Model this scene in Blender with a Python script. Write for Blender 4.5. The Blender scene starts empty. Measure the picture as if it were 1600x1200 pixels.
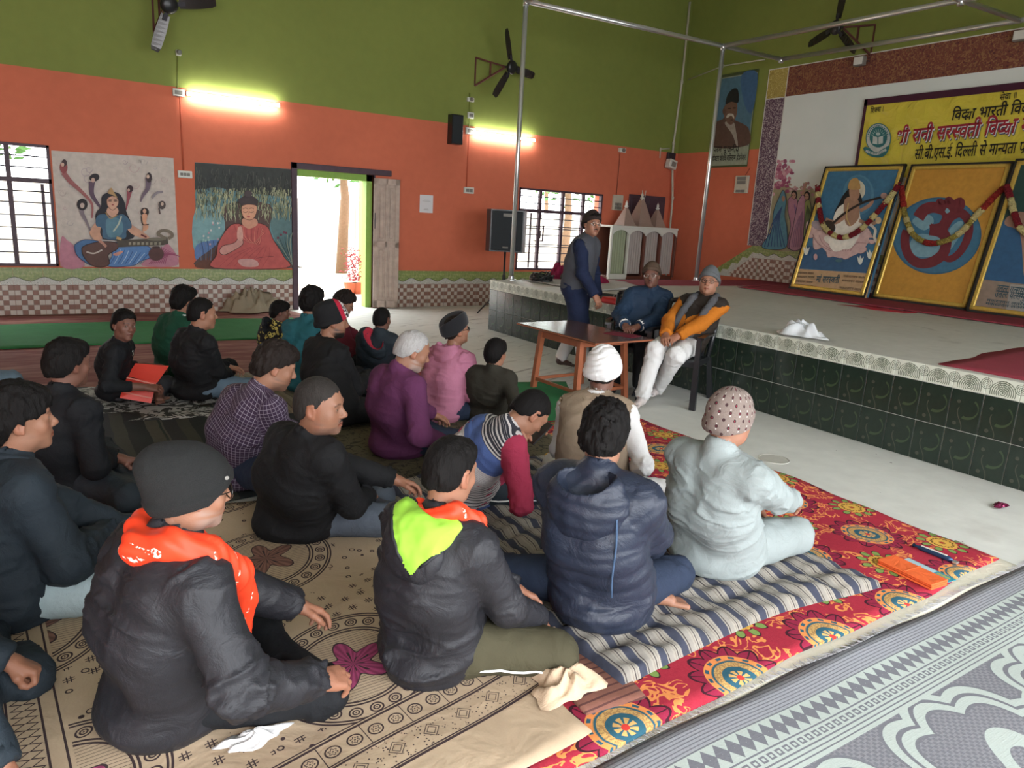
import bpy, math, random, numpy as np
from mathutils import Vector, Matrix
PI=math.pi; TAU=2*PI; sin=math.sin; cos=math.cos
SC=bpy.context.scene; COL=SC.collection
rnd=random.Random(7)
# ---------------- camera, sky, daylight, exposure ----------------
CAM_Y,CAM_P,CAM_R,CAM_F,CAM_H=0.583336,0.226313,0.055872,1122.59,1.6
def _basis():
    cy,sy,cp,sp,cr,sr=cos(CAM_Y),sin(CAM_Y),cos(CAM_P),sin(CAM_P),cos(CAM_R),sin(CAM_R)
    f=Vector((sy*cp,cy*cp,-sp)); rt=Vector((cy,-sy,0)); up=rt.cross(f)
    return rt*cr+up*sr, up*cr-rt*sr, f
CR,CU,CF=_basis(); CO=Vector((0,0,CAM_H))
cam=bpy.data.objects.new('camera',bpy.data.cameras.new('camera')); COL.objects.link(cam); SC.camera=cam
cam.matrix_world=Matrix((( CR.x,CU.x,-CF.x,0),(CR.y,CU.y,-CF.y,0),(CR.z,CU.z,-CF.z,CAM_H),(0,0,0,1)))
cam.data.sensor_width=36; cam.data.lens=CAM_F/1600*36; cam.data.clip_start=.05; cam.data.clip_end=200
w=bpy.data.worlds.new('sky'); SC.world=w; w.use_nodes=True
bg=w.node_tree.nodes['Background']; bg.inputs[0].default_value=(.93,.965,1,1); bg.inputs[1].default_value=10.0
SC.view_settings.view_transform='Standard'; SC.view_settings.look='None'; SC.view_settings.gamma=1
SC.view_settings.use_curve_mapping=False; SC.view_settings.exposure=0.0
SC.cycles.max_bounces=8; SC.cycles.diffuse_bounces=5; SC.cycles.sample_clamp_indirect=8
def portal(x,y,z,sx,sy,rot):
    l=bpy.data.lights.new('opening','AREA'); l.shape='RECTANGLE'; l.size=sx; l.size_y=sy; l.cycles.is_portal=True
    o=bpy.data.objects.new('opening_portal',l); COL.objects.link(o); o.location=(x,y,z); o.rotation_euler=rot
# room: window wall Y=11.45, front wall X=11.4, open sides behind the camera
YW,XF,YB,XL,ZC=11.45,11.4,-1.5,-4.5,6.2
portal(1.6,YB-.3,1.7,11.4,3.4,(PI/2,0,0))       # open arcade behind the camera, facing +Y
portal(4.0,YW+.26,1.08,1.26,2.15,(-PI/2,0,0)); portal(8.45,YW+.26,1.4,1.9,1.5,(-PI/2,0,0)); portal(-.9,YW+.26,1.4,2.2,1.5,(-PI/2,0,0))
# ---------------- ray helpers: a picture point on a plane of the room ----------------
def ray(x,y): 
    d=CF+CR*((x-800)/CAM_F)-CU*((y-600)/CAM_F); return d.normalized()
def onZ(x,y,z=0.): d=ray(x,y); return CO+d*((z-CAM_H)/d.z)
def onY(x,y,Y): d=ray(x,y); return CO+d*(Y/d.y)
def onX(x,y,X): d=ray(x,y); return CO+d*(X/d.x)
# ---------------- node expressions ----------------
class S:
    def __init__(s,t,k): s.t=t; s.k=k
    def _m(s,op,*a):
        n=s.t.nodes.new('ShaderNodeMath'); n.operation=op
        for i,v in enumerate((s,)+a): _put(s.t,n.inputs[i],v)
        return S(s.t,n.outputs[0])
    def __add__(s,o): return s._m('ADD',o)
    __radd__=__add__
    def __sub__(s,o): return s._m('SUBTRACT',o)
    def __rsub__(s,o): return (s*-1)+o
    def __mul__(s,o): return s._m('MULTIPLY',o)
    __rmul__=__mul__
    def __truediv__(s,o): return s._m('DIVIDE',o)
    def __lt__(s,o): return s._m('LESS_THAN',o)
    def __gt__(s,o): return s._m('GREATER_THAN',o)
    def sin(s): return s._m('SINE')
    def cos(s): return s._m('COSINE')
    def abs(s): return s._m('ABSOLUTE')
    def fr(s): return s._m('FRACT')
    def fl(s): return s._m('FLOOR')
    def sq(s): return s._m('SQRT')
    def pw(s,o): return s._m('POWER',o)
    def mn(s,o): return s._m('MINIMUM',o)
    def mx(s,o): return s._m('MAXIMUM',o)
    def at2(s,o): return s._m('ARCTAN2',o)
    def cl(s):
        r=s._m('ADD',0.); r.k.node.use_clamp=True; return r
    def inv(s): return 1-s
    def band(s,c,hw): return (s-c).abs()<hw
def _put(t,inp,v):
    if isinstance(v,S): t.links.new(v.k,inp)
    elif isinstance(v,(int,float)): inp.default_value=v
    else:
        v=tuple(v); inp.default_value=v+(1,) if len(v)==3 and len(inp.default_value)==4 else v
class MT:
    """a material under construction"""
    def __init__(s,name,rough=.7,metal=0,spec=.3):
        s.m=bpy.data.materials.new(name); s.m.use_nodes=True; s.t=s.m.node_tree; s.b=s.t.nodes['Principled BSDF']
        s.b.inputs['Roughness'].default_value=rough; s.b.inputs['Metallic'].default_value=metal; s.b.inputs['Specular IOR Level'].default_value=spec
    def n(s,typ,**k):
        n=s.t.nodes.new('ShaderNode'+typ)
        for a,v in k.items(): setattr(n,a,v)
        return n
    def xyz(s,kind='Object'):
        n=s.n('TexCoord'); q=s.n('SeparateXYZ')
        s.t.links.new(n.outputs[kind],q.inputs[0]); return [S(s.t,q.outputs[i]) for i in range(3)]
    def uv(s,name='UVMap'):
        n=s.n('UVMap'); n.uv_map=name; q=s.n('SeparateXYZ'); s.t.links.new(n.outputs[0],q.inputs[0]); return S(s.t,q.outputs[0]),S(s.t,q.outputs[1])
    def vec(s,x,y,z=0.):
        n=s.n('CombineXYZ')
        for i,v in enumerate((x,y,z)): _put(s.t,n.inputs[i],v)
        return S(s.t,n.outputs[0])
    def obj(s,kind='Object'):
        n=s.n('TexCoord'); return S(s.t,n.outputs[kind])
    def noise(s,scale,detail=3,vec=None,rough=.55,dist=0.):
        n=s.n('TexNoise'); n.inputs['Scale'].default_value=scale; n.inputs['Detail'].default_value=detail; n.inputs['Roughness'].default_value=rough; n.inputs['Distortion'].default_value=dist
        s.t.links.new((vec or s.obj()).k,n.inputs['Vector']); return S(s.t,n.outputs[0])
    def voro(s,scale,vec=None,feat='F1'):
        n=s.n('TexVoronoi'); n.feature=feat; n.inputs['Scale'].default_value=scale
        s.t.links.new((vec or s.obj()).k,n.inputs['Vector']); return S(s.t,n.outputs[0])
    def vcol(s,name='Col'):
        n=s.n('VertexColor'); n.layer_name=name; return S(s.t,n.outputs[0])
    def rand(s):
        n=s.n('ObjectInfo'); return S(s.t,n.outputs['Random'])
    def mix(s,f,a,b):
        n=s.n('Mix',data_type='RGBA'); _put(s.t,n.inputs[0],f); _put(s.t,n.inputs[6],a); _put(s.t,n.inputs[7],b); return S(s.t,n.outputs[2])
    def mul(s,a,f):
        n=s.n('Mix',data_type='RGBA',blend_type='MULTIPLY'); n.inputs[0].default_value=1; _put(s.t,n.inputs[6],a); _put(s.t,n.inputs[7],f)
        return S(s.t,n.outputs[2])
    def shade(s,c,f,lo,hi):
        """colour c scaled by lo..hi along f"""
        n=s.n('VectorMath',operation='SCALE'); _put(s.t,n.inputs[0],c); _put(s.t,n.inputs[3],f*(hi-lo)+lo); return S(s.t,n.outputs[0])
    def col(s,c): _put(s.t,s.b.inputs['Base Color'],c); return s
    def rough(s,v): _put(s.t,s.b.inputs['Roughness'],v); return s
    def bump(s,h,dist=.01,st=1.):
        n=s.n('Bump'); n.inputs['Distance'].default_value=dist; n.inputs['Strength'].default_value=st
        s.t.links.new(h.k,n.inputs['Height']); s.t.links.new(n.outputs[0],s.b.inputs['Normal']); return s
    def emit(s,c,st): s.b.inputs['Emission Color'].default_value=tuple(c)+(1,); s.b.inputs['Emission Strength'].default_value=st; return s
MATS={}
def sr(r,g,b):
    f=lambda c:(c/255/12.92 if c<=10 else ((c/255+.055)/1.055)**2.4); return (f(r),f(g),f(b))
def plain(name,c,rough=.6,metal=0,spec=.3,var=.12,vs=20,bump=0,bs=80):
    if name in MATS: return MATS[name]
    m=MT(name,rough,metal,spec); n=m.noise(vs,4)
    m.col(m.shade(m.mix(0.,c,c),n,1-var,1+var))
    if bump: m.bump(m.noise(bs,3),bump)
    MATS[name]=m.m; return m.m
def cloth(name,c,rough=.85,var=.1,fold=.004,fs=9,weave=.0008,spec=.2,sheen=0.):
    if name in MATS: return MATS[name]
    m=MT(name,rough,0,spec); n=m.noise(5,3)
    m.col(m.shade(m.mix(0.,c,c),n,1-var,1+var))
    h=m.noise(fs,5,dist=1.6)*fold*220+m.noise(260,2)*weave*100
    m.bump(h,.01,1.); m.b.inputs['Sheen Weight'].default_value=sheen
    MATS[name]=m.m; return m.m
# ---------------- mesh helpers ----------------
class MB:
    def __init__(s): s.v=[]; s.f=[]; s.mi=[]; s.c=[]; s.u=None; s.col=(1,1,1)
    def add(s,vs,fs,mi=0,col=None):
        b=len(s.v); s.v.extend([tuple(v) for v in vs]); s.f.extend([tuple(b+i for i in f) for f in fs]); s.mi.extend([mi]*len(fs)); s.c.extend([col or s.col]*len(vs)); return s
    def box(s,lo,hi,mi=0,M=None,bev=0.,col=None):
        x0,y0,z0=lo; x1,y1,z1=hi
        if bev<=0:
            vs=[Vector(p) for p in ((x0,y0,z0),(x1,y0,z0),(x1,y1,z0),(x0,y1,z0),(x0,y0,z1),(x1,y0,z1),(x1,y1,z1),(x0,y1,z1))]
            fs=[(0,3,2,1),(4,5,6,7),(0,1,5,4),(1,2,6,5),(2,3,7,6),(3,0,4,7)]
        else:
            b=min(bev,(x1-x0)*.45,(y1-y0)*.45,(z1-z0)*.45); vs=[];fs=[];idx={}
            for i,X in enumerate((x0,x1)):
                for j,Y in enumerate((y0,y1)):
                    for k,Z in enumerate((z0,z1)):
                        dx,dy,dz=(b if i==0 else -b),(b if j==0 else -b),(b if k==0 else -b)
                        for a,p in enumerate(((X,Y+dy,Z+dz),(X+dx,Y,Z+dz),(X+dx,Y+dy,Z))): idx[i,j,k,a]=len(vs); vs.append(Vector(p))
            g=lambda *k: idx[k]
            for i in (0,1):
                q=[g(i,0,0,0),g(i,1,0,0),g(i,1,1,0),g(i,0,1,0)]; fs.append(tuple(q if i else q[::-1]))
                q=[g(0,i,0,1),g(1,i,0,1),g(1,i,1,1),g(0,i,1,1)]; fs.append(tuple(q[::-1] if i else q))
                q=[g(0,0,i,2),g(1,0,i,2),g(1,1,i,2),g(0,1,i,2)]; fs.append(tuple(q if i else q[::-1]))
                for j in (0,1):
                    q=[g(i,j,0,0),g(i,j,1,0),g(i,j,1,1),g(i,j,0,1)]; fs.append(tuple(q if i==j else q[::-1])) 
                    q=[g(i,0,j,0),g(i,1,j,0),g(i,1,j,2),g(i,0,j,2)]; fs.append(tuple(q[::-1] if i==j else q))
                    q=[g(0,i,j,1),g(1,i,j,1),g(1,i,j,2),g(0,i,j,2)]; fs.append(tuple(q if i==j else q[::-1]))
                    for k in (0,1): 
                        q=[g(i,j,k,0),g(i,j,k,1),g(i,j,k,2)]; fs.append(tuple(q if (i+j+k)%2 else q[::-1]))
        if M is not None: vs=[M@v for v in vs]
        return s.add(vs,fs,mi,col)
    def tube(s,pts,r,n=10,mi=0,closed=False,col=None,cap=True):
        pts=[Vector(p) for p in pts]; m=len(pts); rs=r if isinstance(r,(list,tuple)) else [r]*m
        vs=[];fs=[]; up=Vector((0,0,1)); t0=None; nrm=None
        for i,p in enumerate(pts):
            a=pts[(i-1)%m] if (i>0 or closed) else p; b=pts[(i+1)%m] if (i<m-1 or closed) else p
            t=(b-a).normalized() if (b-a).length>1e-9 else Vector((0,0,1))
            if nrm is None: nrm=t.orthogonal().normalized()
            else:
                nrm=(nrm-t*nrm.dot(t)); nrm=nrm.normalized() if nrm.length>1e-6 else t.orthogonal().normalized()
            bn=t.cross(nrm)
            for k in range(n): a_=TAU*k/n; vs.append(p+(nrm*cos(a_)+bn*sin(a_))*rs[i])
        for i in range(m if closed else m-1):
            for k in range(n):
                j=(i+1)%m; fs.append((i*n+k,i*n+(k+1)%n,j*n+(k+1)%n,j*n+k))
        if cap and not closed: fs.append(tuple(range(n))[::-1]); fs.append(tuple((m-1)*n+k for k in range(n)))
        return s.add(vs,fs,mi,col)
    def lathe(s,prof,n=24,M=None,mi=0,col=None):
        vs=[];fs=[]
        for r,z in prof:
            for k in range(n): a=TAU*k/n; v=Vector((r*cos(a),r*sin(a),z)); vs.append(M@v if M is not None else v)
        for i in range(len(prof)-1):
            for k in range(n): fs.append((i*n+k,i*n+(k+1)%n,(i+1)*n+(k+1)%n,(i+1)*n+k))
        if prof[0][0]>1e-5: fs.append(tuple(range(n))[::-1])
        if prof[-1][0]>1e-5: fs.append(tuple((len(prof)-1)*n+k for k in range(n)))
        return s.add(vs,fs,mi,col)
    def sphere(s,c,r,n=14,m=10,M=None,mi=0,col=None):
        r=r if isinstance(r,(tuple,list)) else (r,r,r); vs=[];fs=[]
        for i in range(m+1):
            t=PI*i/m
            for k in range(n): a=TAU*k/n; v=Vector((c[0]+r[0]*sin(t)*cos(a),c[1]+r[1]*sin(t)*sin(a),c[2]-r[2]*cos(t))); vs.append(M@v if M is not None else v)
        for i in range(m):
            for k in range(n): fs.append((i*n+k,i*n+(k+1)%n,(i+1)*n+(k+1)%n,(i+1)*n+k))
        return s.add(vs,fs,mi,col)
    def prism(s,poly,z0,z1,M=None,mi=0,col=None,back=True):
        n=len(poly); vs=[Vector((p[0],p[1],z0)) for p in poly]+[Vector((p[0],p[1],z1)) for p in poly]
        if M is not None: vs=[M@v for v in vs]
        fs=[tuple(range(n,2*n))]+[(i,(i+1)%n,n+(i+1)%n,n+i) for i in range(n)]
        if back: fs.append(tuple(range(n))[::-1])
        return s.add(vs,fs,mi,col)
    def mesh(s,name,mats,smooth=False,colors=False):
        me=bpy.data.meshes.new(name); me.from_pydata(s.v,[],s.f)
        for m in (mats if isinstance(mats,(list,tuple)) else [mats]): me.materials.append(m)
        if len(set(s.mi))>1: me.polygons.foreach_set('material_index',s.mi)
        if colors:
            a=me.color_attributes.new('Col','FLOAT_COLOR','POINT'); a.data.foreach_set('color',np.array([tuple(c)+(1,) for c in s.c],np.float32).ravel())
        if smooth: me.shade_smooth()
        me.update(); return me
    def obj(s,name,mats,parent=None,smooth=False,colors=False,kind=None):
        o=link(name,s.mesh(name,mats,smooth,colors),parent)
        if kind: o['kind']=kind
        return o
def link(name,data,parent=None,loc=None,rot=None):
    o=bpy.data.objects.new(name,data); COL.objects.link(o)
    if parent is not None: o.parent=parent
    if loc is not None: o.location=loc
    if rot is not None: o.rotation_euler=rot
    return o
def tag(o,label,cat,group=None,kind=None):
    o['label']=label; o['category']=cat
    if group: o['group']=group
    if kind: o['kind']=kind
    return o
def thing(name,label,cat,loc=(0,0,0),rz=0.,group=None):
    return tag(link(name,None,None,loc,(0,0,rz)),label,cat,group)
def struct(name,mb,mats,parent=None,**k):
    o=mb.obj(name,mats,parent,**k)
    if parent is None: o['kind']='structure'
    return o
def frame(org,ex,ey,ez=None):
    ex=Vector(ex); ey=Vector(ey); ez=Vector(ez) if ez else ex.cross(ey).normalized(); org=Vector(org)
    return Matrix(((ex.x,ey.x,ez.x,org.x),(ex.y,ey.y,ez.y,org.y),(ex.z,ey.z,ez.z,org.z),(0,0,0,1)))
ADD=[]
# ================= THE SETTING =================
def wallpaint():
    m=MT('wall_paint',.75,0,.25); x,y,z=m.xyz(); n=m.noise(.6,4); n2=m.noise(7,4)
    org=m.shade(m.mix(0.,(.58,.150,.082),(1,1,1)),n,.85,1.15); grn=m.shade(m.mix(0.,(.200,.235,.055),(1,1,1)),n,.85,1.15)
    m.col(m.shade(m.mix((z+n2*.01)>3.115,org,grn),n2,.92,1.08)); m.bump(m.noise(3,5,dist=.6)*.6+m.noise(40,3)*.05,.012,.5); return m.m
M_WALL=wallpaint()
def floormat():
    m=MT('concrete_floor',.55,0,.35); o=m.obj(); x,y,z=m.xyz()
    a=m.noise(.7,5); b=m.noise(6,5); st=m.noise(1.0,6,vec=m.vec(x*1.2+y*.4,y*7-x*3),dist=1.0)
    spot=m.voro(3.5); sp=((spot<.035)*(m.noise(9,3)>.5)).mx((m.voro(11)<.05)*(m.noise(2.3,2)>.56))
    c=m.shade(m.mix(a,(.55,.545,.50),(.68,.69,.645)),b,.85,1.15)
    c=m.mix(((st-.58)*9).cl()*(y>4.6)*.75,c,(.19,.17,.15)); c=m.mix(((m.noise(1.9,5)-.62)*6).cl()*.4,c,(.36,.33,.29)); c=m.mix(sp,c,(.12,.1,.09))
    m.col(c); m.rough(m.noise(4,3)*.3+.4); m.bump(m.noise(12,5),.004,.5); return m.m
M_FLOOR=floormat()
b=MB().box((XL,YB-6,-.2),(XF+.2,YW+.25,0)); floor=struct('floor',b,M_FLOOR)
b=MB().box((XL-.2,YB-.2,ZC),(XF+.2,YW+.2,ZC+.15)); struct('ceiling',b,plain('ceiling_paint',(.55,.58,.5)))
def wall_boxes(b,axis,c0,c1,u0,u1,z0,z1,holes):
    """boxes that fill a wall between u0..u1 apart from its openings (ua,ub,za,zb)"""
    cuts=sorted(set([u0,u1]+[h[0] for h in holes]+[h[1] for h in holes]))
    for a,c in zip(cuts,cuts[1:]):
        hs=[h for h in holes if h[0]<=a+1e-6 and h[1]>=c-1e-6]; zs=[(z0,z1)]
        if hs:
            h=hs[0]; zs=[(z0,h[2]),(h[3],z1)]
        for za,zb in zs:
            if zb-za>1e-4:
                if axis=='Y': b.box((a,c0,za),(c,c1,zb))
                else: b.box((c0,a,za),(c1,c,zb))
D0,D1,DT=3.39,4.64,2.16; W1=(-2.0,.19,.645,2.19); W2=(7.48,9.46,.66,2.16)
b=MB(); wall_boxes(b,'Y',YW,YW+.25,XL,XF,0,ZC,[W1,(D0,D1,0,DT),W2]); wl=struct('wall_left',b,M_WALL)
b=MB(); wall_boxes(b,'X',XF,XF+.25,YB,YW+.25,0,ZC,[]); wf=struct('wall_front',b,M_WALL)
b=MB(); wall_boxes(b,'Y',YB-.25,YB,XL,XF,0,ZC,[(-4,-.6,.0,3.3),(-.2,3.3,0,3.3),(3.7,7.2,0,3.3)]); struct('wall_back',b,M_WALL)
b=MB(); wall_boxes(b,'X',XL-.25,XL,YB,YW+.25,0,ZC,[]); struct('wall_side',b,M_WALL)
# ---- tiled wainscot: border tiles with a raised wave, checkered tiles below ----
def checker():
    m=MT('checkered_tile',.28,0,.5); x,y,z=m.xyz('Object'); 
    u=x/.066; v=z/.0655; fu=u.fr(); fv=v.fr(); ck=((u.fl()+v.fl())/2).fr()>.25
    e=(fu-.5).abs().mx((fv-.5).abs()); gr=e>.46; n=m.noise(30,3); n2=m.noise(2.2,3)
    c=m.mix(ck,m.mix(n2,(.50,.42,.37),(.62,.56,.5)),m.mix(n2,(.2,.095,.07),(.31,.16,.12))); c=m.shade(c,n,.85,1.15)
    m.col(m.mix(gr,c,(.3,.24,.2))); m.bump((e>.42).inv(),.004,.8); return m.m
M_CHK=checker()
def bordgreen():
    m=MT('border_green',.35,0,.5); n=m.noise(22,4); r=m.noise(60,2); v=m.voro(38)
    c=m.mix(((n-.45)*5).cl(),(.19,.25,.07),(.33,.36,.13)); c=m.mix(v<.22,c,(.36,.34,.2)); m.col(c); m.bump(n,.004,.6); return m.m
def bordwhite():
    m=MT('border_white',.35,0,.5); v=m.voro(30); d=m.noise(45,3); x,y,z=m.xyz()
    c=m.mix((v*26).sin()>.55,(.62,.61,.56),(.24,.26,.22)); c=m.mix((d-.62)*8,c,(.35,.2,.13)); m.col(m.mix((v<.07),c,(.12,.1,.08))); return m.m
M_BG,M_BW,M_BL=bordgreen(),bordwhite(),plain('border_line',(.1,.1,.07),.4)
TW=.33
def wavepts(w,n=18,x0=0.):
    return [(x0+w*i/n,.055+.035*cos(TAU*(i/n)-.2)-.02*abs(cos(PI*i/n)) ) for i in range(n+1)]
def border_mesh(w=TW):
    b=MB(); b.box((.001,0,0),(w-.001,.012,.225))
    wv=[(x,z+.03) for x,z in wavepts(w)]
    P=[(.001,0)]+[(w-.001,0)]+wv[::-1]; M=frame((0,0,0),(1,0,0),(0,0,1),(0,-1,0))
    b.prism(P,0,.004,M,1)
    for i in range(len(wv)-1):
        (xa,za),(xb,zb)=wv[i],wv[i+1]; b.prism([(xa,za-.003),(xb,zb-.003),(xb,zb+.006),(xa,za+.006)],.003,.007,M,2)
    return b.mesh('border_tile',[M_BG,M_BW,M_BL])
def check_mesh(w=TW,h=.398):
    return MB().box((.001,0,.002),(w-.001,.012,h),bev=.003).mesh('wall_tile',M_CHK)
BM,CM=border_mesh(),check_mesh()
def wains(parent,x0,x1,y,z0=0.,M=None,skip=None):
    x=x0; i=0
    while x<x1-.02:
        w=min(TW,x1-x); full=w>TW-.005
        for nm,base,zz in (('border_tile',BM,.40),('wall_tile',CM,0.)):
            me=base if full else (border_mesh(w) if nm=='border_tile' else check_mesh(w))
            o=link(nm,me,parent); L=Vector((x,y-.012,z0+zz)); o.matrix_local=(M@Matrix.Translation(L)) if M else Matrix.Translation(L)
        x+=TW; i+=1
wains(wl,-2.64,D0-.09,YW); wains(wl,D1+.36,10.9,YW)
# front wall wainscot above the stage, its end stepping down on a slant
MF=frame((XF,0,0),(0,-1,0),(1,0,0),(0,0,1))
wains(wf,-9.05,-1.8,0,.72,MF)
b=MB(); Pm=frame((0,0,0),(1,0,0),(0,0,1),(0,-1,0)); X9=10.25
def slant(P,z0,z1,mi,b): b.prism([(p[0]+X9,p[1]-.72) for p in P],z0,z1,Pm,mi)
slant([(-9.05,.72),(-9.05,1.345),(-9.22,1.345),(-10.25,.72)],0,.012,0,b)
slant([(-9.05,.72),(-9.05,1.2),(-9.2,1.22),(-9.3,1.1),(-9.42,1.12),(-9.52,.98),(-9.66,.99),(-9.74,.85),(-9.88,.85),(-9.96,.72)],.012,.017,1,b)
wo=b.obj('slanted_border_tile',[M_BG,M_BW],wf); wo.matrix_local=MF@Matrix.Translation((-X9,-.0,.72))
b=MB(); slant([(-9.05,.72),(-9.05,1.12),(-9.2,1.12),(-9.7,.78),(-9.7,.72)],.017,.02,0,b); wo=b.obj('slanted_checkered_tile',M_CHK,wf); wo.matrix_local=MF@Matrix.Translation((-X9,-.0,.72))
# ---- doors and windows ----
M_PUR=plain('purple_brown_paint',(.075,.045,.06),.5,var=.25,vs=14); M_IRON=plain('dark_iron',(.03,.026,.035),.5)
M_WOOD=plain('pale_weathered_wood',(.42,.33,.28),.7,var=.35,vs=9,bump=.003)
M_GREENP=plain('green_reveal_paint',(.25,.42,.08),.6)
door=link('door_1',None); door['kind']='structure'
b=MB(); 
for x0,x1,z0,z1 in ((D0-.09,D0,0,DT+.09),(D1,D1+.02,0,DT+.09),(D0-.09,D1+.3,DT,DT+.09)): b.box((x0,YW-.035,z0),(x1,YW+.06,z1),bev=.006)
b.obj('door_frame',M_PUR,door)
b=MB(); b.box((D1-.10,YW+.06,0),(D1,YW+.25,DT)); b.box((D0,YW+.06,DT-.1),(D1,YW+.25,DT)); b.obj('reveal',M_GREENP,door)
def leaf(name,x,ang,w=.42):
    b=MB(); st=.07
    for a in ((0,0,st,2.1),(w-st,0,w,2.1),(w/2-.02,0,w/2+.02,2.1),(0,0,w,.12),(0,1.0,w,1.1),(0,2.0,w,2.1)): b.box((a[0],-.02,a[1]),(a[2],.02,a[3]),bev=.004)
    o=b.obj(name,M_WOOD,door); o.location=(x,YW-.04,.015); o.rotation_euler=(0,0,ang)
    for i in (0,1):
        for z0,z1 in ((.12,1.0),(1.1,2.0)):
            xa=st if i==0 else w/2+.02; xb=w/2-.02 if i==0 else w-st
            p=MB().box((xa,-.003,z0),(xb,.003,z1)).box((xa+.028,-.015,z0+.045),(xb-.028,.015,z1-.045),bev=.008).obj('panel',M_WOOD,o)
    MB().box((.015,-.028,1.3),(.03,-.018,1.55),bev=.002).obj('bolt',M_IRON,o)
leaf('door_leaf',4.63,-.33)
def grille(name,W,cols,rows,split,extra=()):
    win=link(name,None); win['kind']='structure'; x0,x1,z0,z1=W
    b=MB(); t=.035
    for a in ((x0,z0,x0+t,z1),(x1-t,z0,x1,z1),(x0,z0,x1,z0+t),(x0,z1-t,x1,z1),(x0,split-.03,x1,split+.03)): b.box((a[0],YW-.02,a[1]),(a[2],YW+.07,a[3]),bev=.004)
    b.obj('window_frame',M_PUR,win)
    for c in cols: MB().box((c-.028,YW-.01,z0),(c+.028,YW+.06,z1),bev=.004).obj('mullion',M_PUR,win)
    for r in rows: MB().tube([(x0,YW+.02,r),(x1,YW+.02,r)],.009,6).obj('bar',M_IRON,win)
    for e in extra: MB().box((e[0],YW+.05,e[1]),(e[2],YW+.075,e[3]),bev=.003).obj('shutter_stile' if e[3]-e[1]>.2 else 'latch',M_PUR,win)
    return win
lin=lambda a,c,n:[a+(c-a)*i/n for i in range(n+1)]
grille('window_1',W1,[-.27,-1.1,-1.6],[.82,.98,1.14,1.30,1.46,1.60,1.90,2.04],1.74,[(.06,.68,.10,1.7),(-.62,.68,-.58,1.7)])
grille('window_2',W2,[7.97,8.5,9.0],[.82,.98,1.10,1.14,1.32,1.44,1.48,1.62,1.90,2.02],1.76,[(7.80,.7,7.83,1.72),(9.2,.7,9.24,1.72),(7.9,1.2,8.1,1.22),(8.1,1.2,8.13,1.5),(8.02,1.25,8.06,1.40),(8.02,1.62,8.06,1.70),(7.98,.68,8.05,.74),(9.2,1.25,9.27,1.45)])
b=MB().box((10.15,YW-.03,1.45),(11.15,YW+.02,2.21),bev=.005); o=b.obj('window_3',M_PUR); o['kind']='structure'
for a in ((10.2,10.62),(10.68,11.1)): MB().box((a[0],YW-.045,1.5),(a[1],YW-.03,2.14),bev=.006).obj('shutter',M_PUR,o)
# ---- the stage ----
SX,SY,SH=5.42,8.93,.72
def stagetop():
    m=MT('stage_concrete',.5,0,.4); x,y,z=m.xyz(); st=m.noise(1.,6,vec=m.vec(x*2.6-y*.5,y*1.3+x*.3),dist=1.4); b_=m.noise(10,4)
    c=m.shade(m.mix(m.noise(.8,4),(.42,.42,.375),(.56,.56,.515)),b_,.85,1.15); c=m.mix(((st-.6)*8).cl()*.5,c,(.2,.19,.17)); m.col(c); m.bump(m.noise(14,4),.003,.4); return m.m
b=MB().box((SX+.012,YB,0),(XF,SY,SH)); stage=tag(b.obj('stage',stagetop()),'raised concrete stage faced with dark green swirl tiles and ornate trim','stage')
def darktile():
    m=MT('dark_green_tile',.16,0,.5); x,y,z=m.xyz(); n=m.noise(12,3)
    # a swirl: an arc that thins out, with small curls
    u=y-.1; v=z-.15; r=((u+.01)*(u+.01)+(v-.02)*(v-.02)).sq(); an=(v-.02).at2(u+.01); th=(an*.5).cos()*.012+.002
    arc=((r-.07).abs()<th)*((u+v*.5)<-.008); r2=((u-.055)*(u-.055)+(v-.06)*(v-.06)).sq(); cur=((r2*220).sin()>.3)*(r2<.03)
    s2=((u-.03)-((v+.07)*26).sin()*.022).abs()<.0035; r3=((u-.06)*(u-.06)+(v+.1)*(v+.1)).sq(); cur2=((r3*200).sin()>.4)*(r3<.026)
    base=m.mix(n,(.010,.018,.013),(.022,.034,.025)); c=m.mix(arc*.55,base,(.060,.095,.045)); c=m.mix((cur.mx(cur2).mx(s2*(v<.02)))*.55,c,(.085,.085,.062)); m.col(c)
    m.rough(m.noise(5,3)*.15+.1); return m.m
def trimtile():
    m=MT('ornament_trim_tile',.3,0,.5); x,y,z=m.xyz(); u=y/.215; 
    r=((u.fr()-.5)*(u.fr()-.5)*.046+(z-.035)*(z-.035)).sq(); w1=((r*500).sin()>.15)*(r<.085)
    q=((u*2+.5).fr()-.5)*.107; r2=(q*q+(z-.08)*(z-.08)).sq(); w2=((r2*560).sin()>.25)*(r2<.04); v=m.voro(55)<.18
    k=w1.mx(w2)*(z>.012)*(z<.118); c=m.mix(k,(.60,.62,.53),(.11,.13,.09)); c=m.mix(v*k*.7,c,(.5,.5,.4)); m.col(m.mix(((m.noise(3,3)-.45)*4).cl()*.35,c,(.40,.38,.32))); m.bump(k.inv(),.003,.7); return m.m
DM,DTR=darktile(),trimtile()
tm=MB().box((0,.0022,.0022),(.014,.2128,.2928),bev=.002).mesh('tile',DM); rm=MB().box((0,.001,.001),(.018,.214,.128),bev=.003).mesh('trim_tile',DTR)
y=SY-.215; k=0
while y>.9:
    for z0 in (0.,.295): o=link('tile',tm,stage,(SX-.002,y,z0)); o.rotation_euler=(0,rnd.uniform(-.004,.004),0)
    link('trim_tile',rm,stage,(SX-.006,y,.5905)); y-=.215
b=MB().box((SX+.006,.9,0),(SX+.012,SY,SH-.005)); b.obj('grout',plain('pale_grout',(.60,.62,.55),.8),stage)
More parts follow.
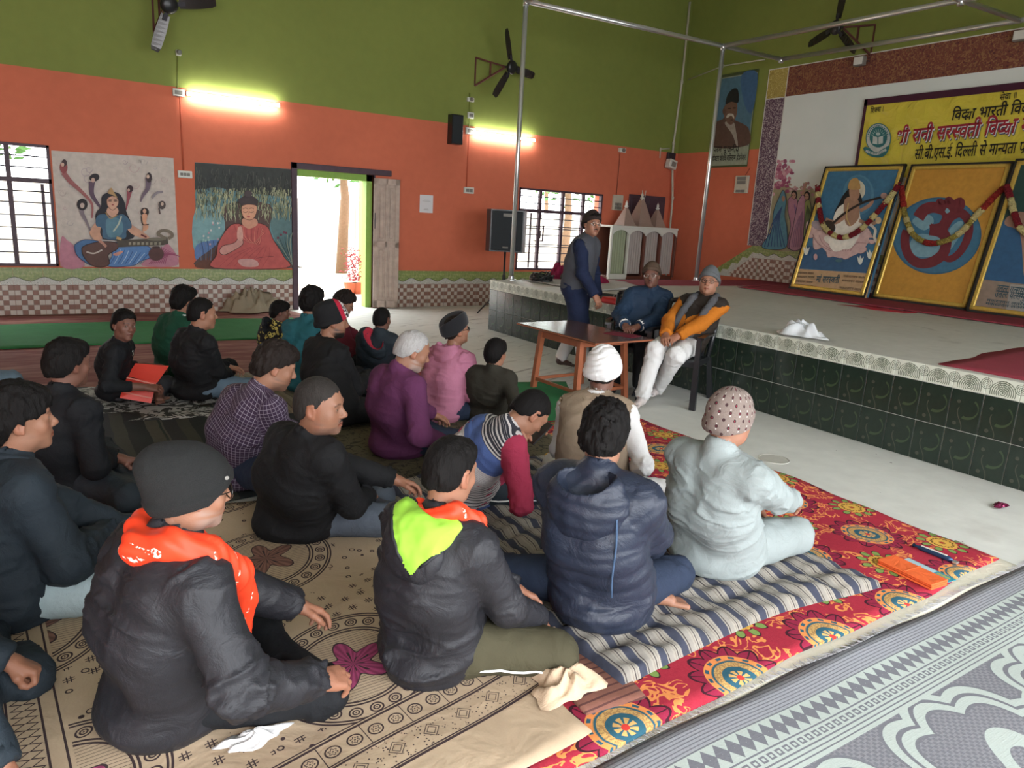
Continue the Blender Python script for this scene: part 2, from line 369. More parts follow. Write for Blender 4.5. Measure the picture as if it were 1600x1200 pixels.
b=MB().box((SX,YB,0),(SX+.012,.9,SH)); b.obj('end_face',DM,stage)
# paint swatch of the mural on the front wall
def muralwhite():
    m=MT('mural_white',.8); n=m.noise(1.2,5); m.col(m.mix(((m.noise(25,3)-.7)*8).cl()*.5,m.mix(n,(.58,.63,.60),(.72,.77,.74)),(.3,.32,.3))); return m.m
def speck(name,a,c,d,s):
    m=MT(name,.75); v=m.noise(s,3,dist=2.); v2=m.voro(s*1.3); m.col(m.mix(((v-.5)*12).cl(),m.mix(v2<.3,a,d),c)); m.bump(v,.006,.5); return m.m
XM=XF-.006
def fpan(y0,y1,z0,z1,mat,name,off=0.):
    return MB().box((XM-off-.006,min(y0,y1),z0),(XM-off,max(y0,y1),z1)).obj(name,mat,wf)
TLm=onX(1200.6,107,XM); TRm=onX(1600,49,XM); z1=4.47; z0=1.345
fpan(.5,9.33,z0,z1,muralwhite(),'mural_field'); 
fpan(8.93,9.33,3.98,z1,speck('gold_speckle',(.42,.33,.09),(.3,.22,.06),(.6,.5,.2),26),'border_corner',.006)
fpan(.5,8.93,3.98,z1,speck('maroon_scroll',(.16,.05,.035),(.25,.13,.06),(.10,.03,.03),16),'top_border',.006)
fpan(8.93,9.33,z0,3.98,speck('purple_speckle',(.10,.05,.085),(.42,.36,.36),(.05,.03,.05),24),'side_border',.006)
for a in ((8.915,8.93,z0,z1),(9.33,9.345,z0,z1),(.5,9.345,z1,z1+.015),(8.93,9.33,3.965,3.98)): fpan(a[0],a[1],a[2],a[3],plain('white_line',(.6,.6,.55)),'border_line',.008)
# ================= THINGS IN THE ROOM =================

def catm(P,n=6,closed=False):
    P=[tuple(map(float,p)) for p in P]; out=[]; m=len(P)
    for i in range(m if closed else m-1):
        p0,p1,p2,p3=(P[(i+k)%m] if closed else P[min(max(i+k,0),m-1)] for k in (-1,0,1,2))
        for j in range(n):
            t=j/n; out.append(tuple(.5*(2*b+(c-a)*t+(2*a-5*b+4*c-d)*t*t+(3*b-a-3*c+d)*t**3) for a,b,c,d in zip(p0,p1,p2,p3)))
    if not closed: out.append(P[-1])
    return out
def dsat(c):
    g=sum(c)/3; return sr(*[q*.84+g*.16 for q in c])
class Art:
    """flat paint layers on a plane; points are given in picture coordinates (px0+x/sc, py0+y/sc)"""
    def __init__(s,P0,N,px,py,sc): s.P0=Vector(P0); s.N=Vector(N).normalized(); s.a=(px,py,sc); s.L=0; s.zz=0.; s.b=MB(); s.st=.0005
    def pt(s,x,y):
        d=ray(s.a[0]+x/s.a[2],s.a[1]+y/s.a[2]); return CO+d*((s.P0-CO).dot(s.N)/d.dot(s.N))+s.N*(.001+s.zz)
    def poly(s,P,c,smooth=True):
        s.zz+=s.st; P=catm(P,4,True) if smooth else P; C=(sum(p[0] for p in P)/len(P),sum(p[1] for p in P)/len(P))
        bm=[s.pt(*p) for p in P]; s.b.add(bm,[tuple(range(len(P)))],0,dsat(c)); return s
    def ell(s,cx,cy,rx,ry,c,rot=0,n=22):
        s.poly([(cx+rx*cos(t)*cos(rot)-ry*sin(t)*sin(rot),cy+rx*cos(t)*sin(rot)+ry*sin(t)*cos(rot)) for t in [TAU*k/n for k in range(n)]],c,False); return s
    def line(s,P,w,c,smooth=True,w2=None):
        P=catm(P,5) if smooth else P; s.zz+=s.st; w2=w if w2 is None else w2; L=[];n=len(P)
        for i,p in enumerate(P):
            a=P[max(i-1,0)]; q=P[min(i+1,n-1)]; dx,dy=q[0]-a[0],q[1]-a[1]; l=math.hypot(dx,dy) or 1; ww=(w+(w2-w)*i/(n-1))/2
            L.append((s.pt(p[0]-dy/l*ww,p[1]+dx/l*ww),s.pt(p[0]+dy/l*ww,p[1]-dx/l*ww)))
        vs=[v for q in L for v in q]; s.b.add(vs,[(2*i,2*i+1,2*i+3,2*i+2) for i in range(n-1)],0,dsat(c)); return s
    def out(s,P,c,fill,w=6): s.poly(P,fill); s.line(list(P)+[P[0]],w,c); return s
    def obj(s,name,parent,mat=None): return s.b.obj(name,mat or M_ART,parent,colors=True)
def artmat(name,ns,lo,hi,stretch=(1,1,1)):
    m=MT(name,.6,0,.3); x,y,z=m.xyz(); n=m.noise(ns,5,vec=m.vec(x*stretch[0],y*stretch[1],z*stretch[2])); m.col(m.shade(m.vcol(),n,lo,hi)); return m.m
M_ART=artmat('brushed_paint',14,.72,1.28)
R=random.Random(3)
# ---- mural of a goddess with a veena ----
Nw=Vector((0,-1,0))
A=Art((0,YW-.006,0),Nw,80,230,6.314); A.L=0
A.poly([(0,32),(1206,108),(1262,1182),(92,1178)],(196,182,172),False)
for i in range(40):
    x,y=R.uniform(90,1150),R.uniform(120,900); r=R.uniform(20,60); A.line([(x+r*(1-t/9)*cos(t),y+r*(1-t/9)*sin(t)) for t in range(8)],5,R.choice([(178,160,152),(168,158,160),(205,192,180),(160,140,150),(186,150,150)]),w2=2)
for P in ([(100,890),(160,920),(230,980),(330,1170),(100,1175)],[(900,1170),(960,1090),(1080,1000),(1160,960),(1250,1160)]): A.poly(P,(190,120,140))
for i in range(9): A.line([(960+i*20,1150),(1060+i*12,1060),(1090+i*22,980+i*12)],7,(160,70,105))
A.line([(120,250),(190,340),(300,440),(400,560),(400,700)],52,(160,90,90),w2=14); A.ell(122,200,38,60,(150,70,72)); A.ell(128,155,26,34,(70,52,54)); A.ell(112,172,16,20,(205,160,140))
A.line([(400,340),(400,460),(460,560),(520,640)],60,(95,72,92),w2=12); A.ell(425,300,50,38,(45,38,44),-.3); A.ell(412,325,18,24,(200,160,145))
A.line([(305,560),(300,640),(350,740),(400,850)],60,(128,112,120),w2=10); A.ell(305,565,52,58,(40,34,38)); A.ell(305,575,22,26,(190,165,155))
A.line([(770,430),(760,500),(735,620)],56,(150,66,78),w2=8); A.ell(775,410,32,34,(60,36,44)); A.ell(762,422,12,16,(200,160,145))
A.line([(955,300),(950,400),(900,480),(880,540)],62,(112,92,108),w2=10); A.ell(962,300,28,50,(62,48,52)); A.ell(952,290,14,20,(205,170,150))
A.ell(920,640,42,44,(50,38,38)); A.ell(918,630,17,22,(215,160,130)); A.poly([(895,665),(945,665),(935,740),(958,780),(940,815),(900,830),(905,760)],(214,150,115)); A.line([(885,680),(900,760),(960,760)],10,(60,42,40))
A.ell(1090,570,36,42,(80,68,66)); A.ell(1092,560,14,18,(200,170,150)); A.line([(1060,600),(1070,660)],14,(90,76,76)); A.line([(990,500),(1040,450),(1100,440)],24,(140,128,136))
A.poly([(590,440),(500,480),(490,580),(440,650),(440,740),(480,900),(800,900),(790,760),(740,640),(720,540),(670,460)],(38,36,46))
A.poly([(440,740),(385,820),(380,860),(440,920),(500,900),(480,840),(490,760)],(205,150,122)); A.poly([(730,740),(800,770),(960,880),(930,905),(800,860),(745,800)],(205,150,122))
A.poly([(450,680),(520,660),(600,690),(700,660),(770,720),(790,790),(740,820),(720,900),(520,900),(500,800),(440,770)],(62,98,128)); A.poly([(540,720),(620,690),(700,740),(690,860),(560,880)],(84,128,148))
A.poly([(545,640),(600,690),(660,640),(640,590),(565,590)],(208,155,130)); A.out([(548,510),(600,480),(655,510),(655,570),(605,620),(552,575)],(90,50,44),(212,158,132),5)
A.ell(577,530,20,5,(60,30,30)); A.ell(632,530,20,5,(60,30,30)); A.ell(605,568,12,6,(150,40,50)); A.line([(560,512),(598,518)],5,(70,40,36)); A.line([(614,518),(652,510)],5,(70,40,36)); A.poly([(555,450),(590,400),(615,440),(650,500),(600,470)],(180,140,90)); A.line([(535,640),(580,700),(650,670)],9,(165,125,70)); A.line([(690,680),(660,760),(610,830)],16,(175,185,170))
A.out([(230,960),(330,910),(480,930),(560,960),(420,1040),(400,1160),(290,1100),(240,1040)],(40,50,90),(70,110,160))
A.out([(560,960),(700,930),(960,980),(975,1080),(880,1120),(800,1165),(560,1170),(600,1060)],(35,55,110),(82,128,190))
for i in range(9): A.line([(640+i*40,1000+i*6),(620+i*38,1080),(580+i*36,1150)],6,(170,195,220) if i%2 else (48,82,140))
A.poly([(610,1050),(700,1020),(690,1045),(640,1070)],(208,140,120))
A.out([(300,990),(350,960),(480,930),(640,940),(650,1000),(560,1060),(570,1150),(480,1180),(380,1150),(310,1060)],(40,24,22),(98,66,60),7); A.line([(345,1030),(420,1045),(500,1010)],14,(190,175,165)); A.line([(470,920),(500,940),(540,980)],26,(190,130,110))
A.poly([(640,915),(1140,895),(1150,950),(1100,965),(660,985)],(82,72,62),False)
for i in range(8): A.poly([(760+i*42,935),(785+i*42,933),(785+i*42,960),(760+i*42,962)],(150,140,120),False)
A.ell(1030,905,90,16,(118,110,92)); A.line([(1130,900),(1090,880),(1050,850),(1090,820),(1160,830),(1190,870),(1150,900)],30,(122,108,92)); A.ell(1030,1050,75,66,(92,58,56)); A.ell(1030,985,40,10,(70,45,44)); A.line([(880,860),(935,885)],16,(110,40,44)); A.line([(640,890),(690,905)],26,(190,150,90))
o=A.obj('goddess_mural',wl)
# ---- mural of a seated monk under a tree ----
A=Art((0,YW-.006,0),Nw,290,240,6.316)
A.poly([(90,85),(1070,155),(1095,1130),(108,1125)],(96,140,150),False)
A.poly([(95,560),(380,560),(380,1000),(100,1000)],(120,165,170)); A.poly([(110,900),(330,860),(260,1060),(110,1060)],(90,125,185)); A.poly([(830,560),(1075,560),(1080,1110),(900,900)],(90,125,128))
A.poly([(395,500),(830,500),(830,760),(960,1010),(1085,1100),(1085,1126),(110,1126),(300,900),(390,740)],(98,74,70)); A.poly([(110,1080),(260,1000),(320,900),(300,1120),(112,1124)],(110,66,52))
A.poly([(90,88),(560,118),(1072,157),(1078,420),(900,420),(560,380),(300,330),(92,360)],(62,66,64),False)
for i in range(800):
    x=R.uniform(100,1050); t=R.random(); y=120+x*.07+t*R.uniform(150,430) if R.random()<.4 else R.uniform(300,600); yy=min(y,640); k=min(1,max(0,(yy-240)/300)); c=R.choice([(60,62,62),(72,76,70),(90,92,84),(50,52,52)]) if k<.3 else R.choice([(170,172,132),(140,146,108),(96,104,84),(188,190,150),(70,78,66)])
    A.st=.00002; A.line([(x,yy),(x+R.uniform(-14,14),yy+40),(x+R.uniform(-20,20),yy+R.uniform(50,95))],R.uniform(6,13),c,False,2)
A.st=.0005
for i in range(8): A.line([(150+i*24,1050),(140+i*28,940),(120+i*30,860)],5,(50,70,100) if i%2 else (110,130,160))
for i in range(14): A.ell(R.uniform(150,340),R.uniform(680,900),9,11,R.choice([(190,150,165),(205,205,200),(150,190,180)]))
for i in range(8): A.line([(1050,1100),(940+i*12,950-i*10),(870+i*26,860-i*12)],6,R.choice([(60,80,84),(150,160,140),(84,110,120)]))
for x,y in ((905,830),(965,775),(935,800),(985,780)): A.ell(x,y,12,12,(120,60,80))
A.out([(520,690),(450,700),(390,760),(320,880),(300,1000),(280,1126),(980,1126),(960,1010),(860,850),(800,720),(690,685),(620,720)],(90,46,44),(196,84,80),6)
for i in range(9): A.line([(470+i*30,700+i*4),(520+i*22,800+i*10),(640+i*12,880),(780-i*6,780-i*8)],4,(230,130,110) if i%2 else (150,58,62))
for i in range(7): A.line([(330+i*70,1110),(460+i*60,1000),(640+i*30,920)],4,(165,62,68))
A.out([(325,960),(360,910),(470,880),(520,830),(560,860),(540,910),(400,990),(345,990)],(90,50,50),(205,140,130)); A.poly([(500,800),(510,730),(545,720),(560,800),(550,860),(510,850)],(214,155,140)); A.poly([(510,1050),(620,1035),(700,1060),(700,1110),(560,1110)],(205,150,145)); A.line([(690,1030),(800,1015),(860,1010)],4,(120,50,55))
A.poly([(560,640),(680,640),(700,700),(620,740),(555,700)],(210,145,118))
A.ell(608,470,78,62,(66,54,58)); A.ell(610,396,40,32,(84,70,74)); A.poly([(525,440),(690,440),(692,520),(640,500),(540,510)],(72,60,62)); A.out([(545,520),(600,500),(690,515),(688,590),(660,640),(620,655),(570,635),(545,580)],(100,56,50),(222,156,122),5)
for x in (582,642): A.line([(x-24,572),(x,580),(x+22,570)],6,(90,50,46)); A.line([(x-26,545),(x,535),(x+24,545)],5,(110,66,56))
A.line([(618,560),(614,600)],4,(170,100,80)); A.ell(612,622,17,7,(190,80,80))
A.obj('monk_mural',wl)
# ---- portrait of a man in a black cap on the front wall ----
p=thing('portrait_painting','painted portrait of a moustached person in black cap and brown coat','painting',(XF,10.04,2.8))
def wfm(b,name,mat,par): 
    o=b.obj(name,mat,None); o.parent=par; o.matrix_parent_inverse=Matrix.Translation(-Vector(par.location)); return o
def fitp(o,par): o.parent=par; o.matrix_parent_inverse=Matrix.Translation(-Vector(par.location)) ; return o
wfm(MB().box((XF-.03,9.59,2.8),(XF,10.5,4.53),bev=.004),'frame',plain('dark_olive_frame',(.06,.08,.03)),p)
A=Art((XF-.031,0,0),(-1,0,0),1080,90,6.667)
A.poly([(300,215),(693,150),(580,1115),(190,1130)],(140,150,128),False); A.poly([(305,225),(688,160),(594,915),(222,935)],(72,112,134),False)
A.poly([(520,190),(690,160),(640,560),(560,500)],(60,98,140)); 
A.poly([(240,700),(330,640),(360,600),(450,650),(540,690),(604,750),(590,912),(224,932)],(92,68,58)); A.poly([(350,680),(440,670),(470,780),(488,910),(470,912),(430,800)],(150,142,130)); A.poly([(372,480),(470,450),(480,560),(455,650),(420,700),(370,670),(335,560)],(112,82,66))
A.ell(345,560,16,34,(100,72,60)); A.poly([(360,485),(380,390),(430,330),(480,325),(496,380),(490,470),(420,460)],(34,38,38)); A.poly([(366,622),(390,585),(440,590),(450,640),(420,605),(385,625)],(185,175,160)); A.ell(400,530,20,6,(50,36,32)); A.ell(452,525,18,6,(50,36,32)); A.ell(425,650,16,7,(80,44,40))
fitp(A.obj('painted_portrait',None),p)
# ---- Hindi lettering: glyphs of the built-in font joined into words, half letters trimmed ----
GC={}
def glyph(s,off=0.):
    k=(s,off)
    if k in GC: return GC[k]
    c=bpy.data.curves.new('t','FONT'); c.body=s; c.resolution_u=3; c.offset=off; o=bpy.data.objects.new('t',c); COL.objects.link(o)
    me=bpy.data.meshes.new_from_object(o.evaluated_get(bpy.context.evaluated_depsgraph_get())); bpy.data.objects.remove(o)
    V=[tuple(v.co) for v in me.vertices]; F=[tuple(p.vertices) for p in me.polygons]; bpy.data.meshes.remove(me); GC[k]=(V,F); return GC[k]
def clipx(V,F,xm):
    out=[];fo=[]
    for f in F:
        P=[V[i] for i in f]; q=[]
        for a,c in zip(P,P[1:]+P[:1]):
            if a[0]<=xm: q.append(a)
            if (a[0]-xm)*(c[0]-xm)<0: t=(xm-a[0])/(c[0]-a[0]); q.append((xm,a[1]+(c[1]-a[1])*t,0))
        if len(q)>2: fo.append(tuple(range(len(out),len(out)+len(q)))); out+=q
    return out,fo
def word(toks,off=0.):
    """tokens: plain text, 'h:x' half form (its stem cut away), 's:x' subscript tucked under the previous letter, '_' space"""
    V=[];F=[];x=0.
    def put(v,f,dx,dy=0,sc=1):
        b=len(V); V.extend((p[0]*sc+dx,p[1]*sc+dy,0) for p in v); F.extend(tuple(b+i for i in q) for q in f)
    for t in toks:
        if t=='_': x+=.3; continue
        if t.startswith('s:'):
            v,f=glyph(t[2:],off); put(v,f,x-.14,-.05,.80); x+=max(p[0] for p in v)*.80-.15; continue
        if t=='r:': V0=[(x-.33,-.0,0),(x-.28,-.05,0),(x-.12,.12,0),(x-.12,.2,0)]; b=len(V); V.extend(V0); F.append((b,b+1,b+2,b+3)); continue
        h=t.startswith('h:'); v,f=glyph(t[2:] if h else t,off)
        if not v: continue
        mx=max(p[0] for p in v)
        if h: 
            cut=mx-(.13 if 'श' in t else .19); v,f=clipx(v,f,cut); mx=cut
        put(v,f,x); x+=mx-.015
    return V,F,x
def letter(name,toks,P0,ex,ey,h,mat,parent,nrm,off=.012,width=None,shear=0.,th=.002,lift=.0):
    V,F,W=word(toks,off); sx=h if width is None else width/W; ex=Vector(ex).normalized(); ey=Vector(ey).normalized(); nrm=Vector(nrm).normalized(); P0=Vector(P0)
    b=MB(); b.add([P0+ex*((v[0]+v[1]*shear)*sx)+ey*(v[1]*h)+nrm*(.002+lift) for v in V],F); o=b.obj(name,mat,None)
    if parent is not None: o.parent=parent; o.matrix_parent_inverse=Matrix.Translation(-Vector(parent.location)) if parent.type=='EMPTY' else Matrix()
    return o
K_=plain('black_print',(.015,.013,.012),.6); RD=plain('red_print',(.30,.02,.035),.5); WH=plain('white_print',(.62,.64,.6),.5); BLU=plain('navy_print',(.03,.05,.12),.6)
def l2(name,toks,plane,a,bp,h,mat,parent,**k):
    """lettering whose baseline runs between two picture points on a plane"""
    A_=plane(*a); B_=plane(*bp); e=(B_-A_); k.setdefault('nrm',(-1,0,0)); n=Vector(k.pop('nrm')); up=n.cross(e).normalized()
    if up.z<0: up=-up
    return letter(name,toks,A_,e,up,h,mat,parent,n,width=e.length,**k)
pw=lambda x,y:onX(x,y,XF-.034)
l2('lettering',['परम','_','पू','जनीय'],pw,(1114,238),(1154,238),.17,K_,p); l2('lettering',['डॉ','h:क','टर','_','केशव','_','ब','िल','राम','_','हेडगेवार'],pw,(1112,252),(1165,250),.15,K_,p)
# ---- yellow banner ----
XB=XF-.06
bn=thing('banner','yellow vinyl banner with maroon border and Hindi lettering across the white mural wall','banner',(XB,6.,2.6))
yt,yb=7.33,1.6; zt,zb=3.76,2.55
b=MB(); n=40
for i in range(n+1):
    y=yt+(yb-yt)*i/n
    for j in range(9): z=zb+(zt-zb)*j/8; b.v.append((XB-.012*abs(sin(i*.9+j*.7))-.006*sin(i*2.1),y,z)); b.c.append((1,1,1))
for i in range(n):
    for j in range(8): q=i*9+j; b.f.append((q,q+9,q+10,q+1)); b.mi.append(0)
m=MT('yellow_vinyl',.28,0,.5); q=m.noise(2.2,4,dist=1.5); m.col(m.mix(q,(.52,.43,.04),(.66,.56,.07))); m.bump(q,.05,.8); 
wfm(b,'sheet',m.m,bn); 
b=MB(); b.box((XB-.022,yb,zt-.09),(XB-.018,yt,zt+.01)); b.box((XB-.022,yt-.05,zb),(XB-.018,yt+.0,zt)); wfm(b,'border',plain('maroon_print',(.055,.012,.03),.4),bn)
pb=lambda x,y:onX(x,y,XB-.024)
l2('lettering',['िश','h:क','षा','_','।'],pb,(1360,177),(1380,174),.12,K_,bn,shear=-.0)
l2('lettering',['सेवा','_','॥'],pb,(1562,157),(1588,153),.12,K_,bn)
l2('lettering',['िव','द','s:य','ा','_','भा','रती','_','िव','द'],pb,(1486,188),(1606,176),.21,K_,bn,off=.016,shear=.1)
T=['श','r:','ी','_','रानी','_','सर','h:स','वती','_','िव','द','s:य','ा','_','मं','द']
def red(mat,dx,dy,li): return l2('lettering',T,pb,(1398+dx,224+dy),(1624+dx,204+dy),.29,mat,bn,off=.020,shear=.15,lift=li)
red(BLU,1.6,3.2,0.);red(WH,.9,1.8,.001);red(RD,0,0,.002)
l2('lettering',['सी.बी.एस.ई.','_','िद','h:ल','ली','_','से','_','मा','h:न','यता','_','प','r:','ा','h:प'],pb,(1428,249),(1612,238),.23,K_,bn,off=.012,shear=.08)
A=Art((XB-.026,0,0),(-1,0,0),1330,130,5.926); TE=(40,110,112)
A.ell(252,510,118,140,TE); A.ell(252,510,110,132,(178,186,180)); A.ell(252,500,82,96,TE)
for i in range(9): t=PI*(.1+.8*i/8); A.line([(252-50*cos(t),500-50*sin(t)),(252-72*cos(t),500-78*sin(t))],6,(150,180,175),False)
A.ell(252,470,20,16,(170,190,184)); A.poly([(205,490),(245,500),(245,566),(200,560)],(180,192,186),False); A.poly([(255,500),(298,488),(296,556),(255,566)],(180,192,186),False)
for i in range(16): t=PI*(1.05+.9*i/15); x,y=252+96*cos(t),510+112*sin(t); A.line([(x-6*cos(t),y-9*sin(t)),(x+7*cos(t),y+9*sin(t))],5+3*(i%3),TE,False)
A.poly([(118,610),(150,590),(240,640),(350,580),(355,610),(320,670),(250,690),(170,670)],TE); A.line([(140,628),(240,655),(330,615)],22,(178,186,180))
for i in range(12): x=150+i*15; A.line([(x,625+14*sin((x-140)/60)),(x+3,648+10*sin((x-140)/60))],5,TE,False)
fitp(A.obj('emblem',None),bn)
# ---- leaning framed pictures ----
M_GOLD=plain('gilded_frame',(.62,.42,.09),.35,.55,.5,.25,30)
def picture(px_bl,px_br,Xb,Xt,H_,label,yl=None,yr=None):
    BL=onZ(*px_bl,SH); yl=BL.y if yl is None else yl; yr=onZ(*px_br,SH).y if yr is None else yr
    up=Vector((Xt-Xb,0,H_)); L=up.length; up.normalize(); ex=Vector((0,-1,0)); nrm=up.cross(ex)*-1
    if nrm.x>0: nrm=-nrm
    t=thing('framed_picture',label,'picture',(Xb,(yl+yr)/2,SH)); W=yl-yr
    M=frame((0,W/2,0.012),ex,up,-nrm if False else ex.cross(up))
    b=MB(); b.box((0,0,-.02),(W,L,-.012),M=M); b.obj('back_panel',plain('black_frame_edge',(.02,.018,.015)),t)
    for a in ((0,0,.035,L),(W-.035,0,W,L),(0,0,W,.035),(0,L-.035,W,L)):
        MB().box((a[0],a[1],-.02),(a[2],a[3],.018),M=M).obj('outer_moulding',plain('black_frame_edge',(.02,.018,.015)),t)
    for a in ((.028,.028,.085,L-.028),(W-.085,.028,W-.028,L-.028),(.028,.028,W-.028,.085),(.028,L-.085,W-.028,L-.028)):
        MB().box((a[0],a[1],-.01),(a[2],a[3],.03),M=M,bev=.012).obj('gilt_moulding',M_GOLD,t)
    g=Vector((Xt+.05,0,H_*.92)); 
    for s in (-.3,.3): MB().tube([Vector((Xt-Xb,0,H_))*.9+Vector((.02,s*W,0)),Vector((XF-Xb-.02,s*W,.01))],.015,6).obj('support_strut',M_WOOD,t)
    P0=Vector((Xb,0,SH+.012)); return t,P0,nrm,M,W,L
def pfin(A,t): return fitp(A.obj('painting',None),t)
t1,P0,N,M,W,L=picture((1233,452),(1353,468),10.2,10.7,1.95,'gold-framed painting of a seated goddess playing a veena on a pink lotus',7.43,6.11)
A=Art(P0+N*.006,N,1120,240,3.3333)
A.poly([(400,700),(580,85),(980,75),(790,750)],(50,104,138),False); A.poly([(395,715),(425,600),(812,625),(780,755)],(176,140,98),False); A.poly([(440,560),(470,480),(850,520),(815,622),(428,598)],(44,84,122),False)
A.ell(738,215,82,105,(70,122,150)); A.ell(740,205,66,84,(58,108,140)); A.ell(736,190,38,50,(196,190,165))
lot=(190,156,150)
for i,(x,y,dx,dy) in enumerate(((500,400,-20,40),(540,450,-30,50),(600,490,-20,50),(660,500,0,50),(720,480,20,40),(760,440,40,30),(790,430,30,10))): A.out([(640,440),(x-20,y-50),(x+dx,y+dy),(x+60,y+10)],(130,96,96),lot,3)
A.poly([(480,370),(560,500),(640,545),(740,520),(795,450),(760,390),(700,440),(560,420)],lot)
for i in range(9): A.line([(500+i*35,420+6*i),(530+i*25,470),(600+i*12,510)],3,(150,110,110))
A.poly([(660,220),(640,260),(615,310),(640,320),(680,250),(720,240),(760,260),(745,200),(700,180)],(26,24,26))
A.poly([(640,280),(700,250),(740,260),(750,330),(760,380),(740,440),(690,500),(600,480),(560,440),(620,400),(610,340)],(206,200,186)); A.poly([(590,440),(680,420),(720,460),(640,510),(600,500)],(216,210,196))
A.poly([(670,240),(735,235),(745,330),(700,380),(670,350)],(150,112,88)); A.poly([(695,180),(735,178),(748,215),(730,245),(700,240)],(160,118,92)); A.poly([(688,185),(700,140),(735,130),(752,175),(740,190)],(172,132,72))
A.line([(670,330),(620,360),(570,345)],22,(156,116,92)); A.line([(750,300),(800,270),(815,245)],18,(156,116,92)); A.line([(745,350),(800,370),(850,350)],18,(156,116,92)); A.ell(845,350,16,18,(190,160,120))
A.line([(590,385),(660,320),(760,260),(860,230)],12,(40,30,26)); A.ell(585,385,34,36,(58,44,38)); A.ell(875,222,18,16,(150,120,110)); A.line([(690,260),(680,330),(700,380)],5,(190,160,90))
A.line([(800,370),(830,400),(825,440),(850,480)],14,(196,186,170)); A.ell(530,375,34,22,(150,134,140),.4)
for x,y in ((470,505),(800,525),(752,555)): A.poly([(x-16,y-18),(x-6,y-6),(x,y-22),(x+8,y-6),(x+18,y-16),(x+6,y+22),(x-8,y+20)],(196,200,186))
A.ell(519,540,10,16,(180,140,140)); A.ell(640,560,20,8,(60,100,110)); pfin(A,t1)
pp=lambda P0,N:(lambda x,y:(lambda d:CO+d*((P0-CO).dot(N)/d.dot(N))+N*.012)(ray(x,y)))
f=pp(P0,N); l2('lettering',['मां','_','सर','h:स','वती'],f,(1275,441),(1311,443),.15,plain('teal_print',(.03,.07,.09)),t1,nrm=N,off=.02)
for (a,b_) in (((1247,428),(1272,429)),((1246,434),(1273,435)),((1244,441),(1270,443)),((1243,447),(1270,449)),((1318,433),(1357,436)),((1316,440),(1350,443)),((1312,451),(1350,455))):
    l2('lettering',['मकरतवन','_','लतरम'],f,a,b_,.05,plain('brown_print',(.09,.06,.035)),t1,nrm=N)
t2,P0,N,M,W,L=picture((1358,467),(1505,487),10.33,10.8,1.95,'gold-framed ochre painting of a red Om sign on a blue disc',6.09,4.73)
A=Art(P0+N*.006,N,1120,240,3.3333); A.poly([(800,755),(1000,80),(1530,45),(1290,815)],(188,132,40),False)
A.ell(1147,428,232,200,(44,92,120),-.15,40); A.ell(1150,428,224,192,(52,104,134),-.15,40)
LB=(104,146,160); RDD=(108,36,44)
A.poly([(1040,330),(1110,320),(1130,360),(1080,400),(1020,360)],LB); A.poly([(1005,470),(1050,420),(1160,440),(1160,520),(1080,540),(1010,520)],LB); A.poly([(1210,400),(1270,350),(1285,390),(1240,470),(1210,500)],LB)
A.line([(1050,335),(1080,295),(1130,280),(1190,300),(1200,340),(1170,385),(1110,395)],62,RDD,w2=50); A.line([(1110,395),(1170,410),(1195,450),(1180,520),(1120,565),(1050,570),(1000,530),(980,460),(990,400)],62,RDD,w2=44)
A.line([(1170,400),(1215,330),(1270,310),(1310,350),(1310,430),(1270,510),(1215,550),(1170,530)],58,RDD,w2=30); A.line([(1160,290),(1160,250),(1190,265),(1210,240),(1230,262),(1270,245),(1275,275),(1245,300),(1290,320),(1310,330)],34,RDD); A.ell(1215,290,40,26,RDD)
A.poly([(1190,300),(1200,285),(1215,300),(1200,312)],LB); pfin(A,t2)
t3,P0,N,M,W,L=picture((1510,488),(1660,505),10.19,10.71,1.97,'gold-framed painting with a blue robe, cut by the right edge',4.68,3.3)
A=Art(P0+N*.006,N,1120,240,3.3333); A.poly([(1310,830),(1560,60),(1900,40),(1800,880)],(36,66,60),False); A.poly([(1395,655),(1480,360),(1560,380),(1700,330),(1800,700)],(40,84,124)); A.poly([(1500,370),(1530,320),(1620,330),(1600,640),(1580,420)],(150,112,92)); A.poly([(1325,815),(1385,655),(1850,710),(1800,880)],(134,116,100),False); A.poly([(1505,820),(1530,680),(1850,705),(1800,880)],(146,142,134),False); pfin(A,t3); f=pp(P0,N)
for (a,b_,h) in (((1556,455),(1604,461),.13),((1554,464),(1606,470),.13),((1542,471),(1604,479),.05),((1540,476),(1604,484),.05)): l2('lettering',['उत','h:त','र','_','य','h:त','स','मुद'] if h>.1 else ['मकरतवन','_','लतरम'],f,a,b_,h,plain('teal_print',(.03,.07,.09)),t3,nrm=N)
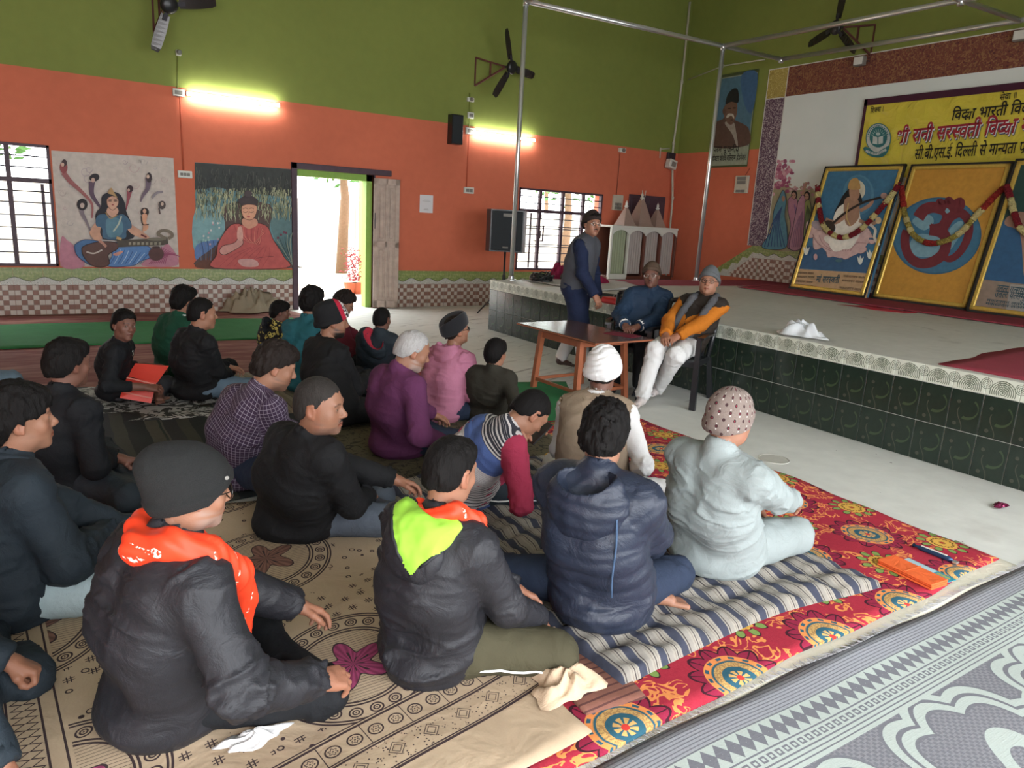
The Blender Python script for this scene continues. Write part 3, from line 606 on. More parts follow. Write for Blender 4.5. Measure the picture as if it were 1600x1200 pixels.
# ---- flower garlands across the pictures ----
def flower(name,c1,c2):
    m=MT(name,.8); v=m.voro(60); m.col(m.mix(v,c1,c2)); m.bump(m.voro(90),.02,1); return m.m
FR,FY,FG=flower('red_petals',(.30,.012,.02),(.10,.005,.012)),flower('cream_petals',(.72,.62,.25),(.5,.42,.2)),flower('mixed_petals',(.12,.09,.02),(.5,.4,.08)); FB=flower('bright_red_petals',(.42,.03,.02),(.2,.01,.01))
def garland(label,pts,planeP,planeN,seq,seed):
    f=pp(planeP+planeN*.05,planeN); P=[f(*p) for p in catm(pts,12)]; t=thing('flower_garland',label,'garland',tuple(P[0]),0,None); rg=random.Random(seed)
    # resample
    L=[0]; 
    for a,b_ in zip(P,P[1:]): L.append(L[-1]+(b_-a).length)
    n=len(seq); 
    def at(s):
        for i in range(len(L)-1):
            if L[i+1]>=s: k=(s-L[i])/(L[i+1]-L[i]+1e-9); return P[i].lerp(P[i+1],k)
        return P[-1]
    for i,ch in enumerate(seq):
        a,c=L[-1]*i/n,L[-1]*(i+1)/n; q=[at(a+(c-a)*k/4)-P[0] for k in range(5)]; r=.04 if ch!='g' else .036
        b=MB(); b.tube(q,[r*(.9+.22*rg.random()) for _ in q],9)
        for k in range(10): d=Vector((rg.uniform(-1,1),rg.uniform(-1,1),rg.uniform(-1,1))).normalized()*r*.9; b.sphere(q[rg.randrange(5)]+d,.013,6,4)
        b.obj('flower_bunch',{'r':FR,'y':FY,'g':FG,'b':FB}[ch],t,smooth=True)
    return t
garland('red and cream flower garland draped over the veena goddess painting',[(1278,293),(1280,320),(1287,352),(1304,368),(1322,371),(1344,360),(1368,336),(1390,310),(1405,290)],Vector((10.2,0,SH)),N,'ryryrrryyryryrryryrryyr',1)
garland('red, yellow and dark flower garland draped over the Om painting',[(1409,292),(1412,318),(1416,340),(1427,366),(1447,379),(1470,379),(1500,365),(1528,335),(1550,312),(1570,293)],Vector((10.33,0,SH)),N,'bbbbggygygggbbgggyygyybbbb',2)
garland('red and cream flower garland hanging on the rightmost picture',[(1573,290),(1580,312),(1587,338),(1600,362),(1640,372),(1700,340)],Vector((10.19,0,SH)),N,'rryyrryyrryyrr',3)
# ---- mural of sari-clad women beside the frame ----
A=Art((XM-.008,0,0),(-1,0,0),1120,240,3.3333)
A.poly([(240,480),(262,280),(300,150),(420,190),(500,180),(530,300),(470,492)],(150,142,108))
for i in range(90): x,y=290+R.gauss(40,34),110+R.gauss(0,44); A.st=.00002; A.ell(max(292,x),max(40,y),R.uniform(6,13),R.uniform(6,13),R.choice([(176,96,122),(190,120,140),(150,70,104),(200,150,160)]),n=8)
for i in range(40): A.ell(R.uniform(380,500),R.uniform(150,230),R.uniform(5,12),R.uniform(5,10),R.choice([(190,150,150),(170,120,130),(150,140,110)]),n=8)
A.st=.0005
def lady(pts,c,c2,hd,fc=(176,130,110)):
    A.out(pts,(50,46,60),c,3); xs=[p[0] for p in pts]; x0,x1=min(xs),max(xs); ys=[p[1] for p in pts]
    for i in range(7): A.line([(hd[0],hd[1]+50),((x0+x1)/2-10+i*6,(hd[1]+max(ys))/2),(x0+12+(x1-x0-24)*i/6,max(ys)-6)],4,c2)
    if hd[2]: A.ell(hd[0],hd[1],16,24,(34,26,28)); A.ell(hd[0]-2,hd[1]+4,11,17,fc); A.ell(hd[0]+4,hd[1]+4,3,2,(30,20,20)); A.ell(hd[0]-7,hd[1]+4,3,2,(30,20,20))
lady([(372,240),(392,222),(420,240),(430,330),(470,420),(470,492),(370,492),(385,380),(372,300)],(168,112,134),(130,90,140),(405,215,1))
A.line([(440,250),(452,200),(470,150)],13,(176,130,110)); lady([(425,250),(450,215),(470,260),(460,370),(440,492),(380,492),(400,380)],(176,124,146),(140,98,130),(450,250,0))
lady([(462,250),(485,240),(495,300),(488,380),(455,460),(460,330)],(140,152,84),(80,100,60),(474,220,1))
lady([(330,225),(350,190),(366,240),(358,320),(370,400),(360,492),(240,488),(290,400),(300,300)],(74,128,148),(44,70,120),(345,225,0))
A.ell(352,235,9,15,(160,115,95)); A.obj('women_mural',wf)
# ---- frame of silver poles ----
M_SIL=plain('silver_pipe',(.62,.64,.64),.3,.85,.5,.06,3)
t=thing('pipe_frame','silver steel pipe frame standing on the stage with overhead bars','frame',(5.75,8.8,SH)); o0=Vector(t.location)
ZT=4.45; p1b,p1t=Vector((5.7,8.8,SH)),onZ(822,2,ZT); p2t=onZ(1130,72,ZT); p2b=onZ(1091,440,SH+.0); p2b=Vector((p2t.x+.08,p2t.y+.1,SH)); far=onZ(1228,91,ZT); nr=onZ(1502,0,ZT); p1b=Vector((p1t.x,p1t.y,SH))
def pipe(name,P,r=.034): b=MB(); b.tube([q-o0 for q in P],r,12); return b.obj(name,M_SIL,t,smooth=True)
for a,c in ((p1b,p1t),(p2b,p2t)): 
    q=pipe('post',[a,c]); MB().lathe([(.075,0),(.075,.012),(.042,.02),(.042,.06)],16,Matrix.Translation(a-o0)).obj('base_plate',M_SIL,t)
e=(p2t-p1t).normalized(); ey=(nr-p2t).normalized(); far=p2t+e*(far-p2t).length
pipe('crossbar',[p1t,far]); pipe('crossbar',[p2t,p2t+ey*7.5]); pipe('crossbar',[far,far+ey*7.5]); nr=p2t+ey*(nr-p2t).length; pipe('crossbar',[nr-e*3.7,nr+e*(far-p2t).length]); pipe('crossbar',[p1t,p1t+ey*7.5])
for q in (p1t,p2t,far,nr): MB().tube([q-o0-Vector((0,0,.06)),q-o0+Vector((0,0,.03))],.042,12).obj('pipe_joint',M_SIL,t,smooth=True)
p3=nr-e*3.7; pipe('post',[Vector((p3.x,p3.y,SH)),p3]) if False else None
# ---- tube lights ----
M_LED=MT('tube_glow').emit((1,1,.92),14).m; M_WP=plain('white_plastic',(.6,.6,.55),.4,var=.05); M_BP=plain('black_plastic',(.012,.013,.014),.35,var=.3,spec=.5)
M_CREAM=plain('cream_plastic',(.5,.47,.38),.45)
def tube(xa,za,xb,label):
    t=thing('tube_light',label,'light',(xa,YW,za)); w=xb-xa
    MB().box((0,-.035,-.02),(w,0,.025),bev=.004).obj('batten',M_WP,t)
    MB().tube([(.03,-.05,-.008),(w-.03,-.05,-.008)],.017,12).obj('glowing_tube',M_LED,t,smooth=True)
    for x in (.0,w-.03): MB().box((x,-.07,-.03),(x+.03,-.0,.02),bev=.004).obj('end_cap',M_WP,t)
    l=bpy.data.lights.new('tube_lamp','AREA'); l.shape='RECTANGLE'; l.size=w; l.size_y=.05; l.energy=26; l.color=(1,1,.93); lo=link('tube_lamp',l,t); lo.location=(w/2,-.08,-.01); lo.rotation_euler=(PI/2,0,0)
    l=bpy.data.lights.new('tube_wash','AREA'); l.shape='RECTANGLE'; l.size=w; l.size_y=.04; l.energy=4; l.color=(1,1,.93); lo=link('tube_wash',l,t); lo.location=(w/2,-.075,-.008); lo.rotation_euler=(-PI/2-.0,0,0)
tube(1.86,3.04,3.13,'glowing white tube light left of the door, above the monk mural'); tube(6.42,3.01,7.72,'glowing white tube light above the loudspeaker, behind the pole')
def wallbox(name,label,cat,px0,px1,mat,d=.04,plane='Y',det=None,group=None):
    a=onY(*px0,YW) if plane=='Y' else onX(*px0,XF); c=onY(*px1,YW) if plane=='Y' else onX(*px1,XF)
    t=thing(name,label,cat,tuple(a),0,group); q=c-a
    if plane=='Y': lo,hi=(0,-d,q.z),(q.x,0,0)
    else: lo,hi=(-d,q.y,q.z),(0,0,0)
    lo2=tuple(min(x,y) for x,y in zip(lo,hi)); hi2=tuple(max(x,y) for x,y in zip(lo,hi))
    MB().box(lo2,hi2,bev=.006).obj('casing',mat,t); return t,lo2,hi2
M_GR=plain('grey_switch',(.2,.19,.17),.5)
def switches(t,lo,hi,rows,cols,z0,z1,plane='Y'):
    for i in range(rows):
        for j in range(cols):
            za=hi[2]-(hi[2]-lo[2])*(z0+(z1-z0)*(i+1)/rows)+.004; zb=hi[2]-(hi[2]-lo[2])*(z0+(z1-z0)*i/rows)-.004
            if plane=='Y': w=hi[0]-lo[0]; xa,xb=lo[0]+w*(.15+.7*j/cols)+.003,lo[0]+w*(.15+.7*(j+1)/cols)-.003; MB().box((xa,lo[1]-.008,za),(xb,lo[1],zb),bev=.003).obj('switch',M_GR,t)
            else: w=hi[1]-lo[1]; ya,yb_=lo[1]+w*(.15+.7*j/cols)+.003,lo[1]+w*(.15+.7*(j+1)/cols)-.003; MB().box((lo[0]-.008,ya,za),(lo[0],yb_,zb),bev=.003).obj('switch',M_GR,t)
t,a,c=wallbox('junction_box','white junction box at the left end of the tube light near the monk mural','junction box',(269,138),(288,152),M_WP); switches(t,a,c,1,1,.2,.8)
t,a,c=wallbox('junction_box','white junction box at the left end of the tube light beside the black wall speaker','junction box',(727,199),(741,211),M_WP); switches(t,a,c,1,1,.2,.8)
t,a,c=wallbox('junction_box','small white box above the tube light near the second fan','junction box',(730,175),(739,186),M_WP); switches(t,a,c,1,1,.2,.8)
t,a,c=wallbox('socket','white switch plate between the goddess mural and the monk mural','switch plate',(277,266),(300,279),M_WP); switches(t,a,c,1,3,.25,.75)
t,a,c=wallbox('socket','white switch plate on the orange wall right of the blank notice','switch plate',(724,292),(739,303),M_WP); switches(t,a,c,1,2,.2,.8)
t,a,c=wallbox('switchboard','tall cream switchboard between the right window and the shrine cabinet','switchboard',(957,304),(970,329),M_CREAM,.05); switches(t,a,c,2,3,.5,.95)
t,a,c=wallbox('switchboard','tall white switchboard below the portrait on the orange front wall','switchboard',(1152,275),(1169,302),M_CREAM,.05,'X'); switches(t,a,c,1,2,.8,.97,'X'); switches(t,a,c,2,1,.05,.5,'X')
t,a,c=wallbox('lamp_holder','white bulb holder at the paint line left of the room corner','lamp holder',(966,231),(975,239),M_WP,.06); MB().lathe([(.03,0),(.035,.03),(.02,.06)],12,frame(((a[0]+c[0])/2,a[1],(a[2]+c[2])/2),(1,0,0),(0,0,1),(0,-1,0))).obj('socket_ring',M_GR,t)
t,a,c=wallbox('lamp_holder','white bulb holder below the leftmost fan','lamp holder',(274,78),(283,88),M_WP,.05); MB().lathe([(.03,0),(.035,.03),(.02,.06)],12,frame(((a[0]+c[0])/2,a[1],(a[2]+c[2])/2),(1,0,0),(0,0,1),(0,-1,0))).obj('socket_ring',M_GR,t)
t,a,c=wallbox('lamp_holder','white bulb holder between the second fan and a small box','lamp holder',(729,152),(739,160),M_WP,.05); MB().lathe([(.03,0),(.035,.03),(.02,.06)],12,frame(((a[0]+c[0])/2,a[1],(a[2]+c[2])/2),(1,0,0),(0,0,1),(0,-1,0))).obj('socket_ring',M_GR,t)
t,a,c=wallbox('notice','white paper notice taped to the orange wall right of the door','notice',(656,304),(676,333),plain('paper',(.66,.64,.66),.8,var=.03),.004)
w_=c[0]-a[0]; h_=c[2]-a[2]
for i,(x0,x1,z) in enumerate(((.3,.7,.28),(.2,.8,.34),(.35,.65,.78),(.3,.7,.83))): MB().box((a[0]+w_*x0,a[1]-.001,c[2]-h_*z-.003),(a[0]+w_*x1,a[1],c[2]-h_*z+.001)).obj('printed_line',M_GR,t)
t,a,c=wallbox('wall_speaker','narrow black speaker high on the wall at the green and orange paint line','speaker',(700,179),(716,227),M_BP,.16)
MB().box((a[0]+.01,a[1]-.012,a[2]+.015),(c[0]-.01,a[1],c[2]-.015),bev=.008).obj('grille',plain('dark_grille',(.02,.025,.03),.6,bump=.004,bs=300),t); MB().box((a[0]+.02,0,-.2),(a[0]+.06,.0,-.1)).obj('bracket',M_GR,t)
def flood(px,label):
    p=onX(*px,XF-.1); t=thing('floodlight',label,'floodlight',tuple(p)); MB().box((-.07,-.09,-.07),(.02,.09,.07),bev=.01).obj('housing',M_GR,t); MB().box((-.08,-.075,-.055),(-.07,.075,.055),bev=.003).obj('lens',M_WP,t); MB().tube([(.02,-.1,0),(.1,-.1,.0),(.1,.1,0),(.02,.1,0)],.008,6).obj('bracket',M_IRON,t)
flood((1345,96),'small white floodlight on the maroon band above the banner'); flood((1597,56),'small white floodlight at the right edge on the maroon band')
p=onY(1042,243,YW); t=thing('floodlight','small white floodlight on a dark bracket in the room corner','floodlight',tuple(p)); MB().box((-.05,-.2,-.26),(.16,-.06,-.08),bev=.012,M=Matrix.Rotation(.2,4,'Y')).obj('housing',M_WP,t); MB().box((-.02,-.06,-.1),(.2,0,.06),bev=.01).obj('mount',M_IRON,t); MB().box((-.0,-.21,-.22),(.12,-.2,-.12),bev=.004,M=Matrix.Rotation(.2,4,'Y')).obj('lens',M_GR,t)
def conduit(label,P,r=.012,mat=None):
    t=thing('conduit',label,'conduit',tuple(P[0])); MB().tube([Vector(q)-Vector(P[0]) for q in P],r,8).obj('pipe',mat or M_CREAM,t,smooth=True)
    for q in P[1:-1]: MB().tube([Vector(q)-Vector(P[0])-Vector((0,0,.03)),Vector(q)-Vector(P[0])+Vector((0,0,.03))],r*1.35,8).obj('elbow',mat or M_CREAM,t,smooth=True)
    return t
yy=YW-.03
conduit('cream conduit running down the room corner beside the shrine cabinet',[(11.28,yy,6.0),(11.28,yy,4.5),(11.22,yy,3.3),(11.22,yy,3.05),(11.25,yy-.1,2.2),(11.2,yy-.2,.1)],.022)
conduit('short cream conduit bending down beside the corner floodlight',[onY(1046,232,yy),onY(1032,233,yy),onY(1031,247,yy)],.014)
conduit('thin cream conduit across the green front wall above the portrait',[Vector((XF-.02,11.35,4.55)),onX(1130,103,XF-.02),onX(1195,93,XF-.02)],.012)
M_OR=plain('painted_orange_conduit',(.5,.1,.05)); M_OL=plain('painted_green_conduit',(.14,.17,.03))
conduit('orange painted conduit dropping from the first tube light to a switch plate',[onY(281,152,yy),onY(287,266,yy)],.01,M_OR)
conduit('orange painted conduit dropping from the second tube light to a switch plate',[onY(733,211,yy),onY(729,292,yy)],.01,M_OR)
conduit('thin dark conduit above the cream switchboard by the right window',[onY(969,239,yy),onY(963,304,yy)],.005,plain('dark_cable',(.1,.03,.02)))
conduit('thin dark conduit between the bulb holder and box under the leftmost fan',[onY(277,88,yy),onY(277,138,yy)],.007,M_OL)
conduit('thin dark conduit linking the small boxes below the second fan',[onY(734,145,yy),onY(733,199,yy)],.007,M_OL)
conduit('thin dark wire on the front wall above the tall switchboard',[onX(1172,262,XF-.01),onX(1164,275,XF-.01)],.004,plain('dark_cable',(.1,.03,.02)))
# ---- wall fans on brackets ----
def fan(label,hub,wallpt,axis,roll,tilt=.5):
    t=thing('wall_fan',label,'fan',tuple(hub)); H=Vector(hub); W_=Vector(wallpt)
    ax=Vector(axis).normalized(); u=ax.cross(Vector((0,0,1))).normalized(); v=ax.cross(u); 
    M=Matrix(((u.x,v.x,ax.x,0),(u.y,v.y,ax.y,0),(u.z,v.z,ax.z,0),(0,0,0,1)))
    MB().lathe([(0,-.05),(.06,-.048),(.1,-.03),(.112,0),(.1,.03),(.07,.05),(.03,.055),(0,.055)],24,M).obj('motor',M_BP,t,smooth=True)
    MB().tube([ax*.05,ax*.16],.02,10).obj('stem',M_IRON,t)
    for k in range(3):
        a=roll+k*TAU/3; Mk=M@Matrix.Rotation(a,4,'Z'); b=MB(); n=9; L=[]
        for i in range(n+1):
            x=.13+.47*i/n; w=.055+.012*sin(PI*i/n) if i<n else .04; tz=.02*(1-i/n); L+=[Vector((x,-w,-.012+tz)),Vector((x,w,.012)),Vector((x,w,.016)),Vector((x,-w,-.008+tz))]
        fs=[]
        for i in range(n):
            for q in range(4): fs.append((i*4+q,i*4+(q+1)%4,(i+1)*4+(q+1)%4,(i+1)*4+q))
        fs+= [(0,3,2,1),(n*4,n*4+1,n*4+2,n*4+3)]; b.add([Mk@x for x in L],fs); bl=b.obj('blade',M_FANB,t)
        b=MB(); b.box((.08,-.025,-.012),(.2,.025,-.004),M=Mk); b.obj('blade_arm',M_IRON,t)
    w=W_-H; a0=ax*.14; top=w+Vector((0,0,.12)); bot=w+Vector((0,0,-.33))
    for P in ([a0,top],[a0,bot],[top,bot],[a0.lerp(top,.5),a0.lerp(bot,.5)]): MB().tube(P,.018,4).obj('bracket_bar',M_BRK,t)
    return t
M_FANB=plain('fan_blade_enamel',(.035,.028,.026),.22,.3,.6); M_BRK=plain('rusty_bracket',(.10,.03,.025),.6)
fan('black fan on a wall bracket cut by the top edge, leftmost of the three',(1.62,10.9,4.02),(1.5,YW,4.1),(-.15,1,.25),-.25)
fan('black fan on a rust-red bracket in front of the green wall, beside the tall pole',(6.84,10.9,4.05),(6.45,YW,4.1),(-.3,1,.15),2.15)
fan('black fan on a bracket above the stage mural, behind the pipe frame',(10.85,7.72,4.82),(XF,7.4,4.78),(1,-.2,.15),.8)
# ---- loudspeaker on its stand ----
YS=10.2
t=thing('speaker_stand','thin black stand under the large loudspeaker behind the stage','stand',(6.45,YS,0))
MB().tube([(0,0,.15),(0,0,1.06)],.018,12).obj('pole',M_BP,t,smooth=True); MB().tube([(0,0,.55),(0,0,.68)],.03,12).obj('collar',M_BP,t)
for k in range(3): a=k*TAU/3+.4; MB().tube([(0,0,.5),(.42*cos(a),.42*sin(a),.01)],.012,8).obj('leg',M_BP,t); MB().tube([(0,0,.2),(.26*cos(a),.26*sin(a),.19)],.008,6).obj('brace',M_BP,t)
t=thing('loudspeaker','large black loudspeaker on a stand left of the right-hand window','speaker',(6.45,YS,1.06),-.5)
b=MB(); b.prism([(-.27,-.17),(.27,-.17),(.33,.0),(.22,.3),(-.22,.3),(-.33,0)],0,.67); b.obj('cabinet',M_BP,t)
MB().box((-.25,-.19,.02),(.25,-.168,.65),bev=.01).obj('grille',plain('dark_grille',(.02,.025,.03),.6,bump=.004,bs=300),t); MB().box((-.07,-.194,.56),(.08,-.189,.61),bev=.002).obj('badge',M_GR,t); MB().box((-.06,-.194,.06),(.03,-.189,.085),bev=.002).obj('name_strip',M_GR,t)
MB().lathe([(.03,0),(.03,.05)],12,Matrix.Translation((0,0,-.0))).obj('pole_cup',M_IRON,t)
# ---- shrine cabinet ----
YC=10.7; Z=1.56; X0,X1=9.15,10.85
t=thing('shrine_cabinet','white and wooden shrine cabinet with curtained arches and three temple spires','cabinet',(X0,YC,0))
W=X1-X0; M_CUR=cloth('pale_curtain',(.36,.31,.29)); M_CG=cloth('green_curtain',(.30,.33,.22)); M_BR=plain('brown_laminate',(.13,.045,.03),.4); M_SPI=plain('spire_paint',(.33,.23,.19),.6)
MB().box((0,.02,0),(W,.55,.62),bev=.006).obj('base_cabinet',M_BR,t); MB().box((0,.5,.62),(W,.54,Z)).obj('back_panel',M_BR,t)
MB().box((-.02,-.02,Z-.02),(W+.02,.56,Z+.02),bev=.006).obj('top_board',M_WP,t)
for i in range(4):
    xa,xb=W*i/4,W*(i+1)/4; 
    b=MB(); P=[(xa,Z-.02),(xb,Z-.02),(xb,Z-.16)]+[(xb-(xb-xa)*k/12,Z-.16+.1*sin(PI*k/12)**.7) for k in range(1,12)]+[(xa,Z-.16)]; b.prism(P,0,.02,frame((0,0,0),(1,0,0),(0,0,1),(0,-1,0))); b.obj('arch_valance',M_WP,t)
    b=MB(); n=22
    for k in range(n+1):
        x=xa+.03+(xb-xa-.06)*k/n; 
        for z in (.66,Z-.03): b.v.append((x,.06+.012*sin(k*1.7),z)); b.c.append((1,1,1))
    for k in range(n): b.f.append((2*k,2*k+2,2*k+3,2*k+1)); b.mi.append(0)
    b.obj('curtain',M_CG if i==0 else M_CUR,t,smooth=True)
    MB().box((xa-.02,-.01,.6),(xa+.02,.05,Z-.02),bev=.004).obj('stile',M_WP if i<2 else M_BR,t)
MB().box((W-.02,-.01,.6),(W+.02,.05,Z-.02),bev=.004).obj('stile',M_BR,t); MB().box((-.01,-.015,.56),(W*.25,.05,.66),bev=.004).obj('white_rail',M_WP,t)
for i in range(3):
    xa=W*.27+i*W*.24; d=MB().box((xa,-.0,.42),(xa+W*.22,.03,.56),bev=.006).obj('drawer',plain('dark_drawer',(.03,.022,.025),.35),t); MB().box((xa+.12,-.015,.48),(xa+.22,0,.5),bev=.004).obj('handle',M_SIL,d)
MB().box((W*.26,-.02,.33),(W,.02,.39),bev=.004).obj('shelf_edge',M_WP,t)
for x,h,w,y in ((W*.33,.34,.18,.3),(W*.57,.52,.23,.32),(W*.82,.34,.17,.3)):
    b=MB(); b.lathe([(w*1.25,0),(w*1.02,.06),(w*.75,h*.45),(w*.42,h*.8),(w*.2,h),(0,h+.01)],4,Matrix.Translation((x,y,Z+.02))@Matrix.Rotation(PI/4,4,'Z')); s=b.obj('spire',M_SPI,t)
    MB().lathe([(.02,0),(.045,.03),(.02,.06),(.03,.08),(.005,.14)],12,Matrix.Translation((x,y,Z+.02+h))).obj('finial',M_WP,s,smooth=True)
for s in (-.03,.03): MB().tube([(W*.57+s,.3,Z+.4),(W*.57+s*1.5,.28,Z+.72)],.008,6).obj('flag_rod',M_CREAM,t)
# ---- carpets and cloths on the stage ----
def drape(name,label,cat,corners,z,mat,n=(30,12),wav=.004,seed=1,group=None,thick=.006,edge=.01,uvs=None):
    """a thin woven sheet lying on a surface: corners in order, ruffled edges; UV in metres"""
    rg=np.random.RandomState(seed); P=[Vector((c[0],c[1],0)) for c in corners]; nu,nv=n
    lu=(P[1]-P[0]).length; lv=(P[3]-P[0]).length; b=MB(); uv=[]; ph=rg.rand(12)*6
    for i in range(nu+1):
        for j in range(nv+1):
            u,v=i/nu,j/nv; p=(P[0]*(1-u)+P[1]*u)*(1-v)+(P[3]*(1-u)+P[2]*u)*v
            eu=edge*(sin(v*lv*5+ph[0])+sin(v*lv*11+ph[1])*.5); ev=edge*(sin(u*lu*4+ph[2])+sin(u*lu*9.3+ph[3])*.6)
            if i in (0,nu): p=p+(P[1]-P[0]).normalized()*eu
            if j in (0,nv): p=p+(P[3]-P[0]).normalized()*ev
            h=wav*(.5+.5*sin(u*lu*6+v*lv*3+ph[4]))*(.5+.5*sin(v*lv*7-u*lu*2+ph[5])); b.v.append((p.x,p.y,z+thick+h)); b.c.append((1,1,1)); uv.append((u*lu,v*lv))
    for i in range(nu):
        for j in range(nv): q=i*(nv+1)+j; b.f.append((q,q+nv+1,q+nv+2,q+1)); b.mi.append(0)
    # skirt down to the floor
    ring=[i*(nv+1) for i in range(nu+1)]+[nu*(nv+1)+j for j in range(1,nv+1)]+[i*(nv+1)+nv for i in range(nu-1,-1,-1)]+[j for j in range(nv-1,0,-1)]
    k=len(b.v)
    for r in ring: v=b.v[r]; b.v.append((v[0],v[1],z+.0005)); b.c.append((1,1,1)); uv.append(uv[r])
    m=len(ring)
    for i in range(m): b.f.append((ring[i],k+i,k+(i+1)%m,ring[(i+1)%m])); b.mi.append(0)
    me=b.mesh(name,mat,True)
    # make normals face up
    if me.polygons[0].normal.z<0: me.flip_normals()
    l=me.uv_layers.new(name='UVMap'); li=np.empty(len(me.loops),np.int32); me.loops.foreach_get('vertex_index',li); l.data.foreach_set('uv',np.array(uv,np.float32)[li].ravel())
    o=link(name,me); tag(o,label,cat,group); return o
M_RC=cloth('red_felt',(.235,.035,.05),.95,.15,.003)
drape('red_carpet','dull red carpet strip along the far edge of the stage','carpet',[(6.1,8.9),(11.3,8.9),(11.3,7.9),(6.8,8.1)],SH,M_RC,(40,8))
drape('red_carpet','dull red carpet strip along the back of the stage under the framed pictures','carpet',[(11.3,8.1),(9.3,7.75),(9.1,1.6),(11.3,1.6)],SH+.008,M_RC,(12,40))
drape('red_carpet','dull red carpet corner on the stage at the right edge of the picture','carpet',[(5.5,2.66),(7.4,2.86),(7.6,1.0),(5.62,1.0)],SH,M_RC,(14,14),edge=.02)
drape('cloth_sheet','pale crumpled sheet at the far left end of the stage top','cloth',[(5.9,8.8),(7.6,8.75),(7.3,7.6),(6.0,7.4)],SH+.01,cloth('grey_white_cloth',(.42,.40,.38)),(20,16),.02,4)
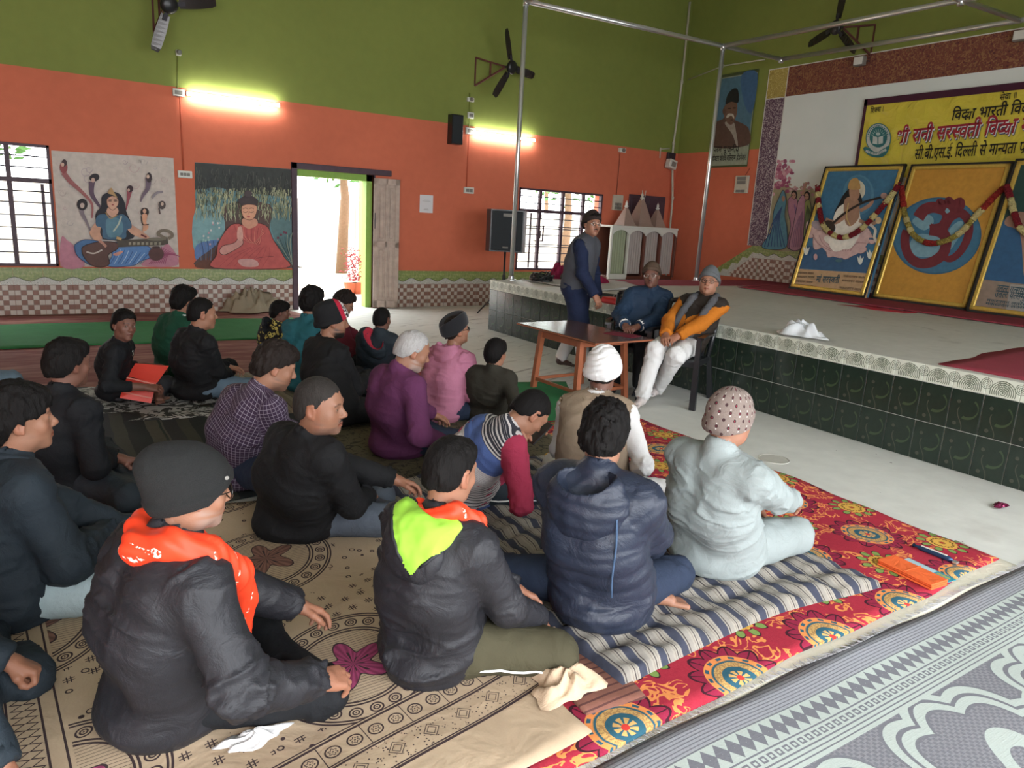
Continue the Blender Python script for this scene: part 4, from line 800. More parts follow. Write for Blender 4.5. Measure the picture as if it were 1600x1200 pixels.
# ================= FIGURES: signed-distance modelling =================
f4=np.float32
_rg=np.random.RandomState(11); _T=_rg.rand(32,32,32).astype(f4)
def vnoise(p,sc=1.,off=0.):
    q=p*sc+off+100.; i=np.floor(q).astype(np.int32); t=(q-i).astype(f4); t=t*t*(3-2*t); i&=31; j=(i+1)&31
    x0,y0,z0=i.T; x1,y1,z1=j.T; tx,ty,tz=t.T
    a=_T[x0,y0,z0]*(1-tx)+_T[x1,y0,z0]*tx; b=_T[x0,y1,z0]*(1-tx)+_T[x1,y1,z0]*tx; c=_T[x0,y0,z1]*(1-tx)+_T[x1,y0,z1]*tx; d=_T[x0,y1,z1]*(1-tx)+_T[x1,y1,z1]*tx
    return ((a*(1-ty)+b*ty)*(1-tz)+(c*(1-ty)+d*ty)*tz)*2-1
A3=lambda v: np.array(tuple(v),f4)
class Fld:
    def __init__(s,lo,hi,h):
        s.lo=A3(lo); s.h=h; s.n=np.maximum(np.ceil((A3(hi)-s.lo)/h).astype(int)+1,4); s.D=np.full(s.n,.5,f4); s.ax=[(s.lo[i]+h*np.arange(s.n[i])).astype(f4) for i in range(3)]
    def sl(s,lo,hi):
        a=np.clip(np.floor((A3(lo)-s.lo)/s.h).astype(int),0,s.n); b=np.clip(np.ceil((A3(hi)-s.lo)/s.h).astype(int)+1,0,s.n)
        if (b<=a).any(): return None,None
        k=tuple(slice(x,y) for x,y in zip(a,b)); return k,(s.ax[0][k[0]][:,None,None],s.ax[1][k[1]][None,:,None],s.ax[2][k[2]][None,None,:])
    def op(s,k,d,sm,sub=False):
        o=s.D[k]
        if sub: 
            d=-d; hh=np.maximum(sm-np.abs(o-d),0)/max(sm,1e-6); s.D[k]=np.maximum(o,d)+hh*hh*sm*.25
        else: hh=np.maximum(sm-np.abs(o-d),0)/max(sm,1e-6); s.D[k]=np.minimum(o,d)-hh*hh*sm*.25
    def cone(s,a,b,ra,rb,sm=.02,flat=False,sub=False,sq=None):
        a,b=A3(a),A3(b); m=max(ra,rb)+sm+2*s.h; k,g=s.sl(np.minimum(a,b)-m,np.maximum(a,b)+m)
        if k is None: return s
        d=b-a; L=float(d@d)+1e-9; P=[g[i]-a[i] for i in range(3)]; t=(P[0]*d[0]+P[1]*d[1]+P[2]*d[2])/L; tc=np.clip(t,0,1)
        q=np.sqrt((P[0]-tc*d[0])**2+(P[1]-tc*d[1])**2+(P[2]-tc*d[2])**2)-(ra+(rb-ra)*tc)
        if flat: q=np.maximum(q,(t-1)*math.sqrt(L))
        s.op(k,q,sm,sub); return s
    def ell(s,c,r,M=None,sm=.02,sub=False):
        c=A3(c); r=A3(r if hasattr(r,'__len__') else (r,r,r)); m=float(r.max())+sm+2*s.h; k,g=s.sl(c-m,c+m)
        if k is None: return s
        P=[g[i]-c[i] for i in range(3)]
        if M is not None: P=[P[0]*M[0][i]+P[1]*M[1][i]+P[2]*M[2][i] for i in range(3)]
        q0=np.sqrt((P[0]/r[0])**2+(P[1]/r[1])**2+(P[2]/r[2])**2); q1=np.sqrt((P[0]/r[0]**2)**2+(P[1]/r[1]**2)**2+(P[2]/r[2]**2)**2)+1e-6
        s.op(k,q0*(q0-1)/q1,sm,sub); return s
    def fn(s,f,mode='max'):
        d=f(s.ax[0][:,None,None],s.ax[1][None,:,None],s.ax[2][None,None,:]); s.D=np.maximum(s.D,d) if mode=='max' else (np.minimum(s.D,d) if mode=='min' else s.D+d); s.D=s.D.astype(f4); return s
    def nets(s):
        D=s.D; n=s.n; I=D<0
        c=sum(I[i:n[0]-1+i,j:n[1]-1+j,k:n[2]-1+k].astype(np.int8) for i in (0,1) for j in (0,1) for k in (0,1)); act=(c>0)&(c<8)
        ijk=np.argwhere(act); 
        if len(ijk)==0: return np.zeros((0,3),f4),np.zeros((0,4),int)
        idx=np.full(act.shape,-1,np.int32); idx[act]=np.arange(len(ijk))
        cor=[(i,j,k) for i in (0,1) for j in (0,1) for k in (0,1)]; V=np.stack([D[ijk[:,0]+a,ijk[:,1]+b,ijk[:,2]+c_] for a,b,c_ in cor],1)
        S_=np.zeros((len(ijk),3),f4); N_=np.zeros(len(ijk),f4)
        for p in range(8):
            for q in range(p+1,8):
                df=[abs(cor[p][i]-cor[q][i]) for i in range(3)]
                if sum(df)!=1: continue
                va,vb=V[:,p],V[:,q]; m=(va<0)!=(vb<0); t=np.where(m,va/np.where(m,va-vb,1),0)
                for ax in range(3): S_[:,ax]+=np.where(m,cor[p][ax]+(cor[q][ax]-cor[p][ax])*t,0)
                N_+=m
        P=s.lo+(ijk+S_/N_[:,None])*s.h; Q=[]
        for ax in range(3):
            sl0=[slice(0,-1) if i==ax else slice(1,-1) for i in range(3)]; sl1=[slice(1,None) if i==ax else slice(1,-1) for i in range(3)]
            a=I[tuple(sl0)]; b=I[tuple(sl1)]; e=np.argwhere(a!=b); off=np.array([0 if i==ax else 1 for i in range(3)]); e=e+off; u,v=(ax+1)%3,(ax+2)%3
            du=np.zeros(3,int); du[u]=1; dv=np.zeros(3,int); dv[v]=1
            g=lambda x: idx[x[:,0],x[:,1],x[:,2]]
            q=np.stack([g(e-du-dv),g(e-dv),g(e),g(e-du)],1); ins=I[e[:,0],e[:,1],e[:,2]]; q[~ins]=q[~ins][:,::-1]; Q.append(q)
        Q=np.concatenate(Q); Q=Q[(Q>=0).all(1)]; return P.astype(f4),Q
def vnorm(V,Q):
    a=V[Q[:,2]]-V[Q[:,0]]; b=V[Q[:,3]]-V[Q[:,1]]; n=np.cross(a,b); N=np.stack([np.bincount(Q.ravel(),np.repeat(n[:,i],4),len(V)) for i in range(3)],1)
    return (N/(np.linalg.norm(N,axis=1,keepdims=True)+1e-12)).astype(f4)
def npmesh(name,V,Q,mat,col=None,uv=None,mi=None):
    me=bpy.data.meshes.new(name); V=np.ascontiguousarray(V,f4); me.vertices.add(len(V)); me.vertices.foreach_set('co',V.ravel()); L=len(Q)
    me.loops.add(L*4); me.polygons.add(L); me.loops.foreach_set('vertex_index',Q.astype(np.int32).ravel()); me.polygons.foreach_set('loop_start',np.arange(0,L*4,4,dtype=np.int32))
    for m in (mat if isinstance(mat,(list,tuple)) else [mat]): me.materials.append(m)
    if mi is not None: me.polygons.foreach_set('material_index',mi.astype(np.int32))
    me.update(calc_edges=True); me.shade_smooth()
    if col is not None: a=me.color_attributes.new('Col','FLOAT_COLOR','POINT'); a.data.foreach_set('color',np.concatenate([col,np.ones((len(V),1))],1).astype(f4).ravel())
    if uv is not None: l=me.uv_layers.new(name='UVMap'); l.data.foreach_set('uv',uv[Q.ravel()].astype(f4).ravel())
    return me
def smoothstep(a,b,x): t=np.clip((x-a)/(b-a),0,1); return t*t*(3-2*t)
# ---- head template (face towards +Y) ----
HT={}
def head_template(kind,h):
    k=(kind,h)
    if k in HT: return HT[k]
    w,jw,nose,cheek,fat={'youth':(1,.92,.95,.9,0),'adult':(1.0,1.02,1.1,1.,.004),'old':(.98,.98,1.15,1.05,.0),'child':(1.02,.88,.78,.9,.003),'fat':(1.04,1.12,1.1,1.,.010)}[kind]
    F=Fld((-.1,-.12,-.2),(.1,.15,.13),h); m=lambda x,y,z:((x,y,z),(-x,y,z))
    F.ell((0,-.008,.028),(.076*w,.098,.09),sm=.01); F.ell((0,.028,-.035),(.058*jw+fat,.068,.088),sm=.03); F.ell((0,.03,-.06),(.052*jw+fat,.06,.05),sm=.02)
    F.ell((0,.073,-.100),(.022,.018,.016),sm=.025)
    for p in m(.045*jw+fat*.5,.012,-.078): F.ell(p,(.016,.026,.022),sm=.025)
    for p in m(.043,.058,-.026): F.ell(p,(.020*cheek,.020,.022),sm=.022)
    for p in m(.031,.105,.004): F.ell(p,(.018,.024,.013),sm=.018,sub=True)
    F.cone((-.036,.077,.026),(.036,.077,.026),.012,.012,.016)
    F.cone((0,.084,.012),(0,.103*1.0+.004*nose,-.022),.0085,.0115*nose,.012); F.ell((0,.103+.005*nose,-.027),(.0115*nose,.011,.0095),sm=.008)
    for p in m(.0125*nose,.099,-.031): F.ell(p,(.0085,.010,.0075),sm=.006)
    for p in m(.006,.104,-.0375): F.ell(p,(.0035,.005,.003),sm=.002,sub=True)
    for x in (-1,1): F.cone((0,.0935,-.0595),(x*.02,.083,-.0635),.0065,.0035,.006); F.cone((0,.0915,-.0715),(x*.018,.082,-.067),.0078,.004,.006)
    F.cone((-.022,.094,-.0655),(.022,.094,-.0655),.0022,.0022,.003,sub=True)
    for p in m(.031,.0745,.004): F.ell(p,.0150,sm=.006)
    for p in m(.031,.093,.0035): F.ell(p,(.0135,.010,.0044),sm=.003,sub=True)
    for s_ in (-1,1):
        F.ell((s_*.076*w,-.012,-.006),(.010,.020,.032),sm=.006); F.ell((s_*.0855*w,-.004,-.002),(.007,.012,.020),sm=.004,sub=True); F.cone((s_*.078*w,-.022,.018),(s_*.080*w,-.002,.024),.0055,.0055,.005); F.ell((s_*.077,-.001,-.032),(.006,.007,.009),sm=.004)
    F.cone((0,-.022,-.05),(0,-.034,-.150),.056,.052,.035); F.ell((0,.012,-.125),(.012,.012,.014),sm=.025)
    V,Q=F.nets(); x,y,z=V.T; ax=np.abs(x); C=np.ones((len(V),3),f4)
    def mixc(mask,c): C[:]=C*(1-mask[:,None])+np.array(c,f4)*mask[:,None]
    blot=vnoise(V,40.)*.06; C+=blot[:,None]
    mixc(.35*smoothstep(.03,0,np.sqrt((ax-.045)**2+(z+.03)**2))*(y>.04),(1.12,.86,.8)); mixc(.5*smoothstep(.018,.004,np.hypot(x,z+.026))*(y>.085),(1.15,.82,.76)); mixc(.5*smoothstep(.07,.08,ax)*(y<.03),(1.12,.84,.78))
    mixc(.45*smoothstep(.02,.008,np.hypot((ax-.031),(z-.002)*1.3))*(y>.05),(.62,.58,.58))
    lip=smoothstep(.0105,.006,np.abs(z+.066-.002*np.cos(ax*120)))*smoothstep(.027,.021,ax)*(y>.07); mixc(lip*.75,(.82,.45,.42)); mixc(smoothstep(.0028,.001,np.abs(z+.0655))*(ax<.022)*(y>.08),(.3,.15,.14))
    bz=.027+.004*np.cos((ax-.03)*90)-.002; brow=smoothstep(.0055,.003,np.abs(z-bz))*(ax>.012)*(ax<.05)*(y>.05); mixc(brow*(.6+.3*vnoise(V,220.)),(.08,.06,.06))
    be=smoothstep(-.035,-.06,z-(.02-np.minimum(y,.06))*.3)*smoothstep(-.02,.02,y)*(z>-.125); must=smoothstep(.012,.006,np.abs(z+.049))*(ax<.03)*(y>.07)
    sb=np.maximum(be*smoothstep(.0,.01,np.abs(z+.066)-.008*(ax<.028)),must)  # where stubble grows
    e=[]; 
    HT[k]=(V,Q,np.clip(C,0.02,2),sb.astype(f4)); return HT[k]
def eyeballs(gx=0.,gz=0.):
    V=[];Q=[];C=[]
    for s_ in (-1,1):
        c=np.array((s_*.031,.0742,.004)); n,m_=18,12; b=len(V)
        g=np.array((gx,1.,gz)); g/=np.linalg.norm(g)
        u=np.cross(g,(0,0,1)); u/=np.linalg.norm(u); v=np.cross(u,g)
        for i in range(m_+1):
            t=PI*i/m_*.62
            for k in range(n):
                a=TAU*k/n; d=g*cos(t)+u*sin(t)*cos(a)+v*sin(t)*sin(a); V.append(c+d*.0141)
                C.append((.02,.015,.012) if t<.24 else ((.10,.045,.02) if t<.5 else (.62,.56,.52)))
        for i in range(m_):
            for k in range(n): Q.append((b+i*n+k,b+(i+1)*n+k,b+(i+1)*n+(k+1)%n,b+i*n+(k+1)%n))
    return np.array(V,f4),np.array(Q),np.array(C,f4)
# ---- hands and feet ----
HN={}
def hand_template(kind,h=.0038):
    if (kind,h) in HN: return HN[kind,h]
    curl={'relaxed':(22,30,22),'flat':(6,8,5),'fist':(62,75,45),'hold':(42,48,30)}[kind]
    F=Fld((-.08,-.04,-.09),(.07,.2,.05),h); K=[(-.030,.084,.0),(-.010,.089,.003),(.011,.085,.001),(.030,.076,-.003)]
    for i,kx in enumerate(K): F.cone((kx[0]*.55,.0,0),kx,.017,.0125,.012)
    F.cone((0,-.035,0),(0,.02,0),.026,.024,.015); F.cone((-.012,.02,-.01),(-.025,.06,-.014),.018,.014,.012); F.cone((.02,.02,-.008),(.024,.055,-.010),.014,.013,.012)
    for i,(kx,L) in enumerate(zip(K,(.070,.078,.072,.056))):
        p=Vector(kx); a=0; sp=(kx[0])*1.6+.02*(kind!='fist')*(1 if i>1 else -1)
        for j,(fr,r) in enumerate(((.45,.0102),(.31,.0092),(.24,.0080))):
            a+=math.radians(curl[j]*(1+.12*i+(-.1 if i==0 else 0))); d=Vector((sp*.8,cos(a),-sin(a))).normalized(); q=p+d*L*fr; F.cone(p,q,r,r*.9,.0035); p=q
    tb=[(-.020,.022,-.008),(-.046,.052,-.022),(-.050,.080,-.032),(-.046,.100,-.040)] if kind!='fist' else [(-.020,.022,-.008),(-.040,.052,-.026),(-.028,.074,-.044),(-.008,.082,-.050)]
    for a,b,r in zip(tb,tb[1:],(.0150,.0118,.0100)): F.cone(a,b,r,r*.88,.006)
    HN[kind,h]=F.nets(); return HN[kind,h]
def foot_template(h=.004):
    if 'foot' in HN: return HN['foot']
    F=Fld((-.06,-.06,-.01),(.06,.24,.13),h); F.ell((0,-.01,.03),(.032,.038,.032),sm=.02); F.cone((0,-.005,.05),(0,-.01,.12),.036,.034,.03)
    F.cone((-.0,.0,.045),(-.012,.12,.026),.036,.024,.03); F.cone((.005,.02,.03),(.02,.125,.02),.028,.018,.03)
    for i,(x,l,r) in enumerate(((-.028,.062,.0135),(-.008,.058,.0095),(.008,.052,.009),(.022,.044,.0085),(.034,.034,.008))): F.cone((x*.8,.125,.018),(x,.14+l*.85,.0125),r,r*.9,.005)
    HN['foot']=F.nets(); return HN['foot']
# ---- hair, caps and beards in head coordinates ----
CR_E=lambda F,t,w=1.: F.ell((0,-.010,.030),(.077*w+t,.098+t,.090+t),sm=.01)
CAPM={}
def hair_mesh(style,seed=0,h=.0047):
    k=(style,seed)
    if k in CAPM: return CAPM[k]
    # style: thickness side, top, hairline height front, nape, clump size
    S_={'short':(.009,.018,.068,-.064,.0040),'crop':(.004,.007,.076,-.06,.0016),'receding':(.005,.008,.088,-.055,.0018),'thick':(.012,.024,.062,-.075,.0060),'fringe':(.014,.030,.040,-.08,.0060),
        'fluffy':(.013,.032,.060,-.07,.0085),'bowl':(.014,.020,.052,-.08,.0030),'balding':(.006,.004,.092,-.062,.0022),'fade':(.0030,.016,.066,-.050,.0040)}[style]
    ts,tt,hf,nape,cl=S_; F=Fld((-.12,-.16,-.12),(.12,.15,.18),h); F.ell((0,-.010,.030),(.077+ts,.098+ts,.090+tt),sm=.01)
    F.ell((0,-.03,-.02),(.070+ts*.8,.078+ts,.075),sm=.03); F.cone((0,-.048,-.03),(0,-.052,nape-.01),.050+ts*.6,.046+ts*.4,.02)
    if tt>.015: F.ell((0,.045,.078),(.060,.058,.034+tt*.5),sm=.02)
    g=np.stack(np.broadcast_arrays(F.ax[0][:,None,None],F.ax[1][None,:,None],F.ax[2][None,None,:]),-1).reshape(-1,3); gs=g*np.array([1,1,.42],f4)
    nz=(vnoise(gs,60.,seed*3.1)*.9+vnoise(gs,130.,seed*1.7+5)*.7).reshape(F.D.shape); F.D+=(nz*cl).astype(f4)
    x,y,z=F.ax[0][:,None,None],F.ax[1][None,:,None],F.ax[2][None,None,:]
    ys=np.array([-.2,-.06,-.035,-.012,.006,.02,.035,.06,.085,.2],f4); zs=np.array([nape,nape+.006,-.028,.004,.002,.012,hf-.026,hf-.006,hf,hf],f4)
    line=np.interp(F.ax[1],ys,zs)[None,:,None]+ (.012*smoothstep(.03,.06,np.abs(x))*(y>.04)*-1)
    if style=='receding': line=line+.018*smoothstep(.02,.045,np.abs(x))*(y>.03)
    if style=='balding': line=line+.0*x
    jag=(vnoise(g*np.array([1,.5,.3],f4),120.,seed+9.)*.006).reshape(F.D.shape)
    F.D=np.maximum(F.D,(line-z+jag)*.8).astype(f4)
    V,Q=F.nets(); CAPM[k]=(V,Q); return CAPM[k]
def hairmat(name,c1,c2,rough=.62):
    if name in MATS: return MATS[name]
    m=MT(name,rough,0,.09); x,y,z=m.xyz(); v=m.vec(x*1.,y*1.,z*.22); n=m.noise(260,3,vec=v); n2=m.noise(60,3,vec=v); m.col(m.mix(n*.6+n2*.4,c1,c2)); m.bump(n*.6+n2*.8,.006,.9); MATS[name]=m.m; return m.m
H_BLK=hairmat('black_hair',(.0025,.0025,.003),(.013,.011,.010)); H_BRN=hairmat('dark_brown_hair',(.006,.0045,.004),(.028,.02,.017),.6); H_GRY=hairmat('grey_hair',(.16,.15,.15),(.52,.5,.48),.55); H_SLT=hairmat('greying_hair',(.008,.008,.008),(.055,.047,.042),.6)
def skinmat():
    m=MT('skin',.48,0,.35); n=m.noise(9,4); c=m.vcol(); m.col(m.shade(c,n,.9,1.1)); m.bump(m.noise(160,3),.0012,.6); m.b.inputs['Subsurface Weight'].default_value=.06; m.b.inputs['Subsurface Radius'].default_value=(.02,.008,.005); m.b.inputs['Subsurface Scale'].default_value=.3; return m.m
M_SKIN=skinmat()
TONE={'fair':(.42,.215,.140),'mid':(.28,.135,.083),'dark':(.155,.072,.050),'vdark':(.13,.065,.048)}
def mat3(yaw,pitch=0.,roll=0.,s=1.):
    """head frame: yaw is a compass angle (0 = +Y, 90deg = +X); pitch>0 looks down"""
    return Matrix.Rotation(-yaw,3,'Z')@Matrix.Rotation(-pitch,3,'X')@Matrix.Rotation(roll,3,'Y')*s
def ik(a,b,l1,l2,pole):
    a,b=Vector(a),Vector(b); d=b-a; L=d.length; m=(l1+l2)*.995
    if L>m: b=a+d*(m/L); d=b-a; L=m
    x=(l1*l1-l2*l2+L*L)/(2*L); hh=math.sqrt(max(l1*l1-x*x,0)); e=d.normalized(); p=Vector(pole); p=(p-e*p.dot(e)); p=p.normalized() if p.length>1e-5 else e.orthogonal().normalized(); return a+e*x+p*hh,b
def beanie_mesh(front=.045,back=-.055,side=-.02,top=.025,t=.014,slouch=0.,rim=.006,seed=0,wrap=False,h=.0042,peak=0.):
    F=Fld((-.13,-.19,-.12),(.13,.16,.21),h); F.ell((0,-.010,.030),(.079+t,.100+t,.092+top),sm=.01); F.ell((0,-.03,-.02),(.073+t,.082+t,.07),sm=.03)
    if slouch: F.ell((0,-.075,.06+slouch*.3),(.07,.06+slouch,.055+slouch*.6),sm=.05)
    if peak: F.ell((0,.0,.10),(.035,.08,.03+peak),sm=.03)
    x,y,z=F.ax[0][:,None,None],F.ax[1][None,:,None],F.ax[2][None,None,:]
    line=np.interp(F.ax[1],[-.12,-.03,.02,.09],[back,side,side+.012,front])[None,:,None]
    F.D-= (rim*smoothstep(line+.045,line+.03,z)).astype(f4)
    g=np.stack(np.broadcast_arrays(x,y,z),-1).reshape(-1,3)
    if wrap: 
        a=np.arctan2(g[:,0],g[:,1]+.01); rr=g[:,2]*60+np.abs(a)*3.0*np.sign(g[:,0]+1e-6)*.5+vnoise(g,14.,seed)*1.5; F.D+=(np.abs(np.sin(rr*1.6)).reshape(F.D.shape)*-.007+.003).astype(f4)
    F.D+=(vnoise(g,16.,seed)*.004+vnoise(g,45.,seed)*.0016).reshape(F.D.shape).astype(f4)
    F.D=np.maximum(F.D,(line-z)*.9).astype(f4); F.ell((0,-.01,-.02),(.070,.09,.07),sm=.0,sub=True)
    return F.nets()
def topi_mesh(seed=0):
    F=Fld((-.13,-.19,-.10),(.13,.17,.24),.004); F.ell((0,-.018,.05),(.090,.132,.17),sm=.01)
    x,y,z=F.ax[0][:,None,None],F.ax[1][None,:,None],F.ax[2][None,None,:]
    F.D=np.maximum(F.D,(z-(.128+.38*y+.035*np.abs(x)/.08-.02))*.85).astype(f4); line=np.interp(F.ax[1],[-.12,-.03,.02,.09],[-.035,-.012,.012,.050])[None,:,None]; F.D=np.maximum(F.D,(line-z)*.9).astype(f4)
    F.ell((0,-.01,-.03),(.070,.09,.07),sm=.0,sub=True); return F.nets()
def glasses(par,M,mat,r=.021):
    b=MB()
    for s_ in (-1,1):
        c=Vector((s_*.034,.098,.002)); b.tube([c+Vector((r*cos(a)*1.1,-.004*abs(cos(a)),r*.78*sin(a))) for a in [TAU*k/16 for k in range(16)]],.0022,6,closed=True)
        b.tube([Vector((s_*.056,.094,.006)),Vector((s_*.078,.06,.006)),Vector((s_*.083,-.005,.006)),Vector((s_*.082,-.02,-.012))],.0018,6)
    b.tube([Vector((-.013,.1,.004)),Vector((0,.108,.006)),Vector((.013,.1,.004))],.0018,6)
    o=b.obj('glasses',mat,par,smooth=True); o.matrix_local=M
    for s_ in (-1,1):
        b=MB(); c=Vector((s_*.034,.097,.002)); P=[c+Vector((r*cos(a)*1.05,0,r*.74*sin(a))) for a in [TAU*k/16 for k in range(16)]]; b.add(P,[tuple(range(16))]); b.obj('lens',M_LENS,o)
m=MT('lens_glass',.05); m.b.inputs['Transmission Weight'].default_value=1; m.b.inputs['IOR'].default_value=1.05; m.b.inputs['Base Color'].default_value=(.9,.9,.9,1); M_LENS=m.m
def garment(name,F,mat,par,B,segs,folds=1.,seed=0,puff=0.,mi=None,extra=None):
    V,Q=F.nets()
    if len(V)==0: return None
    # nearest limb segment gives cloth coordinates: u round the limb, v along it
    ANG=np.zeros(len(V),f4); best=np.full(len(V),9.,f4); U=np.zeros((len(V),2),f4); bend=np.zeros(len(V),f4)
    for (a,b,r,v0,kind,ref) in segs:
        a,b=A3(a),A3(b); d=b-a; L=np.linalg.norm(d)+1e-6; e=d/L; P=V-a; t=P@e; tc=np.clip(t,0,L); q=P-tc[:,None]*e; dist=np.linalg.norm(q,axis=1)-r
        rf=A3(ref); rf=rf-(rf@e)*e; rf/=np.linalg.norm(rf)+1e-6; bn=np.cross(e,rf); m_=dist<best; best=np.where(m_,dist,best)
        ang=np.arctan2(q@bn,q@rf); U[m_,0]=(ang*r*1.05)[m_]; ANG[m_]=ang[m_]; U[m_,1]=(t+v0)[m_]
        bd=np.exp(-((t-L)/.09)**2)+np.exp(-(t/.09)**2) if kind=='limb' else .25+.5*np.exp(-((t-L*.25)/.12)**2); bend[m_]=bd[m_]
    N=vnorm(V,Q); n1=vnoise(V,7.,seed*1.3); n2=vnoise(V,17.,seed*2.1); n3=vnoise(V,4.,seed+3.)
    an=ANG; G=np.stack([np.cos(an)*.9+U[:,1]*3,np.sin(an)*.9-U[:,1]*2.,U[:,1]*17.],1).astype(f4); r1=np.maximum(0,1-2.6*np.abs(vnoise(G,1.,seed)))**1.4-.3; G2=np.stack([np.cos(an)*1.6,np.sin(an)*1.6,U[:,1]*34.+n1],1).astype(f4); r2=np.maximum(0,1-2.4*np.abs(vnoise(G2,1.,seed+4.)))**1.3-.3
    d=folds*((r1*.0135+r2*.0065)*(bend*.7+.3)*(smoothstep(-.35,.3,n3)*.7+.3)+n1*.007+n2*.0025)
    if puff: d=d+puff*(np.abs(np.sin(PI*U[:,1]/.075+n1*.5))-.5)
    V=V+N*d[:,None].astype(f4)
    V[:,2]=np.maximum(V[:,2],B.z+.004)
    o=link(name,npmesh(name,V-A3(B),Q,mat,uv=U,mi=None if mi is None else mi(V,Q)),par); return o
NP=[0]
def person(label,base,head,rb,rh,pitch=0.,roll=0.,s=1.,tone='mid',kind='adult',hair=('short',None),cap=None,top=None,vest=None,legs=None,pose='floor',z0=.03,Lh=.64,near=None,bw=1.,
    R=None,L=None,KR=None,KL=None,AR=None,AL=None,hands=('relaxed','relaxed'),feet=False,h=.012,hood=None,collar=None,scarf=None,gl=None,stub=0.,stubc=(.05,.045,.04),must=None,gaze=(0,0),hh=None,pole=(None,None),group=None,hs=1.,glr=.022,slouch=1.,face=True,sw=1.,hdir=(None,None),B=None,P=None,Hc=None,sock=None,skirt=None,arms=True,tuck=0.):
    NP[0]+=1; sd=NP[0]; U_=Vector((0,0,1)); B=Vector(B) if B is not None else onZ(base[0],base[1],z0); az=math.degrees(math.atan2(B.x,B.y)); yb=math.radians(az+rb); yh=math.radians(az+rh)
    Fw=Vector((sin(yb),cos(yb),0)); Rt=Vector((cos(yb),-sin(yb),0)); loc=lambda r,f,u: B+Rt*(r*s)+Fw*(f*s)+U_*(u*s)
    P=loc(*(P or (0,0,.115))); 
    if Hc is None:
        d=ray(*head); o_=CO-P; bq=o_.dot(d); cq=o_.dot(o_)-(Lh*s)**2; D_=bq*bq-cq
        if D_<=0: Hc=CO+d*(-bq)
        else:
            c=[CO+d*(-bq-math.sqrt(D_)),CO+d*(-bq+math.sqrt(D_))]
            if near is None: c.sort(key=lambda q:abs((q-P).dot(Fw)-.08*s)); Hc=c[0]
            else: Hc=c[0] if near else c[1]
    else: Hc=Vector(Hc)
    Hm=mat3(yh,math.radians(pitch),math.radians(roll),s*hs); spine=(Hc-P).normalized()
    N=Hc+Hm@Vector((0,-.045,-.155)); N=N*.75+(Hc-spine*.17*s-Fw*.035*s)*.25
    M1=P.lerp(N,.5)-Fw*(.05*s*slouch)+U_*0.0; Ut=(N-M1).normalized(); Fc=(Fw-Ut*Fw.dot(Ut)).normalized(); T=N-Ut*.055*s
    SR,SL=T+Rt*(.165*s*sw)-Ut*.015*s+Fc*.01*s,T-Rt*(.165*s*sw)-Ut*.015*s+Fc*.01*s
    HR,HL=P+Rt*.09*s,P-Rt*.09*s
    pt=lambda q,dflt: loc(*dflt) if q is None else (Hc+Hm@Vector(q[1:]) if q[0]=='h' else onZ(*q) if len(q)==3 else loc(*q[1:]))
    if pose=='floor': kr,kl,ar,al=(.30,.30,.10),(-.30,.30,.10),(-.10,.36,.05),(.10,.30,.06)
    else: kr,kl,ar,al=(.12,.44,.47),(-.12,.44,.47),(.12,.42,.07),(-.12,.42,.07)
    KR,KL=pt(KR,kr),pt(KL,kl); AR,AL=pt(AR,ar),pt(AL,al)
    for q in (KR,KL): q.z=max(q.z,B.z+.075*s)
    def fixl(Hj,K,l): 
        d=K-Hj; return Hj+d*(min(max(d.length,.9*l),1.05*l)/d.length)
    if pose!='stand': KR,KL=fixl(HR,KR,.43*s),fixl(HL,KL,.43*s)
    wr,wl_=pt(R,(.08,.30,.20)),pt(L,(-.08,.30,.20))
    polR=Vector(Rt*.5-Fw*.35-U_*.7) if pole[0] is None else Rt*pole[0][0]+Fw*pole[0][1]+U_*pole[0][2]; polL=Vector(-Rt*.5-Fw*.35-U_*.7) if pole[1] is None else Rt*pole[1][0]+Fw*pole[1][1]+U_*pole[1][2]
    ER,wr=ik(SR,wr,.285*s,.26*s,polR); EL,wl_=ik(SL,wl_,.285*s,.26*s,polL)
    allp=[P,N,Hc,SR,SL,HR,HL,KR,KL,AR,AL,ER,EL,wr,wl_]
    lo=Vector([min(p[i] for p in allp)-.2*s for i in range(3)]); hi=Vector([max(p[i] for p in allp)+.2*s for i in range(3)])
    def torso(F,t,hem=0.,arm=True,full=True):
        k=s*bw; Rl=Rt
        for g in (-1,1):
            F.cone(P+Rl*g*.075*k+U_*.02*s,M1+Rl*g*.055*k,.115*k+t,.108*k+t,.05,sq=1); F.cone(M1+Rl*g*.055*k,T-Ut*.06*s+Rl*g*.075*s,.108*k+t,.098*s+t,.05)
            F.cone(T-Ut*.06*s+Rl*g*.075*s,T+Rl*g*.09*s-Ut*.0*s,.098*s+t,.062*s+t,.04)
        if bw>1.03: F.ell(P.lerp(M1,.7)+Fc*.06*s,(.12*k+t,.12*k+t,.12*k+t),sm=.06)
        F.cone(SL,SR,.052*s+t,.052*s+t,.04); F.cone(T,N+Ut*.03*s,.075*s+t*.6,.056*s+t*.5,.03)
        if hem: F.ell(P-U_*.045*s-Fw*.02*s,(.165*k+t,.165*k+t,.08*s+t),sm=.05)
    def sleeve(F,t,S0,E0,W0,cuff=0.,short=False):
        d=(W0-E0).normalized(); F.cone(S0,E0,.054*s*max(bw,.95)+t,.043*s+t,.035)
        if not short: F.cone(E0,W0-d*(cuff-.012),.044*s+t,.032*s+t*.9,.03,flat=True)
    def leg(F,t,H0,K0,A0,ankle=True):
        d=(A0-K0).normalized(); F.cone(H0,K0,.088*s+t,.060*s+t,.035); F.cone(K0,A0,.058*s+t,.038*s+t*1.0,.03,flat=True)
    # --- body ---
    hb=.023; F=Fld(lo,hi,hb)
